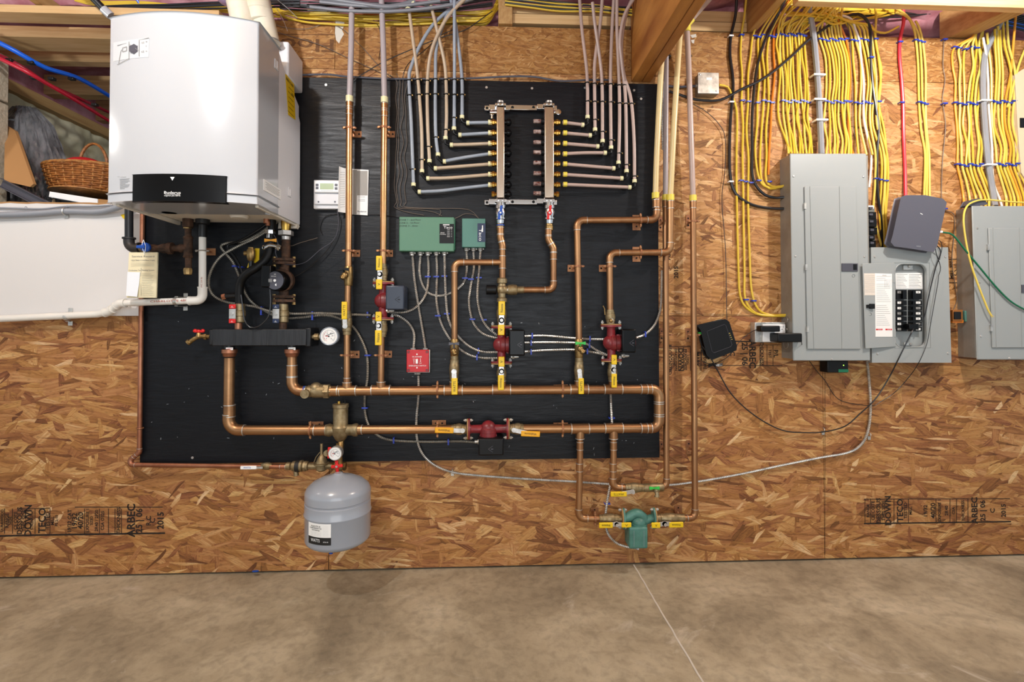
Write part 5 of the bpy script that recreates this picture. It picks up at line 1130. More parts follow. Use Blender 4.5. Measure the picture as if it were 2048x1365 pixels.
# ================================================================== manifold with two bars
DM = .075
t = thing('radiant_manifold', 'nickel plated manifold of two upright bars joined by steel brackets', 'manifold', P(1050, 400, DM))
ys = [245, 266, 287, 307, 328, 349, 370, 389]
for x0, x1 in ((993, 1009), (1089, 1108)):
    b = MB(); b.pbox(x0, 213, x1, 396, DM - .03, DM + .02); b.build('bar', 'nickel', t, bev=.005, seg=3)
for yb in (215, 404):
    b = MB()
    b.pbox(1018, yb - 5, 1074, yb + 5, DM - .03, DM - .027); b.pbox(1074, yb - 7, 1090, yb + 3, DM - .03, DM - .01); b.pbox(1008, yb - 5, 1019, yb + 5, DM - .03, DM - .01); b.pbox(969, yb - 4, 982, yb + 6, DM - .04, DM - .037); b.pbox(978, yb - 6, 995, yb + 5, DM - .03, DM - .005); b.pbox(1106, yb - 4, 1114, yb + 6, DM - .03, DM - .005)
    for xc_ in (1001, 1098): b.pbox(xc_ - 11, yb - 9 if yb < 300 else yb - 6, xc_ + 11, yb - 4 if yb < 300 else yb + 1, DM - .04, DM + .026)
    b.build('bracket', 'chrome', t, bev=.0015)
    b = MB()
    for xh in (1025, 1067): b.cyl(P(xh, yb, DM - .027), P(xh, yb, DM - .0255), .007)
    b.cyl(P(974, yb + 1, DM - .037), P(974, yb + 1, DM - .035), .006); b.build('bracket_hole', 'dark', t)
    b = MB()
    for xc_ in (1001, 1098): 
        b.cyl(P(xc_, yb - 8, DM), P(xc_, yb - 12, DM), .016) if yb < 300 else b.cyl(P(xc_, yb, DM), P(xc_, yb + 10, DM), .016)
        for k in (-4, 4): b.cyl(P(xc_ + k, yb - 6.5 if yb < 300 else yb - 2.5, DM + .026), P(xc_ + k, yb - 6.5 if yb < 300 else yb - 2.5, DM + .028), .0035, n=8)
    b.build('end_plug', 'steel', t)
b = MB(); b.cyl(P(984, 232, DM - .01), P(984, 222, DM - .01), .012); b.cyl(P(984, 238, DM - .01), P(984, 232, DM - .01), .007); b.cyl(P(993, 225, DM), P(980, 225, DM), .009); b.build('air_bleeder', 'chrome', t)
b = MB(); b.cyl(P(1108, 225, DM), P(1116, 225, DM), .01); b.lathe(P(1116, 226, DM + .01), -Y, [(0, .014), (.012, .014), (.013, .008)], 8); b.build('air_bleeder', 'chrome', t)
for i, y in enumerate(ys):
    b = MB(); b.lathe(P(1009, y, DM), X, [(0, .011), (S(4), .011), (S(5), .0165), (S(8), .018), (S(11), .016), (S(13), .009), (S(14), .004)], 18); b.build('balancing_cap', 'blackgloss', t)
    b = MB(); b.lathe(P(1089, y - 2, DM), -X, [(0, .015), (S(5), .016), (S(7), .011)], 14); k = b.build('flow_meter', 'blackplastic', t)
    b = MB(); b.lathe(P(1083, y - 2, DM), -X, [(0, .010), (S(15), .010), (S(16), .008)], 14); b.build('sight_glass', 'smoke', k)
    for sx, x in ((-1, 993), (1, 1108)):
        b = MB()
        if i < 7: b.lathe(P(x, y, DM), X * sx, [(0, .011), (S(3), .011), (S(4), .0155), (S(8), .0155), (S(9), .0125), (S(12), .0125)], 8)
        else: b.lathe(P(x, y, DM), X * sx, [(0, .008), (S(3), .009), (S(4), .014), (S(9), .014), (S(10), .011)], 6)
        b.build('outlet', 'brass_bright', t)
for x, hm, lab, m in [(1001, 'bluehandle', 'chrome ball valve with a blue handle under the left manifold bar', 1), (1099, 'redhandle', 'chrome ball valve with a red handle under the right manifold bar', 1)]:
    t = thing('manifold_valve', lab, 'valve', P(x, 448, D)); D_ = DM + .01; b = MB()
    b.lathe(P(x, 449, D_), Z, [(0, .016), (.003, .019), (S(8), .021), (S(9), .026), (S(12), .026), (S(13), .021), (S(17), .024), (S(22), .026), (S(27), .022), (S(29), .022), (S(30), .026), (S(36), .026), (S(37), .02), (S(42), .02)], 16); b.build('body', 'chrome', t)
    b = MB(); c = P(x, 426, D_ + .034); b.cyl(c + Y * .012, c - Y * .004, .011, n=16); b.obox(c + V((.003, 0, .019)), V((.0062, 0, 0)), V((.002, 0, .016)), Y * .003); b.obox(c + V((-.006, 0, -.017)), V((.0062, 0, .001)), V((.001, 0, .014)), Y * .003); b.build('handle', hm, t, bev=.002)
    b = MB(); b.cyl(c - Y * .003, c - Y * .006, .0045, n=10); b.build('screw', 'steel', t)
    b = MB(); b.lathe(P(x - .5, 462, D_), Z, [(0, .016), (.002, .019), (S(9), .019), (S(10), .017), (S(14), .017)], 8); b.build('adapter', 'brass', t)
    if hm == 'bluehandle': b = MB(); b.cyl(P(x, 452.5, D_), P(x, 450, D_), .0185); b.build('tape', 'bluehandle', t)
# ------------------------------------------------------------------ heating tubes
DP = .05; rP = .0082
LEFT = [ # upper path, corner, horizontal path, material
 ([(924, 0), (905, 14), (866, 50), (838, 95), (822, 135), (818, 160), (822, 240), (827, 372)], (829, 379), [(836, 384), (880, 382), (930, 376), (985, 370)], 'pexblue'),
 ([(818, 20), (826, 80), (836, 160), (843, 260), (844, 345)], (846, 352), [(853, 357), (900, 356), (985, 349)], 'pextan'),
 ([(934, -6), (900, 28), (880, 60), (862, 105), (855, 160), (855, 240), (859, 325)], (861, 332), [(868, 337), (910, 334), (985, 328)], 'pextan'),
 ([(940, -10), (906, 15), (888, 45), (873, 95), (871, 160), (871, 260), (876, 312)], (879, 319), [(886, 323), (930, 315), (985, 307)], 'pexblue'),
 ([(858, -5), (874, 60), (888, 120), (892, 160), (893, 230), (891, 279)], (893, 288), [(900, 290), (940, 289), (985, 287)], 'pextan'),
 ([(909, -6), (909, 60), (909, 160), (908, 260)], (909, 267), [(917, 270), (950, 268), (985, 266)], 'pexblue'),
 ([(900, -10), (908, 30), (917, 90), (924, 160), (924, 237)], (925, 243), [(933, 246), (985, 245)], 'pexblue')]
RIGHT = [
 ([(1159, -6), (1164, 60), (1174, 150), (1175, 237)], (1176, 246), [(1168, 250), (1125, 245)], 'pexpink'),
 ([(1205, -6), (1200, 50), (1190, 120), (1189, 165), (1190, 262)], (1191, 269), [(1183, 271), (1125, 266)], 'pexpink'),
 ([(1185, 5), (1190, 50), (1200, 120), (1204, 170), (1205, 285)], (1206, 293), [(1198, 293), (1125, 287)], 'pexpink'),
 ([(1228, -6), (1224, 60), (1221, 160), (1222, 298)], (1222, 306), [(1213, 306), (1170, 306), (1125, 308)], 'pexpink'),
 ([(1234, -6), (1234, 60), (1238, 160), (1239, 240), (1237, 328)], (1238, 336), [(1230, 337), (1125, 328)], 'pexpink'),
 ([(1270, -6), (1249, 30), (1240, 80), (1244, 130), (1251, 200), (1253, 345)], (1253, 354), [(1246, 357), (1125, 349)], 'pexpink'),
 ([(1272, -20), (1252, 30), (1243, 90), (1248, 150), (1262, 200), (1268, 280), (1269, 365)], (1269, 373), [(1262, 375), (1125, 369)], 'pexpink')]
for side, arr in (('left', LEFT), ('right', RIGHT)):
    for i, (up, cor, hor, m) in enumerate(arr):
        row = 7 - i if side == 'left' else i + 1
        if side == 'left': yy = ys[6 - i]
        lab = 'plastic heating tube to the ' + ORD[row] + ' outlet from the top of the ' + side + ' manifold bar'
        t = thing('heating_tube', lab, 'tube', P(*cor, DP), 'heating tubes at the ' + side + ' manifold bar')
        n_ = len(up); ups = [P(x, y, DP + (max(0, 150 - y) / 150) * (.02 + (i % 3) * .018)) for x, y in up]
        b = MB(); b.tube(cat(ups, .02), rP, 12); b.build('upright_tube', m, t)
        hs = PP(hor, DP); hs[-1] = V((P(hor[-1][0], 0, DM).x, -DM, P(hor[-1][0], hor[-1][1], DM).z))
        b = MB(); b.tube(cat(hs, .02), rP, 12); b.build('level_tube', m, t)
        b = MB(); c = P(*cor, DP); a0 = P(*up[-1], DP); a1 = P(*hor[0], DP); b.tube(cat([a0, V((a0.x, a0.y, c.z + .004)), c, V((c.x * .5 + a1.x * .5, c.y, a1.z)), a1], .005), .0062, 10); b.build('elbow', 'blackplastic', t)
        b = MB(); sg = 1 if side == 'left' else -1; b.cyl(a0 - Z * .001, a0 + Z * .014, .0108, n=16); b.build('ring', 'pexring', t)
        b = MB(); b.cyl(a1, a1 + X * sg * .014, .0108, n=16); b.build('ring', 'pexring', t)
        b = MB(); e = hs[-1]; b.cyl(e - X * sg * .020, e - X * sg * .002, .0118, n=16); b.build('ring', 'pexringy' if side == 'right' else 'pexring', t)
t = thing('plastic_elbow', 'white plastic elbow at the top of the second heating tube from the left', 'fitting', P(816, 12, .09)); b = MB(); c = P(816, 6, .09); b.cyl(c - Z * .006, c - Z * .03, .0125, n=16); b.cyl(c + X * .006, c + X * .03, .0125, n=16); b.build('ring', 'pexring', t); b = MB(); b.sph(c, .012); b.build('elbow', 'blackplastic', t)
b = MB(); b.tube(cat(PP([(830, 3, .09), (780, 14, .1), (720, 8, .1), (600, -10, .1)], 0), .03), .012, 12); tag(b.build('plastic_tube', 'tubegrey'), 'grey plastic tube running left from the white elbow under the ceiling', 'tube')
for i, pts in enumerate([[(620, 14), (700, 22), (800, 22), (900, 10), (960, -8)], [(640, 4), (720, 12), (800, 12), (880, 2)]]):
    cable('plastic_tube', ['lower', 'upper'][i] + ' grey tube lying across above the strand board strip', PP(pts, .1), .0085, 'tubegrey', 'tube', step=.04)
# black talon clips
clips = {'left': [(818, 161), (837, 160), (855, 162), (871, 159), (892, 160), (909, 160), (924, 159), (819, 191), (838, 190), (855, 189), (871, 189), (892, 189), (909, 190), (924, 190), (824, 339), (843, 320), (857, 294), (871, 275), (892, 260), (907, 236)],
         'right': [(1174, 166), (1189, 168), (1203, 169), (1221, 169), (1238, 171), (1248, 171), (1176, 203), (1190, 204), (1205, 204), (1223, 205), (1240, 207), (1252, 208), (1263, 208), (1191, 240), (1206, 264), (1223, 281), (1239, 307), (1253, 330), (1269, 353)]}
proto = None
for side, arr in clips.items():
    for i, (x, y) in enumerate(arr):
        nrow = (7, 7, 6) if side == 'left' else (6, 7, 6)
        r_ = 0 if i < nrow[0] else 1 if i < nrow[0] + nrow[1] else 2; k = i - (0, nrow[0], nrow[0] + nrow[1])[r_]
        lab = 'black clip, ' + ORD[k + 1] + ' from the left in the ' + ['top', 'second', 'stepped lowest'][r_] + ' row on the ' + side + ' tubes'
        c = P(x, y, DP)
        if proto is None:
            t = thing('tube_clip', lab, 'clip', c, 'black clips on the heating tubes'); b = MB(); b.tube([c + V((cos(radians(a_)) * .0098, sin(radians(a_)) * .0098, 0)) for a_ in range(-200, 30, 15)], .003, 6)
            b.obox(c + V((0, .011, 0)), X * .013, Y * .003, Z * .0042); b.obox(c + V((0, .021, 0)), X * .005, Y * .009, Z * .004); b.build('clip_arm', 'clip', t); b = MB(); b.cyl(c + V((.0135, .008, 0)), c + V((.0135, -.004, 0)), .0036, n=8); b.build('nail', 'brass', t); proto = t; pc = c
        else: dup(proto, c - pc, lab)
for x, y, dd, lab in [(1378, 112, .06, 'black clip high on the pinkish tube right of the beam'), (1337, 113, .05, 'black clip high on the grey tube right of the beam')]:
    c = P(x, y, dd); dup(proto, c - pc, lab)
# ================================================================== control boxes
def wall_box(x0, y0, x1, y1, d1, m, bev=.004, d0=BD): b = MB(); b.pbox(x0, y0, x1, y1, d0, d1); return b
t = thing('zone_controller', 'large green control box with handwritten zone notes', 'control box', P(855, 506, BD)); wall_box(798, 434, 908, 503, .07, 0).build('housing', 'green', t, bev=.004)
b = MB(); b.pbox(800, 436, 910, 500, BD + .001, .06); b.build('back_shell', mat('green_dark', '2e6a50', .45), t, bev=.003)
b = MB(); b.pbox(879, 448, 908, 487, .07, .0712); lb = b.build('label_panel', 'blackplastic', t)
b = MB(); q = lambda x, y: P(x, y, .0718); b.text('Taco', q(896, 455), S(5), 0, width=S(17)); b.line(q(886, 450), q(899, 450), .004, 0)
b.text('ZVC', q(885, 466), S(2), 0, width=S(8)); b.text('CONTROL', q(886, 469), S(1.6), 0, width=S(12))
for k, s_ in enumerate(['POWER', 'ZONE 1', 'ZONE 2', 'ZONE 3', 'END']): b.text(s_, q(897, 460 + k * 3.4), S(1.6), 0, width=S(5)); b.line(q(902, 460 + k * 3.4), q(904, 460 + k * 3.4), .001, 0)
b.build('lettering', 'white', lb)
b = MB(); q = lambda x, y: P(x, y, .0706)
for k, s_ in enumerate(['ZONE 1 - 2nd Floor', 'ZONE 2 - 1st Floor', 'ZONE 3 - Attic']): b.text(s_, q((820, 818, 817)[k], 440 + k * 6), S(3), radians(1), width=S((42, 40, 36)[k]))
b.build('handwriting', 'ink', t)
for i, x in enumerate([824, 841, 856, 873, 889]):
    b = MB(); p = P(x, 504, .045); b.lathe(p, -Z, [(0, .012), (.004, .014), (.008, .014), (.012, .010), (.018, .010)], 10); b.cyl(p + X * .012 - Z * .006, p + X * .017 - Z * .006, .005); b.build('cable_clamp', 'galv', t)
t = thing('relay_box', 'small green control box right of the large one', 'control box', P(946, 497, BD)); wall_box(924, 437, 971, 495, .065, 0).build('housing', 'green2', t, bev=.003)
b = MB(); b.pbox(955, 447, 971, 484, .065, .0662); lb = b.build('label_panel', 'navy', t); b = MB(); q = lambda x, y: P(x, y, .067); b.text('Taco', q(961, 470), S(6), radians(-90), width=S(24)); b.line(q(965, 451), q(965, 464), .005, 0); b.build('lettering', 'white', lb)
for i, x in enumerate([933, 947, 961]):
    b = MB(); p = P(x, 496, .04); b.lathe(p, -Z, [(0, .011), (.004, .013), (.008, .013), (.012, .0095), (.016, .0095)], 10); b.cyl(p + X * .012 - Z * .006, p + X * .017 - Z * .006, .005); b.build('cable_clamp', 'galv', t)
t = thing('emergency_switch', 'bright red emergency switch box for the oil burner', 'switch', P(836, 746, BD)); b = MB(); b.pbox(815, 700, 860, 746, BD, .05); b.build('back_box', 'galv', t, bev=.002)
b = MB(); b.pbox(813, 700, 858, 745, .05, .056); pl = b.build('cover_plate', 'redgloss', t, bev=.003); b = MB()
for x in (817, 854):
    for y in (704, 741): p = P(x, y, .056); b.cyl(p, p - Y * .002, .007, n=14)
b.build('corner_dimple', mat('darkred', '7c0a12', .35), pl)
b = MB(); q = P(834, 723, .056); b.obox(q - Y * .004, X * .005, Z * .011, Y * .005); b.build('toggle', 'white', pl, bev=.001)
b = MB(); q = lambda x, y: P(x, y, .0565); b.text('OIL BURNER', q(834, 714), S(2.6), 0, width=S(19)); b.text('EMERGENCY SWITCH', q(835, 732), S(2.6), 0, width=S(33)); b.text('ON', q(828, 719), S(2), 0); b.text('OFF', q(841, 727), S(2), 0)
b.line(q(828, 722), q(828, 728), .0016, 0); b.line(q(841, 717), q(841, 723), .0016, 0); b.obox(q(828, 722), V((.003, 0, -.001)), Z * .001, Y * .0004); b.obox(q(841, 723.5), V((.003, 0, .001)), Z * .001, Y * .0004)
for y in (709, 736): p = P(834, y, .056); b.cyl(p, p - Y * .0015, .0035, n=10)
b.build('lettering', 'white', pl)
for x in (826, 851): b = MB(); p = P(x, 702, .035); b.lathe(p, Z, [(0, .011), (.004, .013), (.012, .013), (.014, .009)], 8); b.build('cable_clamp', 'galv', t)
b = MB(); p = P(837, 746, .035); b.lathe(p, -Z, [(0, .011), (.006, .013), (.01, .009)], 8); b.cyl(P(829, 748, .035), P(836, 748, .035), .004); b.build('cable_clamp', 'galv', t)
# boiler thermostat unit and manual
t = thing('boiler_controller', 'white wall controller with a small green display right of the boiler', 'controller', P(653, 420, BD)); b = MB(); b.pbox(627, 360, 678, 418, BD, .045); b.build('base', 'enamel_side', t, bev=.004)
b = MB(); b.pbox(628, 361, 678, 385, .045, .062); fc = b.build('upper_cover', 'white', t, bev=.004); b = MB(); b.pbox(628, 388, 678, 409, .045, .056); b.build('lower_cover', 'enamel_side', t, bev=.003)
b = MB(); b.pbox(640, 367, 667, 379, .062, .0626); b.build('display', 'lcd', fc)
for x, y in [(634, 370), (634, 376), (672, 370), (672, 377)]: b = MB(); b.pbox(x - 2.6, y - 2.3, x + 2.6, y + 2.3, .062, .0645); b.build('button', 'greyplastic', fc, bev=.0005)
b = MB(); 
for k in range(6): b.line(P(643 + k * 4, 381.5, .0622), P(645 + k * 4, 381.5, .0622), .0016, 0)
b.build('legend', 'printgrey', fc)
b = MB()
for x in (637, 670): p = P(x, 404, .056); b.cyl(p, p - Y * .001, .0042, n=10)
b.build('screw', 'greyplastic', t)
t = thing('manual_booklet', 'open grey and white manual tucked behind the left riser', 'booklet', P(706, 430, .04))
b = MB(); q = [P(678, 333, .065), P(693, 338, .035), P(692, 426, .035), P(676, 424, .065)]; b.hexa([p + Y * .001 for p in q][::-1], q[::-1]); lf = b.build('left_page', 'label', t)
b = MB(); b.pprism([(705, 338), (737, 340), (735, 431), (703, 429)], BD + .002, BD + .008); b.pprism([(690, 337), (706, 338), (704, 429), (690, 426)], BD + .002, BD + .009); rp2 = b.build('right_cover', 'label', t)
b = MB(); b.pprism([(714, 342), (735, 342), (735, 391), (714, 391)], BD + .0085, BD + .009); b.pprism([(705, 340), (714, 340), (713, 429), (704, 429)], BD + .0085, BD + .0095); b.build('grey_photo', mat('greyprint', '9a9690', .6), rp2)
b = MB(); b.text('Buderus', P(724, 423, BD + .0096), S(3), 0, width=S(17)); b.line(P(717, 395), P(730, 395), .001, 0) if False else None
for y in (394, 399, 402): b.line(P(716, y, BD + .0092), P(730, y, BD + .0092), .0008, 0)
b.build('lettering', 'greyplastic', rp2)
b = MB()
for k in range(16): b.obox(P(685, 345 + k * 4.6, .0535), (P(690, 345, .042) - P(680, 345, .062)) * .48, Z * .0005, Y * .0003)
b.build('lettering', 'printgrey', lf)
def child_of(t, o, name=None):
    o.parent = t; o.location = V(o.location) - V(t.location)
    for k in ('label', 'category', 'group'):
        if k in o: del o[k]
    if name: o.name = name
    return o
# ================================================================== armoured cables
G = 'armored cables on the black board'
MCS = [
 ('armored cable running straight down from the large green box to the red switch box', [(825, 512), (829, 560), (838, 620), (846, 665), (851, 698)], .035),
 ('armored cable looping in a U from the large green box to the small one', [(841, 512), (839, 545), (846, 572), (860, 588), (882, 592), (905, 585), (919, 575), (930, 560), (934, 530), (933, 503)], .03),
 ('armored cable from the large green box curving left to the upper left red pump', [(856, 512), (857, 545), (853, 585), (835, 612), (812, 624), (780, 625)], .035),
 ('armored cable from fourth outlet of the large green box, curving right behind the copper branch', [(873, 512), (874, 550), (873, 600), (880, 640), (893, 668), (910, 690), (936, 709), (962, 716), (1000, 717)], .035),
 ('armored cable from fifth outlet of the large green box, curving right behind the copper branch', [(889, 512), (890, 550), (892, 600), (896, 635), (905, 658), (920, 677), (940, 694), (965, 704), (996, 705)], .045),
 ('armored cable from the middle outlet of the small green box to the central red pump', [(947, 503), (948, 535), (941, 575), (938, 605), (945, 642), (962, 665), (985, 675), (1003, 676)], .035),
 ('armored cable from the right outlet of the small green box to the central red pump', [(961, 503), (958, 545), (955, 595), (962, 632), (975, 655), (995, 671), (1008, 676)], .045),
 ('armored cable arching from the upper left red pump down to the red switch box', [(783, 629), (800, 634), (818, 648), (828, 668), (827, 698)], .045),
 ('top one of the three armored cables between the two black boxed red pumps', [(1048, 673), (1090, 672), (1150, 677), (1190, 679), (1220, 679)], .04),
 ('middle one of the three armored cables between the two black boxed red pumps', [(1048, 686), (1090, 685), (1150, 686), (1172, 688), (1195, 702), (1215, 711)], .04),
 ('bottom one of the three armored cables between the two black boxed red pumps', [(1048, 704), (1090, 701), (1150, 700), (1180, 704), (1220, 712)], .035),
 ('armored cable sweeping up right from the black box of the right red pump', [(1272, 676), (1290, 669), (1309, 650), (1320, 622), (1323, 590), (1324, 540)], .035),
 ('armored cable rising behind the yellowish tube near the big beam', [(1326, 300), (1324, 220), (1328, 175), (1333, 130), (1334, 80)], .04),
 ('armored cable looping widely left from under the boiler to the left red pump', [(558, 440), (540, 458), (510, 477), (470, 496), (440, 515), (421, 545), (418, 572), (428, 592), (452, 604), (480, 609), (510, 614), (545, 624), (590, 628), (640, 627), (690, 629), (743, 631)], .06),
 ('armored cable from under the boiler, behind the left riser, down to the horizontal red pump', [(553, 436), (530, 460), (490, 482), (452, 487), (442, 494), (452, 508), (466, 525), (477, 550), (490, 585), (505, 606), (530, 622), (560, 636), (600, 636), (650, 631), (685, 640), (707, 655), (724, 682), (734, 712), (735, 755), (730, 790), (730, 825), (740, 856), (762, 875), (795, 882), (860, 884), (920, 883), (952, 885)], .035),
 ('long armored cable sweeping from the red switch box across the strand board to the panels', [(837, 752), (837, 790), (833, 840), (834, 878), (845, 908), (868, 930), (905, 945), (960, 952), (1060, 959), (1150, 964), (1240, 970), (1330, 971), (1400, 963), (1480, 949), (1560, 932), (1640, 916), (1695, 906), (1722, 890), (1736, 862), (1741, 820), (1739, 770), (1734, 722)], .026),
 ('armored cable dropping behind the loop down to the green pump', [(1221, 786), (1223, 830), (1225, 870), (1226, 920), (1222, 960), (1214, 1005), (1211, 1040), (1216, 1068), (1232, 1086), (1252, 1094), (1276, 1098)], .05)]
for lab, pts, d in MCS:
    if 'across the strand' in lab: pts = [(x, y, .034 if y < 925 and x < 900 else .012) for x, y in pts]
    mc(lab, pts, d, .0068, 'galv' if 'widely' not in lab and 'behind the left' not in lab else 'galv_dull', G)
cable('black_conduit', 'thin black flexible tube beside the armored loop under the boiler', PP([(548, 436), (520, 458), (480, 482), (455, 492), (470, 515), (483, 540), (488, 570)], .055), .006, 'blackplastic')
# blue staples
def staple(c, label, group, ax=X, w=.0115, m='staple', r=.0062):
    u = ax; v = ax.cross(Y).normalized()
    b = MB(); b.obox(c - Y * (r + .001), u * w, v * .0036, Y * .0018); 
    for k in (-1, 1): b.obox(c + u * k * (w - .0015) + Y * .004, u * .0016, v * .0026, Y * (r + .001)); b.cyl(c + u * k * (w * .72) - Y * (r + .0024), c + u * k * (w * .72) - Y * (r + .006), .0018, n=6)
    return tag(b.build('cable_staple', m), label, 'staple', group)
sts = [(856, 554, 'h', 'on the third cable from the large green box'), (873, 554, 'h', 'on the fourth cable from the large green box, upper one'), (889, 553, 'h', 'on the fifth cable from the large green box, upper one'), (930, 557, 'h', 'on the first cable from the small green box'), (942, 559, 'h', 'on the middle cable from the small green box, upper one'), (958, 556, 'h', 'on the right cable from the small green box, upper one'), (876, 632, 'h', 'on the fourth cable from the large green box, lower one'), (894, 628, 'h', 'on the fifth cable from the large green box, lower one'), (945, 639, 'h', 'on the middle cable from the small green box, lower one'), (968, 640, 'h', 'on the right cable from the small green box, lower one'),
       (957, 702, 'v', 'on the upper cable entering the pump under the mixing valve from the left'), (954, 715, 'v', 'on the lower cable entering the pump under the mixing valve from the left'), (1064, 672, 'v', 'on the top cable right of the central pump'), (1062, 686, 'v', 'on the middle cable right of the central pump'), (1062, 704, 'v', 'on the bottom cable right of the central pump'), (1179, 678, 'v', 'on the top cable left of the right pump'), (1178, 691, 'v', 'on the middle cable left of the right pump'), (1174, 703, 'v', 'on the bottom cable left of the right pump'),
       (1290, 669, 'v', 'right of the black box of the right pump'), (1223, 836, 'h', 'between the two long headers at right'), (1214, 1007, 'h', 'on the cable just above the green pump'), (736, 711, 'h', 'on the long cable beside the red switch, upper one'), (730, 816, 'h', 'on the long cable beside the red switch, lower one'), (788, 881, 'v', 'on the low cable right of the air separator'), (897, 884, 'v', 'on the low cable left of the horizontal pump'), (736, 630, 'v', 'left of the upper left red pump'), (626, 632, 'v', 'spanning two cables left of the left riser'), (524, 622, 'v', 'spanning two cables between the red and blue tab valves'), (470, 533, 'h', 'on the cable inside the boiler loop, left one'), (483, 535, 'h', 'on the cable inside the boiler loop, right one')]
for x, y, o_, lab in sts: staple(P(x, y, .036 if x > 640 else .045), 'blue staple ' + lab, 'blue staples on the black board', X if o_ == 'h' else Z, .02 if 'spanning' in lab else .009 if 'loop,' in lab else .0135, r=.0085)
for x, y, lab in [(905, 948, 'small steel strap on the long cable below the black board'), (1737, 876, 'small steel strap where the long cable turns up towards the panels'), (1645, 866, 'tiny strap on the black cord at the board seam')]:
    b = MB(); p = P(x, y, 0); b.obox(p - Y * .004, X * .007, Z * .009, Y * .0015); b.cyl(p - Y * .005, p - Y * .0072, .003, n=8); b.tube([p + Z * .008 + V((0, -.004 - .012 * sin(radians(a_)), .009 * (1 - cos(radians(a_))) )) for a_ in range(0, 190, 20)], .002, 6); tag(b.build('cable_strap', 'galv'), lab, 'strap')
# thin control wires
def wire(label, pts, d=.024, r=.0016, m='cablebrown', grp=None): return cable('thin_wire', label, PP(pts, d), r, m, 'wire', grp, .01, 6)
rs = random.Random(5)
for i, x0 in enumerate([790, 796, 803, 810]):
    pts = [(x0 - 10 + i * 7, 150 - i * 3)] + [(x0 + (0 if k % 2 else 3) + rs.uniform(-2, 2) + (3 - k) * .3, 165 + k * 30) for k in range(9)]
    end = [[(x0 - 2, 414), (812, 424), (848, 431)], [(x0, 416), (830, 419), (865, 424), (884, 432)], [(x0, 414), (832, 417), (880, 420), (878, 432)], [(x0, 414), (870, 417), (925, 418), (945, 424), (958, 438)]][i]
    wire(ORD[i + 1] + ' thin brown wire from the left running down beside the second tall riser', pts + end, .024, .0015, grp='thin wires beside the second riser')
wire('thin wire arching between the two green boxes', [(908, 438), (918, 434), (930, 428), (948, 430), (958, 438)])
wire('thin black wire from the white controller under the risers to the green box', [(645, 470), (640, 455), (650, 434), (680, 428), (720, 430), (760, 430), (800, 436)], m='cableblack')
wire('black wire looping from the white controller down past the boiler pump', [(672, 418), (678, 440), (672, 470), (655, 500), (625, 530), (600, 548), (585, 556)], .04, .0022, 'cableblack')
wire('grey wire dropping from the white controller past the boiler pump flange', [(675, 420), (677, 450), (667, 480), (640, 500), (610, 525), (580, 530), (560, 524), (551, 505), (556, 488), (548, 470)], .12, .0014, 'greyplastic')
wire('thin dark wire from the boiler to the white controller, high one', [(562, 480), (580, 492), (600, 486), (635, 476)], .06, .0016, 'cablebrown')
bp_ = [o for o in bpy.data.objects if o.name.startswith('boiler_pump')][0]
pc_ = cable('power_cord', 'black cord looping down from the black boiler pump to the header', PP([(540, 575), (541, 610), (536, 635), (518, 653), (500, 655), (489, 640), (485, 610), (482, 590)], .155), .0034, 'cableblack', 'cord')
child_of(bp_, pc_)
wire('thin wire crossing the strand board strip from the boiler flue towards the black board', [(548, 48), (570, 55), (610, 58), (650, 48), (680, 55), (720, 90), (765, 140), (790, 158)], .01)
wire('second thin wire slanting across the printed strip', [(540, 60), (580, 72), (640, 90), (700, 118), (760, 145), (785, 160)], .008)
wire('thin black wire slanting up right from the left plastic tube over the strip', [(705, 161), (765, 125), (830, 96), (880, 76), (930, 60), (960, 40), (985, 22)], .03, .0022, 'cableblack')
wire('thin black wire curving behind the heating tubes over the strip', [(803, 165), (815, 130), (850, 100), (880, 72), (905, 60)], .02, .0018, 'cableblack')
wire('short thin wire hanging over the strip behind the second thick tube', [(745, 38), (758, 55), (762, 80), (758, 120)], .012, .0016, 'cableblack')
for i, (a, c_) in enumerate([((555, 0), (595, 36)), ((552, 15), (575, 62))]): wire(['long', 'short'][i] + ' wire end sticking down beside the right flue pipe', [a, ((a[0] + c_[0]) / 2 + 2, (a[1] + c_[1]) / 2), c_], .12, .0012, 'galv')
cable('electric_cable', 'thick grey cable lying along the upper edge of the black board', PP([(600, 150), (655, 149), (690, 153), (760, 157), (800, 158), (930, 157), (1020, 153), (1070, 154), (1120, 162), (1180, 160), (1225, 160)], .024), .005, 'greyplastic')
# ================================================================== electrical side
G_ = 'grey panels'
def screw_(b, x, y, d, r=.0055): p = P(x, y, d); b.lathe(p, -Y, [(0, r), (.002, r * .8), (.0028, .001)], 10)
# tall panel
t = thing('breaker_panel', 'tall grey breaker panel with a closed door', 'panel', P(1660, 722, 0)); dP_ = .092
b = MB(); b.pbox(1583, 310, 1738, 718, .001, dP_); b.build('box', 'boxmetal', t)
b = MB()
for y, r in ((330, .016), (360, .013), (420, .012), (640, .016), (660, .009), (690, .02)):
    p = P(1583, y, dP_); p = V((p.x - .0005, -dP_ * .5, p.z)); b.torus(p, X, r, .001, 20, 5)
b.build('knockout_ring', 'galv', t)
b = MB(); F4 = [P(1580, 307, .1), P(1733, 307, .1), P(1741, 722, .1), P(1587, 722, .1)]
b.hexa([p + Y * .008 for p in F4][::-1], F4[::-1]); b.build('cover', 'panel', t, bev=.004)
b = MB(); d4 = [P(1609, 373, .107), P(1712, 373, .107), P(1722, 699, .107), P(1615, 699, .107)]; b.hexa([p + Y * .006 for p in d4][::-1], d4[::-1]); dr = b.build('door', 'panel', t, bev=.003)
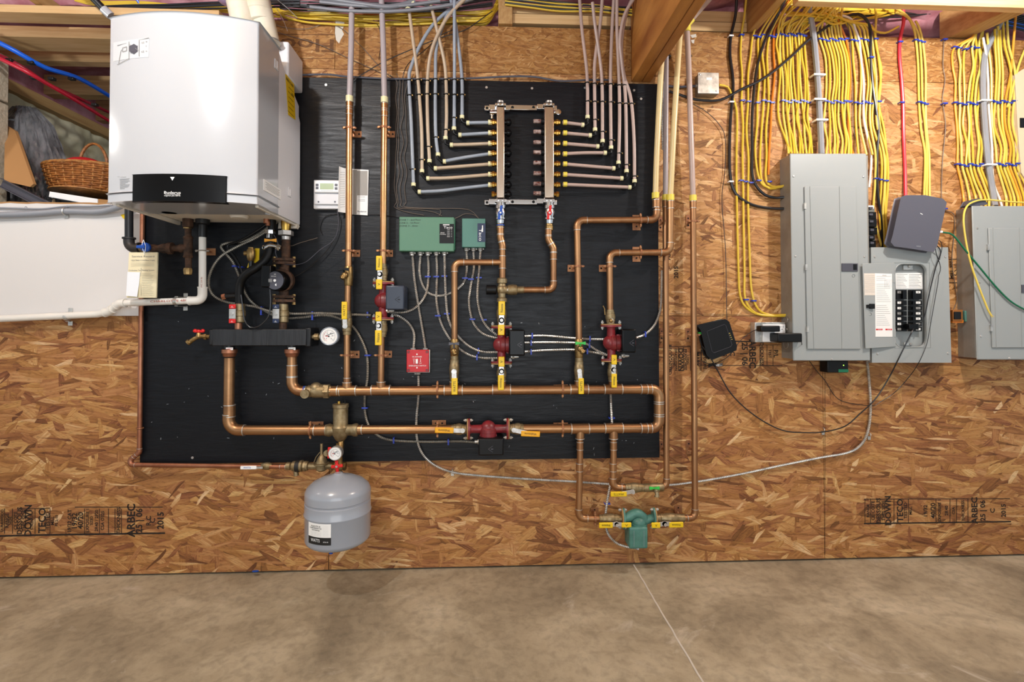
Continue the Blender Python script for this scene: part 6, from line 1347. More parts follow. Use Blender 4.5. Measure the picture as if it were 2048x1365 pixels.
b = MB(); b.obox((P(1620, 373, .108) + P(1628, 699, .108)) / 2, X * .0012, (P(1620, 373, .108) - P(1628, 699, .108)) / 2, Y * .001); b.obox((P(1679, 373, .108) + P(1684, 699, .108)) / 2, X * .0008, (P(1679, 373, .108) - P(1684, 699, .108)) / 2, Y * .001); b.build('door_rib', 'panel', dr)
b = MB(); b.pbox(1684, 527, 1716, 543, .107, .111); lt = b.build('latch', 'greyplastic', dr, bev=.001); b = MB(); b.pbox(1707, 529, 1714, 540, .111, .1125); b.build('latch_slot', 'blackplastic', lt)
b = MB(); p = P(1707, 552, .1075); b.torus(p, Y, .007, .0008, 16, 5); b.build('key_mark', 'paneldark', dr)
b = MB()
for x, y in ((1611, 412), (1613, 535), (1616, 659)): b.pbox(x - 2, y - 6, x + 2, y + 6, .1, .1095)
b.build('hinge', 'galv', t)
b = MB()
for x, y in ((1587, 353), (1727, 354), (1591, 513), (1729, 514), (1664, 719)): screw_(b, x, y, .1)
b.build('screw', 'steel', t)
# junction column of spare breakers between the panels
t = thing('spare_breakers', 'column of loose black breakers hanging between the two middle panels', 'breakers', P(1747, 495, .05))
for i, (x0, y0, x1, y1) in enumerate([(1736, 411, 1748, 418), (1736, 424, 1753, 438), (1737, 438, 1754, 454), (1738, 455, 1755, 469), (1737, 470, 1750, 480), (1738, 481, 1752, 495)]):
    b = MB(); b.pbox(x0, y0, x1, y1, .04, .075 - (i % 2) * .008); k = b.build('breaker', 'label' if i == 0 else 'blackplastic', t, bev=.002)
    b = MB(); b.pbox(x0 + 3, y0 + 3, x0 + 10, y0 + 7, .07, .083); b.build('toggle', 'greyplastic', k)
b = MB(); b.pbox(1738, 415, 1750, 560, .001, .04); b.build('back_rail', 'paneldark', t)
# open panel
t = thing('breaker_panel', 'open grey sub panel with black breakers and a paper schedule on its door', 'panel', P(1822, 727, 0)); d = .09
b = MB(); b.pbox(1748, 500, 1898, 720, .001, .05); b.build('box', 'boxmetal', t)
# cover with a rounded opening
O = [P(1742, 495, d), P(1896, 495, d), P(1903, 726, d), P(1744, 726, d)]; H4 = (1791, 529, 1853, 694)
def rrect(x0, y0, x1, y1, r, n=6):
    out = []
    for cx_, cy_, a0 in ((x1 - r, y0 + r, -90), (x1 - r, y1 - r, 0), (x0 + r, y1 - r, 90), (x0 + r, y0 + r, 180)):
        for k in range(n + 1): a_ = radians(a0 + 90 * k / n); out.append((cx_ + r * cos(a_), cy_ + r * sin(a_)))
    return out
hole = [P(x, y, d) for x, y in rrect(*H4, 15)]; n_ = len(hole)
outer = []
for i, (x, y) in enumerate(rrect(*H4, 15)):
    q = i // 7; outer.append([O[1], O[2], O[3], O[0]][q])
b = MB(); vs = hole + outer + [p + Y * .012 for p in hole] + [p + Y * .02 for p in outer]; fs = []
for i in range(n_):
    j = (i + 1) % n_; fs.append((i, n_ + i, n_ + j, j)); fs.append((i, j, 2 * n_ + j, 2 * n_ + i)); fs.append((n_ + j, n_ + i, 3 * n_ + i, 3 * n_ + j))
b.add(vs, fs); b.smooth = False; cv = b.build('cover', 'panel', t)
cv.data.polygons.foreach_set('use_smooth', [False] * len(cv.data.polygons))
b = MB(); b.pprism(rrect(1788, 526, 1856, 697, 17), d - .03, d - .028); b.build('dead_front', 'panel', t)
b = MB(); ring = [P(x, y, d) for x, y in rrect(1790, 528, 1854, 695, 15)]; b.tube([p - Y * .0 for p in ring], .002, 6, True); b.build('opening_rim', 'panel', t)
b = MB(); b.line(P(1787, 526, d + .0005), P(1859, 526, d + .0005), .001, 0); b.line(P(1861, 696, d + .0005), P(1789, 697, d + .0005), .001, 0); b.line(P(1859, 526, d + .0005), P(1861, 696, d + .0005), .0008, 0); b.build('press_line', 'paneldark', t)
b = MB(); b.pbox(1807, 531, 1826, 540, d - .03, d - .02); screw_(b, 1819, 533, d - .018, .007); b.pbox(1809, 685, 1824, 692, d - .03, d - .022); screw_(b, 1822, 689, d - .02); b.build('catch', 'galv', t, bev=.001)
b = MB(); b.pprism([(1791, 547), (1845, 546), (1846, 578), (1792, 578)], d - .028, d - .0265); pr = b.build('directory_label', 'label', t)
b = MB()
for k in range(9):
    b.line(P(1793, 549.5 + k * 3.1, d - .026), P(1815 - (k * 7) % 9, 549.5 + k * 3.1, d - .026), .0013, 0); b.line(P(1818, 549.5 + k * 3.1, d - .026), P(1843 - (k * 5) % 8, 549.5 + k * 3.1, d - .026), .0013, 0)
b.build('fine_print', 'printgrey', pr)
k = 0
for col, xs_ in enumerate(((1793, 1814), (1822, 1844))):
    for i in range(7):
        y0 = (580, 601, 612, 622.5, 633, 643.5, 654)[i]; y1 = (599.5, 611, 621.5, 632, 642.5, 653, 663)[i]
        b = MB(); b.pbox(xs_[0], y0, xs_[1], y1, d - .028, d - .008); br = b.build('breaker', 'blackplastic', t, bev=.0008)
        b = MB(); tx = xs_[1] - 8 if col == 0 else xs_[0] + 4; b.pbox(tx, y0 + 2, tx + 5, y1 - 2, d - .008, d + .004); b.build('toggle', 'blackgloss', br)
        b = MB(); lx = xs_[0] + 2 if col == 0 else xs_[0] + 10
        b.pbox(lx, y0 + 2.5, lx + 9, y0 + 7, d - .008, d - .0076)
        b.build('rating_label', 'label' if (i + col) % 3 else 'printgrey', br)
        b = MB(); b.text('15' if i else '40', P(lx + 4.5, y0 + 4.8, d - .0074), .006); b.build('lettering', 'ink', br)
# door swung open to the left
d2 = .115; q = [P(1725, 527, d2), P(1789, 526, d + .004), P(1792, 694, d + .004), P(1731, 698, d2)]
b = MB(); b.hexa([p + Y * .004 for p in q][::-1], q[::-1]); dr = b.build('door', 'panel', t, bev=.002)
def ond(px, py, l=.0008):
    t0 = (px - 1725) / 66; return P(px, py, d2 + (d + .004 - d2) * t0 + l)
def ondq(bm, pts, l=.0012): q = [ond(x, y, l) for x, y in pts]; bm.hexa([p + Y * .0011 for p in q][::-1], q[::-1])
b = MB(); ondq(b, [(1728, 547), (1751, 547), (1751, 591), (1729, 591)]); b.build('handwritten_card', mat('card', 'd8cfc4', .8), dr)
b = MB(); ondq(b, [(1750, 547), (1784, 548), (1785, 674), (1751, 674)], .0018); sc = b.build('paper_schedule', 'label', dr)
b = MB()
for k in range(26):
    y = 553 + k * 3.9
    if k in (3, 14): continue
    b.line(ond(1753, y, .0022), ond(1782 - (k * 11) % 13, y, .0022), .0009, 0)
for k in range(9): b.line(ond(1730, 552 + k * 4, .0016), ond(1749, 552 + k * 4, .0016), .0006, 0)
for x in (1770, 1774, 1778, 1782): b.line(ond(x, 559, .0022), ond(x, 575, .0022), .0006, 0)
b.text('SIEMENS', ond(1767, 551, .0024), S(1.6, d2), 0, width=S(12, d2)); b.build('fine_print', 'printgrey', sc)
b = MB(); ondq(b, [(1752, 658), (1765, 658), (1765, 661), (1752, 661)], .0022); ondq(b, [(1771, 658), (1784, 658), (1784, 661), (1771, 661)], .0022); rb = b.build('danger_band', 'redhandle', sc)
b = MB(); b.text('DANGER', ond(1759, 659.5, .003), S(1.8, d2), 0, width=S(9, d2)); b.text('DANGER', ond(1778, 659.5, .003), S(1.8, d2), 0, width=S(9, d2)); b.build('lettering', 'white', rb)
b = MB(); c = ond(1740, 613, .001); b.obox(c - Y * .005 + X * .006, X * .012, Z * .012, Y * .005); b.obox(c - Y * .004 - X * .012, X * .009, Z * .008, Y * .004); b.build('latch', 'blackplastic', dr, bev=.002)
b = MB(); p = ond(1740, 629, .001); b.torus(p, Y, .0075, .0008, 16, 5); b.build('key_mark', 'paneldark', dr)
b = MB(); b.pbox(1786, 550, 1790, 566, d, d + .006); b.pbox(1788, 659, 1792, 675, d, d + .006); b.build('hinge', 'panel', t, bev=.001)
b = MB()
for x, y in ((1750, 514), (1891, 514), (1755, 708), (1896, 707)): screw_(b, x, y, d, .0065)
b.build('screw', 'steel', t)
# right panel
t = thing('breaker_panel', 'grey breaker panel at the right edge of the photo', 'panel', P(2020, 720, 0))
b = MB(); b.pbox(1948, 414, 2110, 716, .001, .092); bx = b.build('box', 'boxmetal', t); b = MB()
pf_ = P(1948, 500, .092)
for y, r, f_ in ((440, .019, .35), (440, .012, .35), (473, .009, .35), (480, .008, .75), (500, .008, .4), (683, .02, .45), (683, .012, .45), (660, .008, .4), (652, .008, .75)): b.torus(V((pf_.x - .0006, -.092 * (1 - f_), P(1948, y, .06).z)), X, r, .0011, 20, 5)
b.build('knockout_ring', 'galv', t)
b = MB(); q = [P(1944, 412, .1), P(2120, 412, .1), P(2126, 720, .1), P(1955, 720, .1)]; b.hexa([p + Y * .008 for p in q][::-1], q[::-1]); b.build('cover', 'panel', t, bev=.004)
b = MB(); q = [P(1977, 456, .107), P(2100, 456, .107), P(2106, 696, .107), P(1985, 696, .107)]; b.hexa([p + Y * .006 for p in q][::-1], q[::-1]); dr = b.build('door', 'panel', t, bev=.003)
b = MB(); b.obox((P(1986, 456, .108) + P(1993, 696, .108)) / 2, X * .0012, (P(1986, 456, .108) - P(1993, 696, .108)) / 2, Y * .001); b.obox((P(2039, 456, .108) + P(2044, 696, .108)) / 2, X * .0008, (P(2039, 456, .108) - P(2044, 696, .108)) / 2, Y * .001); b.build('door_rib', 'panel', dr)
b = MB()
for x, y in ((1978, 495), (1984, 657)): b.pbox(x - 2, y - 6, x + 2, y + 6, .1, .1095)
b.build('hinge', 'galv', t); b = MB(); b.pbox(2044, 570, 2060, 586, .107, .111); b.build('latch', 'greyplastic', dr)
b = MB()
for x, y in ((1955, 457), (1960, 565), (1962, 673), (2019, 717)): screw_(b, x, y, .1)
b.build('screw', 'steel', t)
# modem leaning on the open panel
t = thing('internet_modem', 'dark grey modem box leaning on top of the open panel', 'modem', P(1835, 500, .11)); d = .12
pts_ = [(1804, 396), (1812, 393), (1850, 393), (1885, 400), (1891, 406), (1887, 425), (1872, 492), (1866, 502), (1858, 501), (1820, 495), (1790, 491), (1784, 484), (1788, 470)]
b = MB(); b.pprism(pts_, d - .03, d + .012); b.build('housing', 'modem', t, bev=.006, seg=3)
b = MB(); b.pprism([(1800, 400), (1884, 405), (1860, 500), (1781, 488)], d - .04, d - .028); b.build('back_shell', 'blackplastic', t, bev=.003)
b = MB(); q = P(1837, 493, d + .0125); b.text('ARRIS', q, S(2.6, d), radians(-6), width=S(10, d)); b.build('lettering', 'pexgrey', t)
b = MB(); c = P(1843, 428, d + .0125); b.obox(c, V((.006, 0, -.003)), Z * .0015, Y * .0003); b.build('scratch', 'label', t)
# black block on top of the right panel
b = MB(); b.pprism([(1936, 411), (1942, 401), (1957, 398), (1970, 401), (1974, 408), (1966, 410), (1948, 412)], .05, .09); tag(b.build('power_adapter', 'greyplastic', bev=.003), 'small dark block resting on top of the right panel', 'adapter')
# small black router, upper left of the sockets
t = thing('network_box', 'tilted small black plastic box right of the long copper drops', 'network box', P(1433, 712, .05)); b = MB(); d = .05
b.pprism([(1400, 654), (1404, 659), (1416, 709), (1424, 717), (1470, 699), (1471, 693), (1456, 646), (1450, 642)], .01, d); b.build('housing', 'blackplastic', t, bev=.008, seg=3)
b = MB(); q = PP([(1414, 663), (1449, 649), (1452, 652), (1464, 690), (1461, 694), (1428, 706), (1424, 703)], d + .0005); b.tube(q, .0009, 5, True); b.build('lid_line', 'greyplastic', t)
b = MB()
for k in range(4): p = P(1459 + k * 1.6, 667 + k * 4, d + .0008); b.obox(p, X * .003, Z * .001, Y * .0004)
b.build('status_marks', 'cableyellow2', t)
b = MB(); b.obox(P(1399, 667, .03), X * .007, Z * .006, Y * .008); b.build('green_plug', 'greenhandle', t)
# socket box with two plugs
t = thing('outlet_box', 'metal box with a white socket plate left of the tall panel', 'socket', P(1542, 687, 0)); b = MB(); b.pbox(1510, 645, 1566, 685, .001, .045); b.build('box', 'galv', t, bev=.002)
b = MB(); b.pbox(1523, 645, 1570, 685, .045, .048); b.build('ring_plate', 'galv', t, bev=.001)
b = MB(); b.pbox(1526, 649, 1571, 684, .048, .056); pl = b.build('socket_plate', 'white', t, bev=.002); b = MB()
for x, y in ((1564, 656), (1542, 675), (1552, 675)):
    for dx, dy, w_, h_ in ((-2, -2, .001, .004), (2, -2, .001, .004)): p = P(x + dx, y + dy, .0562); b.obox(p, X * w_, Z * h_, Y * .0003)
    p = P(x, y + 3, .056); b.cyl(p, p - Y * .0004, .0025, n=8)
b.build('socket_slots', 'dark', pl)
for i, (x0, y0, x1, y1, dd, lab) in enumerate([(1522, 652, 1561, 664, .10, 'small black plug pack on the left of the socket box'), (1556, 667, 1605, 685, .13, 'larger black plug pack in front of the lower left of the tall panel')]):
    b = MB(); b.pbox(x0, y0, x1, y1, .056, dd); b.build('plug_body', 'blackplastic', thing('power_adapter', lab, 'adapter', P((x0 + x1) / 2, y1, .06)), bev=.005)
AD = [o for o in bpy.data.objects if o.name.startswith('power_adapter') and o.type == 'EMPTY']; AD.sort(key=lambda o: o.location.x)
MOD = [o for o in bpy.data.objects if o.name == 'internet_modem'][0]; NET = [o for o in bpy.data.objects if o.name == 'network_box'][0]
child_of(AD[0], cable('power_cord', 'x', PP([(1524, 658, .09), (1512, 660, .05), (1497, 668, .03), (1478, 685, .02), (1462, 708, .012), (1440, 724, .012), (1420, 728, .014), (1404, 722, .02), (1403, 700, .03)], 0), .0016, 'cableblack', 'cord'))
b = MB()
for k in range(6): b.tube(cat(PP([(1417, 730 + k), (1425, 727 + k), (1436, 729 + k * .8), (1445, 727 + k)], .016 + .002 * (k % 2))), .0018, 6)
b.torus(P(1430, 731, .02), X, .008, .002, 14, 6); b.build('cord_bundle', 'cableblack', AD[0])
CB = [('thin black cord sagging from the tilted box along the wall to the open panel', [(1404, 692, .03), (1420, 714, .03), (1437, 745, .014), (1460, 785, .014), (1492, 818, .014), (1530, 845, .014), (1568, 862, .014), (1610, 866, .014), (1650, 864, .014), (1690, 853, .02), (1720, 828, .03), (1752, 797, .04), (1780, 752, .07), (1800, 712, .11), (1822, 668, .13), (1828, 655, .11)], .003),
      ('thin black cord from the large plug pack sagging right to the cord crossing', [(1603, 684, .12), (1608, 705, .05), (1630, 738, .014), (1650, 762, .014), (1672, 795, .014), (1700, 807, .014), (1745, 812, .014), (1758, 806, .014), (1790, 785, .014), (1820, 752, .05), (1838, 725, .10), (1853, 690, .112), (1860, 655, .112), (1868, 610, .112), (1876, 565, .112), (1877, 552, .112), (1881, 535, .112), (1872, 505, .12), (1871, 492, .12)], .0017),
      ('thin black cord from the modem down over the open panel to the lower breakers', [(1871, 488, .12), (1881, 505, .112), (1870, 540, .112), (1858, 590, .112), (1850, 630, .11), (1840, 652, .105)], .0026),
      ('short looped black cord at the lower right of the modem', [(1872, 480, .12), (1880, 482, .115), (1884, 495, .112), (1879, 520, .11)], .0016),
      ('thin black cord hanging from the ceiling cables past the tilted black box', [(1385, 208, .012), (1410, 222, .012), (1436, 246, .012), (1450, 275, .012), (1450, 340, .01), (1444, 400, .01), (1451, 500, .01), (1453, 600, .01), (1454, 645, .02)], .0017)]
for (lab, pts, r), own in zip(CB, (NET, AD[1], MOD, MOD, None)):
    o = cable('hanging_wire' if own is None else 'power_cord', lab, PP(pts, 0), r, 'cableblack', 'wire', None, .012, 7)
    if own: child_of(own, o)
b = MB(); b.pbox(1819, 648, 1838, 660, .08, .12); tag(b.build('plug', 'blackgloss', bev=.003), 'black plug stuck to the lowest right breakers of the open panel', 'plug')
cable('ethernet_cable', 'dark green cable running from the modem down right across the right panel', PP([(1884, 465, .12), (1905, 470, .12), (1930, 500, .12), (1955, 530, .118), (1990, 572, .115), (2020, 602, .115), (2050, 620, .115), (2090, 640, .115)], 0), .004, 'greenwire')
b = MB(); b.obox(P(1879, 464, .12), X * .014, Z * .005, Y * .004); tag(b.build('plug', 'paperwhite', bev=.001), 'pale plug of the green cable at the modem edge', 'plug')
cable('electric_cable', 'loose yellow cable hanging with a frayed end over the edge of the right panel', PP([(2120, 406, .09), (2040, 405, .09), (1975, 400, .095), (1950, 403, .1), (1933, 414, .11), (1927, 440, .12), (1933, 490, .12), (1944, 535, .12), (1960, 580, .12), (1972, 610, .12), (1977, 622, .12), (1983, 632, .12)], 0), .0042, 'cableyellow2')
b = MB(); e = P(1982, 630, .12)
for a_ in (-60, -35, -85): v_ = V((cos(radians(a_)), -.1, sin(radians(a_)))); b.tube([e, e + v_ * .006, e + v_ * .014 + X * .002], .0011, 5)
tag(b.build('frayed_wire_end', 'cableyellow2'), 'frayed end of the loose yellow cable on the right panel', 'wire')
# doorbell transformer
t = thing('transformer', 'small copper wound transformer on the side of the right panel', 'transformer', P(1914, 645, .05)); b = MB(); b.pbox(1906, 620, 1926, 643, .02, .06); b.build('core', mat('core', 'b07038', .4, .6), t, bev=.002); b = MB(); b.pbox(1909, 624, 1923, 639, .06, .066); b.build('winding', 'blackplastic', t, bev=.002)
b = MB(); b.pbox(1905, 640, 1927, 646, .02, .055); b.build('base', 'cableorange', t); b = MB(); b.pbox(1930, 622, 1944, 644, .02, .05); b.build('cover', 'pumpgreen', t, bev=.003)
wire('thin brown wire running down the bare strand board between the panels', [(1888, 80), (1886, 130), (1890, 160), (1885, 200), (1891, 250), (1886, 310), (1884, 345), (1883, 395), (1886, 418), (1908, 430), (1908, 470), (1904, 520), (1910, 570), (1914, 600), (1906, 622)], .008, .0017)
staple(P(1889, 418, .008), 'blue staple on the thin brown wire right of the modem', 'staples', r=.004)
# green and black monitor box under tall panel
t = thing('monitor_box', 'small black box with a green stripe and a lit green dot under the tall panel', 'box', P(1675, 746, .03)); b = MB(); b.pbox(1655, 722, 1697, 746, .01, .07); b.build('housing', 'blackplastic', t, bev=.004)
b = MB(); b.pbox(1677, 739, 1697, 745, .07, .0706); b.build('green_stripe', 'greenwire', t); b = MB(); p = P(1687, 731, .07); b.cyl(p, p - Y * .001, .0022, n=10); b.build('indicator_light', 'led', t)
# grey junction box
t = thing('junction_box', 'small square metal junction box on the strand board right of the beam', 'junction box', P(1416, 188, 0)); b = MB(); b.pbox(1397, 147, 1437, 188, .001, .045); b.build('box', 'galv_dull', t, bev=.003)
b = MB(); b.pbox(1396, 145, 1438, 187, .045, .048); cv = b.build('cover', 'galv', t, bev=.002); b = MB()
for x, y in ((1400, 149), (1433, 182)): screw_(b, x, y, .048, .005)
b.build('screw', 'steel', t); b = MB(); b.pbox(1413, 155, 1424, 160, .048, .0485); b.build('small_label', 'label', cv)
b = MB(); p = P(1397, 172, .025); b.cyl(p, p - X * .016, .009, n=10); b.hex(p - X * .006, p, .012); b.build('cable_clamp', 'galv', t)
# ------------------------------------------------------------------ the cables on the wall
def cab(label, pts, r=.0052, m='cableyellow', grp=None, d=.008):
    out = []
    for p in pts: out.append((p[0], p[1], p[2] if len(p) > 2 else d))
    return cable('electric_cable', label, PP(out, 0), r, m, 'cable', grp, .02, 8)
def row_staples(lst, y, what, grp):
    for i, x in enumerate(lst): staple(P(x, y + (i % 3 - 1) * 2.2, .009 - .0006 * (i % 2)), 'blue staple, ' + ORD[i + 1] + ' from left in ' + what, grp, w=.0112, r=.006)
rs = random.Random(21)
def jit(a): return rs.uniform(-a, a)
# cluster left of the grey feeder
cab('thick black cable left of all yellow ones, turning right into the tall panel', [(1474, -20, .06), (1471, 30, .03), (1462, 72), (1460, 110), (1465, 150), (1466, 180), (1461, 240), (1459, 300), (1460, 345), (1466, 378), (1480, 396), (1505, 410), (1535, 416), (1570, 418, .03)], .0072, 'cableblack', 'black cables at the tall panel')
cab('black cable crossing down over the yellow ones and into the side of the tall panel', [(1580, -20, .09), (1565, 10, .07), (1548, 45, .03), (1530, 80, .018), (1515, 130, .018), (1508, 180, .018), (1504, 240, .016), (1504, 300, .014), (1504, 345, .012), (1511, 370, .012), (1530, 390, .014), (1555, 396, .02), (1578, 392, .04)], .0068, 'cableblack', 'black cables at the tall panel')
cab('long dark cable sweeping diagonally from under the junction box up over the yellow ones', [(1338, 183, .02), (1360, 190, .02), (1395, 200, .02), (1440, 200, .02), (1480, 180, .022), (1530, 155, .024), (1580, 115, .026), (1615, 82, .026), (1660, 50, .03), (1705, 29, .04), (1728, 34, .04), (1741, 60, .02), (1741, 110, .016), (1745, 170, .014), (1752, 220, .012), (1757, 260, .012), (1754, 310, .012), (1755, 380, .012), (1762, 440, .012), (1764, 500, .02)], .0066, 'cableblack', None)
cab('grey cable end entering the junction box from the left behind the tubes', [(1330, 172, .01), (1360, 174, .012), (1395, 172, .02)], .006, 'greyplastic')
cab('yellow cable leaving the junction box to the right and turning down', [(1438, 170, .02), (1455, 174, .01), (1463, 190), (1472, 215), (1474, 250), (1473, 305), (1473, 370), (1475, 470), (1477, 540), (1480, 590), (1492, 615), (1520, 630), (1575, 633, .03)])
cab('second of the three yellow cables running down to the bottom left of the tall panel', [(1494, -20, .06), (1489, 30, .03), (1483, 69), (1481, 110), (1484, 150), (1483, 205), (1486, 250), (1485, 305), (1486, 360), (1487, 450), (1489, 540), (1490, 595), (1505, 622), (1530, 631), (1575, 632, .035)])
cab('third of the three yellow cables running down to the bottom left of the tall panel', [(1540, 20, .05), (1515, 50, .03), (1505, 75), (1501, 110), (1496, 150), (1496, 205), (1493, 260), (1497, 320), (1496, 400), (1499, 500), (1503, 580), (1516, 618), (1540, 630), (1575, 630, .04)])
GA = 'yellow cables at the left of the tall panel'
for i, (tx, pts) in enumerate([(1556, [(1518, 72), (1516, 100), (1519, 150), (1515, 205), (1514, 250), (1510, 300), (1516, 350), (1528, 372), (1550, 376), (1572, 372, .03)]), (1562, [(1525, 75), (1524, 110), (1529, 150), (1527, 205), (1523, 260), (1520, 320), (1524, 362), (1540, 378), (1562, 374), (1576, 368, .03)]),
                            (1570, [(1540, 70), (1534, 110), (1536, 160), (1537, 205), (1532, 260), (1533, 310), (1531, 350), (1536, 368), (1553, 374), (1574, 370, .04)]), (1582, [(1553, 80), (1556, 110), (1560, 150), (1556, 205), (1558, 240), (1570, 275), (1581, 305, .03)])]):
    cab('yellow cable, ' + ORD[i + 1] + ' of those feeding the upper left side of the tall panel', [(tx + 22, -12, .08), ((tx + pts[0][0]) / 2 + 6, 30, .05)] + pts, grp=GA)
cab('orange cable left of the dense yellow group over the tall panel', [(1580, -10, .08), (1566, 30, .04), (1549, 60, .012), (1547, 82), (1547, 110), (1549, 150), (1544, 205), (1541, 260), (1538, 310), (1537, 350)], m='cableorange')
topA = [1560, 1566, 1573, 1579, 1584, 1590, 1597, 1603, 1608]; midA = [1566, 1573, 1579, 1585, 1592, 1597, 1604, 1610, 1616]; botA = [1577, 1583, 1589, 1594, 1600, 1606, 1613, 1618, 1624]
for i in range(9):
    sx = [1640, 1655, 1625, 1665, 1680, 1650, 1690, 1670, 1700][i]
    pts = [(sx, -15, .10), ((sx + topA[i]) / 2 + 8, 24, .06), (topA[i] + 2, 52, .02), (topA[i], 73)] + [(topA[i] * .7 + midA[i] * .3 + jit(3), 110), (topA[i] * .3 + midA[i] * .7 + jit(3), 155), (midA[i], 205), (midA[i] + jit(4), 235), (midA[i] * .3 + botA[i] * .7 + jit(4), 275), (botA[i], 308, .03)]
    cab('yellow cable, ' + ORD[i + 1] + ' from the left of the dense group just left of the grey feeder', pts, m='cableyellow' if i % 3 else 'cableyellow2', grp='yellow cables left of the grey feeder', d=.0075 + .004 * (i % 2))
row_staples([1483, 1509, 1518, 1525, 1541, 1547, 1554], 73, 'the upper row left of the diagonal black cable', 'blue staples in the upper row')
row_staples(topA, 71, 'the upper row just left of the grey feeder', 'blue staples in the upper row')
row_staples([1485, 1497, 1515, 1527, 1536, 1544], 204, 'the second row left of the crossing black cable', 'blue staples in the second row')
row_staples(midA, 204, 'the second row just left of the grey feeder', 'blue staples in the second row')
row_staples([1482, 1491, 1501, 1517, 1538], 364, 'the third row beside the tall panel', 'blue staples in the third row')
row_staples([1492, 1507], 602, 'the lowest pair above the socket box', 'blue staples above the socket box')
for x, y, lab in [(1461, 73, 'upper white staple on the thick black cable at left'), (1462, 205, 'middle white staple on the thick black cable at left'), (1461, 364, 'lower white staple on the thick black cable at left')]: staple(P(x, y, .010), lab, 'white staples', m='white', r=.008)
# feeders
GF = 'grey feeder cables'
cab('thick grey feeder cable going down into the top of the tall panel', [(1612, -10, .09), (1620, 30, .05), (1627, 70, .03), (1632, 120, .025), (1636, 170, .025), (1640, 240, .025), (1643, 309, .04)], .0145, 'cablegrey', GF)
cab('thick grey feeder cable going down into the right panel', [(2010, 30, .07), (1998, 50, .05), (1982, 80, .03), (1970, 110, .022), (1966, 150, .022), (1967, 210, .022), (1972, 280, .022), (1977, 330, .022), (1985, 380, .022), (1990, 412, .04)], .0135, 'cablegrey', GF)
for i, (x, y) in enumerate([(1635, 152), (1636, 201), (1640, 242)]):
    b = MB(); p = P(x, y, .025); b.obox(p - Y * .0165, X * .03, Z * .005, Y * .003); b.obox(p - X * .027, X * .004, Z * .004, Y * .02); b.obox(p + X * .027, X * .004, Z * .004, Y * .02); tag(b.build('feeder_strap', 'white', bev=.002), ['top', 'middle', 'bottom'][i] + ' white strap on the grey feeder above the tall panel', 'strap')
for i, (x, y) in enumerate([(1968, 203), (1978, 331)]):
    b = MB(); p = P(x, y, .022); b.obox(p - Y * .0155, X * .028, Z * .0045, Y * .003); b.obox(p - X * .025, X * .004, Z * .004, Y * .018); b.obox(p + X * .025, X * .004, Z * .004, Y * .018); tag(b.build('feeder_strap', 'white', bev=.002), ['upper', 'lower'][i] + ' white strap on the grey feeder of the right panel', 'strap')
# cluster right of the feeder
topB = [1640, 1648, 1655, 1661, 1667, 1673, 1679, 1685]; midB = [1651, 1658, 1664, 1670, 1677, 1684, 1690, 1695]; botB = [1652, 1661, 1668, 1674, 1683, 1690, 1697, 1702]
for i in range(8):
    sx = [1690, 1660, 1700, 1640, 1672, 1652, 1668, 1690][i]
    pts = [(sx, -12, .09), ((sx + topB[i]) / 2 - 4, 25, .06), (topB[i] - 4, 55, .02), (topB[i], 80), (topB[i] * .6 + midB[i] * .4 + 6, 115), (midB[i] + 3 + jit(2), 160), (midB[i], 205), (midB[i] + jit(4), 245), (botB[i] + jit(3), 280), (botB[i], 309, .03)]
    cab('yellow cable, ' + ORD[i + 1] + ' from the left of those just right of the grey feeder', pts, m='cableyellow' if i % 2 else 'cableyellow2', grp='yellow cables right of the grey feeder', d=.0075 + .004 * (i % 2))
cab('orange cable entering the top right of the tall panel', [(1672, 30, .05), (1682, 55, .02), (1692, 80), (1699, 120), (1701, 160), (1698, 205), (1697, 250), (1701, 290), (1707, 309, .03)], m='cableorange')
cab('thin brown cable just right of the orange one over the tall panel', [(1694, 40, .04), (1700, 75), (1703, 140), (1706, 200), (1706, 250), (1712, 285), (1709, 309, .03)], .0018, 'cablebrown')
topC = [1704, 1712, 1723, 1731, 1737, 1744, 1751]; midC = [1711, 1720, 1733, 1740, 1746, 1753, 1758]; botC = [1717, 1733, 1745, 1751, 1762, 1768, 1774]
for i in range(7):
    up = [(1640 + i * 6, 26 + i, .06), (1675 + i * 4, 32 + i * 2, .04), (topC[i] - 8, 52, .02)]
    pts = up + [(topC[i], 82), (midC[i] - 2 + jit(3), 120), (midC[i] + 2 + jit(3), 165), (midC[i], 206), (midC[i] + jit(2), 250), (botC[i], 310, .012 if i > 2 else .03)]
    if i > 2: pts += [(botC[i] + jit(2), 370, .01), (botC[i] - 2 + jit(2), 430, .01), (1756 + i * 3, 500, .02)]
    cab('yellow cable, ' + ORD[i + 1] + ' from the left between the orange cable and the bare strand board', pts, m='cableyellow2' if i % 2 else 'cableyellow', grp='yellow cables right of the orange one', d=.0075 + .004 * (i % 2))
cab('white cable among the yellow ones at the right of the tall panel', [(1680, 30, .05), (1702, 38, .04), (1711, 60, .02), (1719, 84), (1722, 120), (1727, 160), (1727, 206), (1728, 240), (1734, 270), (1742, 312, .012), (1741, 345, .012), (1738, 375, .02)], m='cablewhite', d=.014)
cab('yellow cable dropping straight from the ceiling left of the red one', [(1747, -10, .08), (1752, 30, .04), (1751, 60, .015), (1751, 82), (1756, 110), (1762, 135), (1761, 160), (1757, 206), (1768, 260), (1772, 310), (1770, 400), (1775, 500, .02)], m='cableyellow')
cab('loose yellow cable curling up under the ceiling left of the red one', [(1741, 55, .02), (1752, 63, .02), (1770, 66, .02), (1785, 60, .02), (1797, 53, .02)], m='cableyellow')
row_staples(topB, 81, 'the upper row just right of the grey feeder', 'blue staples in the upper row')
row_staples([1692, 1704, 1712, 1720, 1731, 1738, 1751], 81, 'the upper row right of the first orange cable', 'blue staples in the upper row')
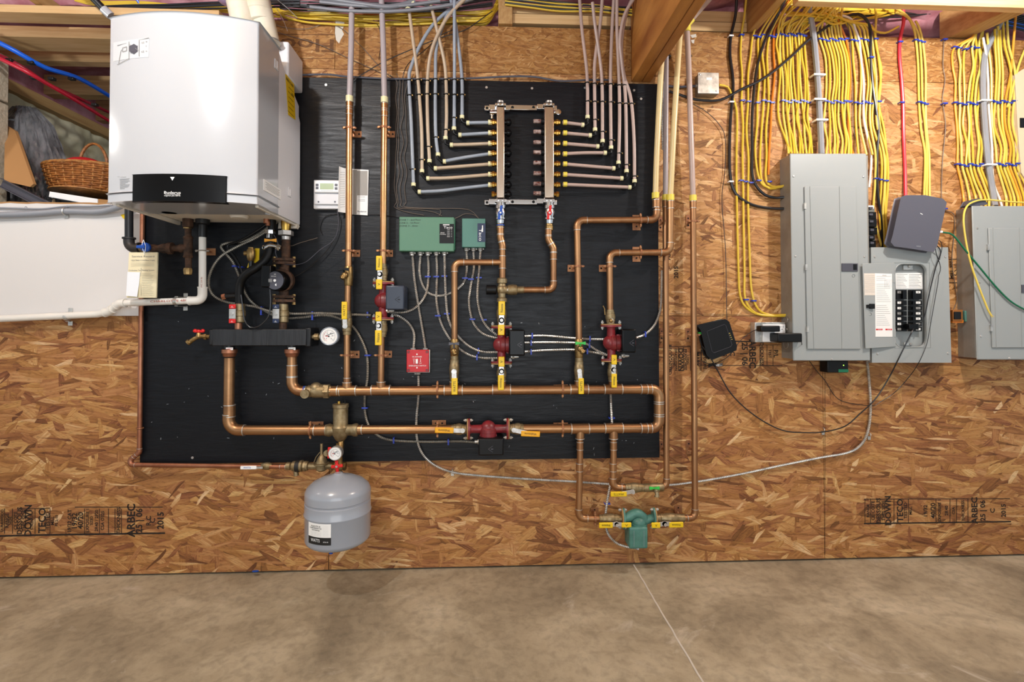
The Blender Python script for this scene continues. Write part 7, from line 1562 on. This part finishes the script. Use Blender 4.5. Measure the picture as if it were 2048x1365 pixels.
row_staples(midB, 205, 'the second row just right of the grey feeder', 'blue staples in the second row')
row_staples([1699, 1711, 1720, 1727, 1733, 1740, 1757], 206, 'the second row above the tall panel corner', 'blue staples in the second row')
staple(P(1741, 116, .016), 'blue staple high on the grey and black cable over the tall panel', 'staples', r=.009)
row_staples([1752, 1760, 1771], 360, 'the short row right of the tall panel top', 'blue staples in the third row')
# red and three yellows
cab('red cable running down behind the modem', [(1798, -15, .06), (1806, 20, .03), (1807, 45, .015), (1800, 80), (1799, 115), (1803, 160), (1806, 206), (1807, 270), (1810, 340), (1811, 400, .02)], .0078, 'cablered')
for i, pts in enumerate([[(1790, 25, .04), (1815, 34, .03), (1828, 60, .012), (1832, 84), (1836, 130), (1838, 206), (1842, 260), (1850, 310), (1848, 400, .02)], [(1780, 10, .06), (1812, 30, .03), (1830, 55, .012), (1839, 80), (1843, 140), (1845, 206), (1850, 250), (1854, 310), (1853, 400, .02)], [(1831, 42, .02), (1838, 55, .012), (1845, 83), (1851, 140), (1851, 206), (1853, 260), (1858, 310), (1859, 400, .02)]]):
    cab('yellow cable, ' + ORD[i + 1] + ' from the left of the group of three behind the modem', pts, grp='three yellow cables behind the modem', m='cableyellow2')
row_staples([1831, 1838, 1845], 83, 'the upper row on the three cables above the modem', 'blue staples above the modem')
row_staples([1838, 1845, 1851], 207, 'the second row on the three cables above the modem', 'blue staples above the modem')
for x, y, lab in [(1799, 85, 'upper blue staple on the red cable'), (1802, 206, 'lower blue staple on the red cable'), (1888, 80, 'upper blue staple on the thin brown wire'), (1888, 208, 'lower blue staple on the thin brown wire')]: staple(P(x, y, .009), lab, 'staples', r=.008)
# right cluster
topD = [1908, 1918, 1930, 1944, 1953, 1958, 1963]; midD = [1910, 1920, 1929, 1936, 1942, 1950, 1956]; lowD = [1915, 1924, 1932, 1940, 1947, 1955, 1961]; botD = [1927, 1939, 1951, 1961, 1970, 1977, 1985]
for i in range(7):
    up = [(1955 - (6 - i) * 1.2, 70 - i, .03), (1955 - (6 - i) * 2, 76, .03)] if i < 5 else [(1960 + i, 60, .03)]
    mid = [(topD[i], 97 if i < 5 else 90), (topD[i] - 3 + (6 if i % 2 else 0), 130), ((topD[i] + midD[i]) / 2 + jit(2), 165)]
    pts = up + mid + [(midD[i], 208), (midD[i] + jit(4), 250), (lowD[i] + jit(3), 290), (lowD[i], 331), (lowD[i] * .6 + botD[i] * .4 + jit(2), 360), (botD[i], 395), (botD[i] + 1, 414, .04)]
    cab(('orange cable, leftmost over the right panel' if i == 0 else 'yellow cable, ' + ORD[i + 1] + ' from the left over the right panel, left of its grey feeder'), pts, m='cableorange2' if i == 0 else ('cableyellow2' if i % 2 else 'cableyellow'), grp='yellow cables over the right panel', d=.0075 + .004 * (i % 2))
cab('white cable right beside the grey feeder of the right panel', [(1966, 75, .04), (1972, 110, .03), (1976, 160, .012), (1977, 208), (1981, 260), (1984, 300), (1984, 331), (1988, 370), (1998, 395), (2004, 414, .04)], m='cablewhite', d=.014)
topE = [(1974, 66), (1990, 58), (1996, 52), (2000, 60), (2032, 25), (2006, 45), (2014, 40)]; midE = [1983, 1990, 1996, 2004, 2010, 2019, 2027]; lowE = [1994, 2000, 2007, 2013, 2019, 2027, 2034]; botE = [2012, 2021, 2028, 2036, 2041, 2048, 2060]
for i in range(7):
    tx, ty = topE[i]
    hi = [(tx, ty, .06), (tx + (midE[i] - tx) * .25, 90, .03), (tx + (midE[i] - tx) * .6 + (8 if i > 4 else 3), 145, .015)]
    pts = hi + [(midE[i], 207), (midE[i] + jit(4), 250), (lowE[i] + jit(3), 295), (lowE[i], 330), (lowE[i] * .5 + botE[i] * .5, 362), (botE[i], 395), (botE[i] + 1, 414, .04)]
    cab(('orange cable slanting down from top right into the right panel' if i == 4 else 'yellow cable, ' + ORD[i + 1] + ' from the left over the right panel, right of its grey feeder'), pts, m='cableorange2' if i == 4 else ('cableyellow' if i % 2 else 'cableyellow2'), grp='yellow cables over the right panel', d=.0075 + .004 * (i % 2))
cab('pale yellow cable slanting in from the right edge over the right panel', [(2070, 60, .03), (2045, 110, .02), (2032, 150, .015), (2020, 200, .012), (2014, 215)], m='cableyellow2', d=.014)
row_staples([1909, 1918, 1931, 1944, 1953], 97, 'the upper row over the right panel', 'blue staples over the right panel')
row_staples(midD, 208, 'the second row over the right panel, left part', 'blue staples over the right panel')
row_staples(midE, 205, 'the second row over the right panel, right part', 'blue staples over the right panel')
row_staples(lowD, 331, 'the third row over the right panel, left part', 'blue staples over the right panel')
row_staples(lowE, 330, 'the third row over the right panel, right part', 'blue staples over the right panel')
# board with a black tag at the right edge
b = MB(); b.pprism([(2030, 150), (2080, 120), (2090, 420), (2043, 345), (2036, 260)], .002, .02); bd = tag(b.build('wall_board', mat('cream_board', 'd8c4a4', .6), bev=.002), 'cream coloured board at the right edge of the photo', 'board')
b = MB(); b.pbox(2041, 236, 2056, 255, .02, .024); b.build('black_tag', 'blackplastic', bd)
# ------------------------------------------------------------------ horizontal bundles above the wall
rs = random.Random(33)
ex = P(1010, 30, -.1)
for i in range(16):
    y0 = 22 + (i % 8) * 3.2; ph = rs.uniform(0, 6); pts = [(540 + rs.uniform(-10, 10), 20 + jit(9), -.02)]
    for k in range(7): x = 600 + k * 62; pts.append((x, y0 + 9 * sin(k * .9 + ph) * .5 + 6 * (1 - abs(k - 3) / 3.5) + jit(2), -.03 + .02 * (i % 3) + jit(.01)))
    pts.append((1000 + jit(5), 18 - i * 1.4 + jit(3), -.05))
    cab('yellow cable in the bundle lying on top of the wall behind the plastic tubes', pts, .005, 'cableyellow' if i != 9 else 'cableorange', 'bundle of yellow cables on top of the wall')
for i in range(7):
    y0 = 0 + i * 3; pts = [(560, y0 - 4 + jit(3), .04)] + [(600 + k * 75, y0 + 8 * sin(k * .8 + i) * .4 + 3, .03 + jit(.01)) for k in range(5)] + [(985, y0 - 8 + jit(4), .0)]
    cab('black cable among the bundle over the middle strand board strip', pts, .0042, 'cableblack', 'bundle of black cables on top of the wall')
for i in range(6):
    y0 = 0 + i * 3.4; pts = [(1010, y0 - 8, .03), (1060, y0 - 3 + jit(2), .03), (1120, y0 + 3 + jit(3), .02), (1190, y0 + 8 + jit(4), .02), (1250, y0 + 14 + jit(3), .02), (1300, y0 + 16, .02)]
    cab(('yellow' if i % 2 else 'black') + ' cable running over the wall plates left of the big beam', pts, .0045, 'cableyellow' if i % 2 else 'cableblack', 'cables over the wall plates left of the beam')
for i in range(8):
    y0 = -2 + i * 3.6; pts = [(1370, y0 - 2, -.12), (1420, y0 + 2 + jit(3), -.12), (1470, y0 + 2 + jit(3), -.12), (1530, y0 + 4, -.12)]
    cab(('yellow' if i % 3 else 'black') + ' cable running over the wall plates right of the big beam', pts, .0045, 'cableyellow' if i % 3 else 'cableblack', 'cables over the wall plates right of the beam')
for i in range(14):
    x0 = 1560 + rs.uniform(0, 60); x1 = 1690 + rs.uniform(0, 60); pts = [(x0, 8 + jit(10) + i * 2.2, .04), (x0 + 40, 12 + jit(9) + i * 2, .05 + jit(.02)), ((x0 + x1) / 2 + 15, 16 + jit(9) + i * 2, .03 + jit(.02)), (x1, 14 + jit(9) + i * 1.6, .02), (x1 + 60, 12 + jit(8) + i, -.02)]
    cab('yellow cable in the tangle under the ceiling above the tall panel', pts, .0048, 'cableyellow', 'tangle of yellow cables above the tall panel')
for i in range(13):
    y0 = 4 + i * 1.9; m = 'cableyellow' if i in (0, 2, 5, 8) else 'cableblack'
    pts = [(1690, y0 + 5 + jit(2), -.03), (1740, y0 + 3 + jit(3), -.04), (1800, y0 + 5 + jit(3), -.05), (1860, y0 + 2 + jit(3), -.05), (1905, y0 + 1, -.06), (1935, y0 + 6, -.08), (1955, y0 + 15, -.1)]
    cab(('yellow' if m == 'cableyellow' else 'black') + ' cable in the run under the ceiling left of the last joist', pts, .0045, m, 'cable run under the ceiling at right')
for i in range(9):
    y0 = 26 + i * 3.6; pts = [(2000, y0 - 4, -.04), (2030, y0 + 2, -.04), (2070, y0 + 12, -.04)]
    cab('dark cable in the run right of the last joist at the top right corner', pts, .0045, 'cableblack' if i not in (5, 7) else mat('cable_blue', '2860c0', .4), 'cables right of the last joist')
for i in range(7):
    sx = 1575 + i * 14; pts = [(sx + 40, -20, .14), (sx + 8, 10 + jit(6), .10), (sx - 18 + jit(8), 40, .05), (1556 + i * 9, 66, .018)]
    cab('yellow cable fanning down from the ceiling to the upper staple row', pts, .005, 'cableyellow', 'yellow cables fanning from the ceiling')
b = MB(); b.sph(P(511, 1143, .03), .012, (1.4, .8, .25), 8, 5); tag(b.build('blue_scrap', 'bluehandle'), 'tiny blue plastic scrap on the concrete at the foot of the wall', 'scrap')
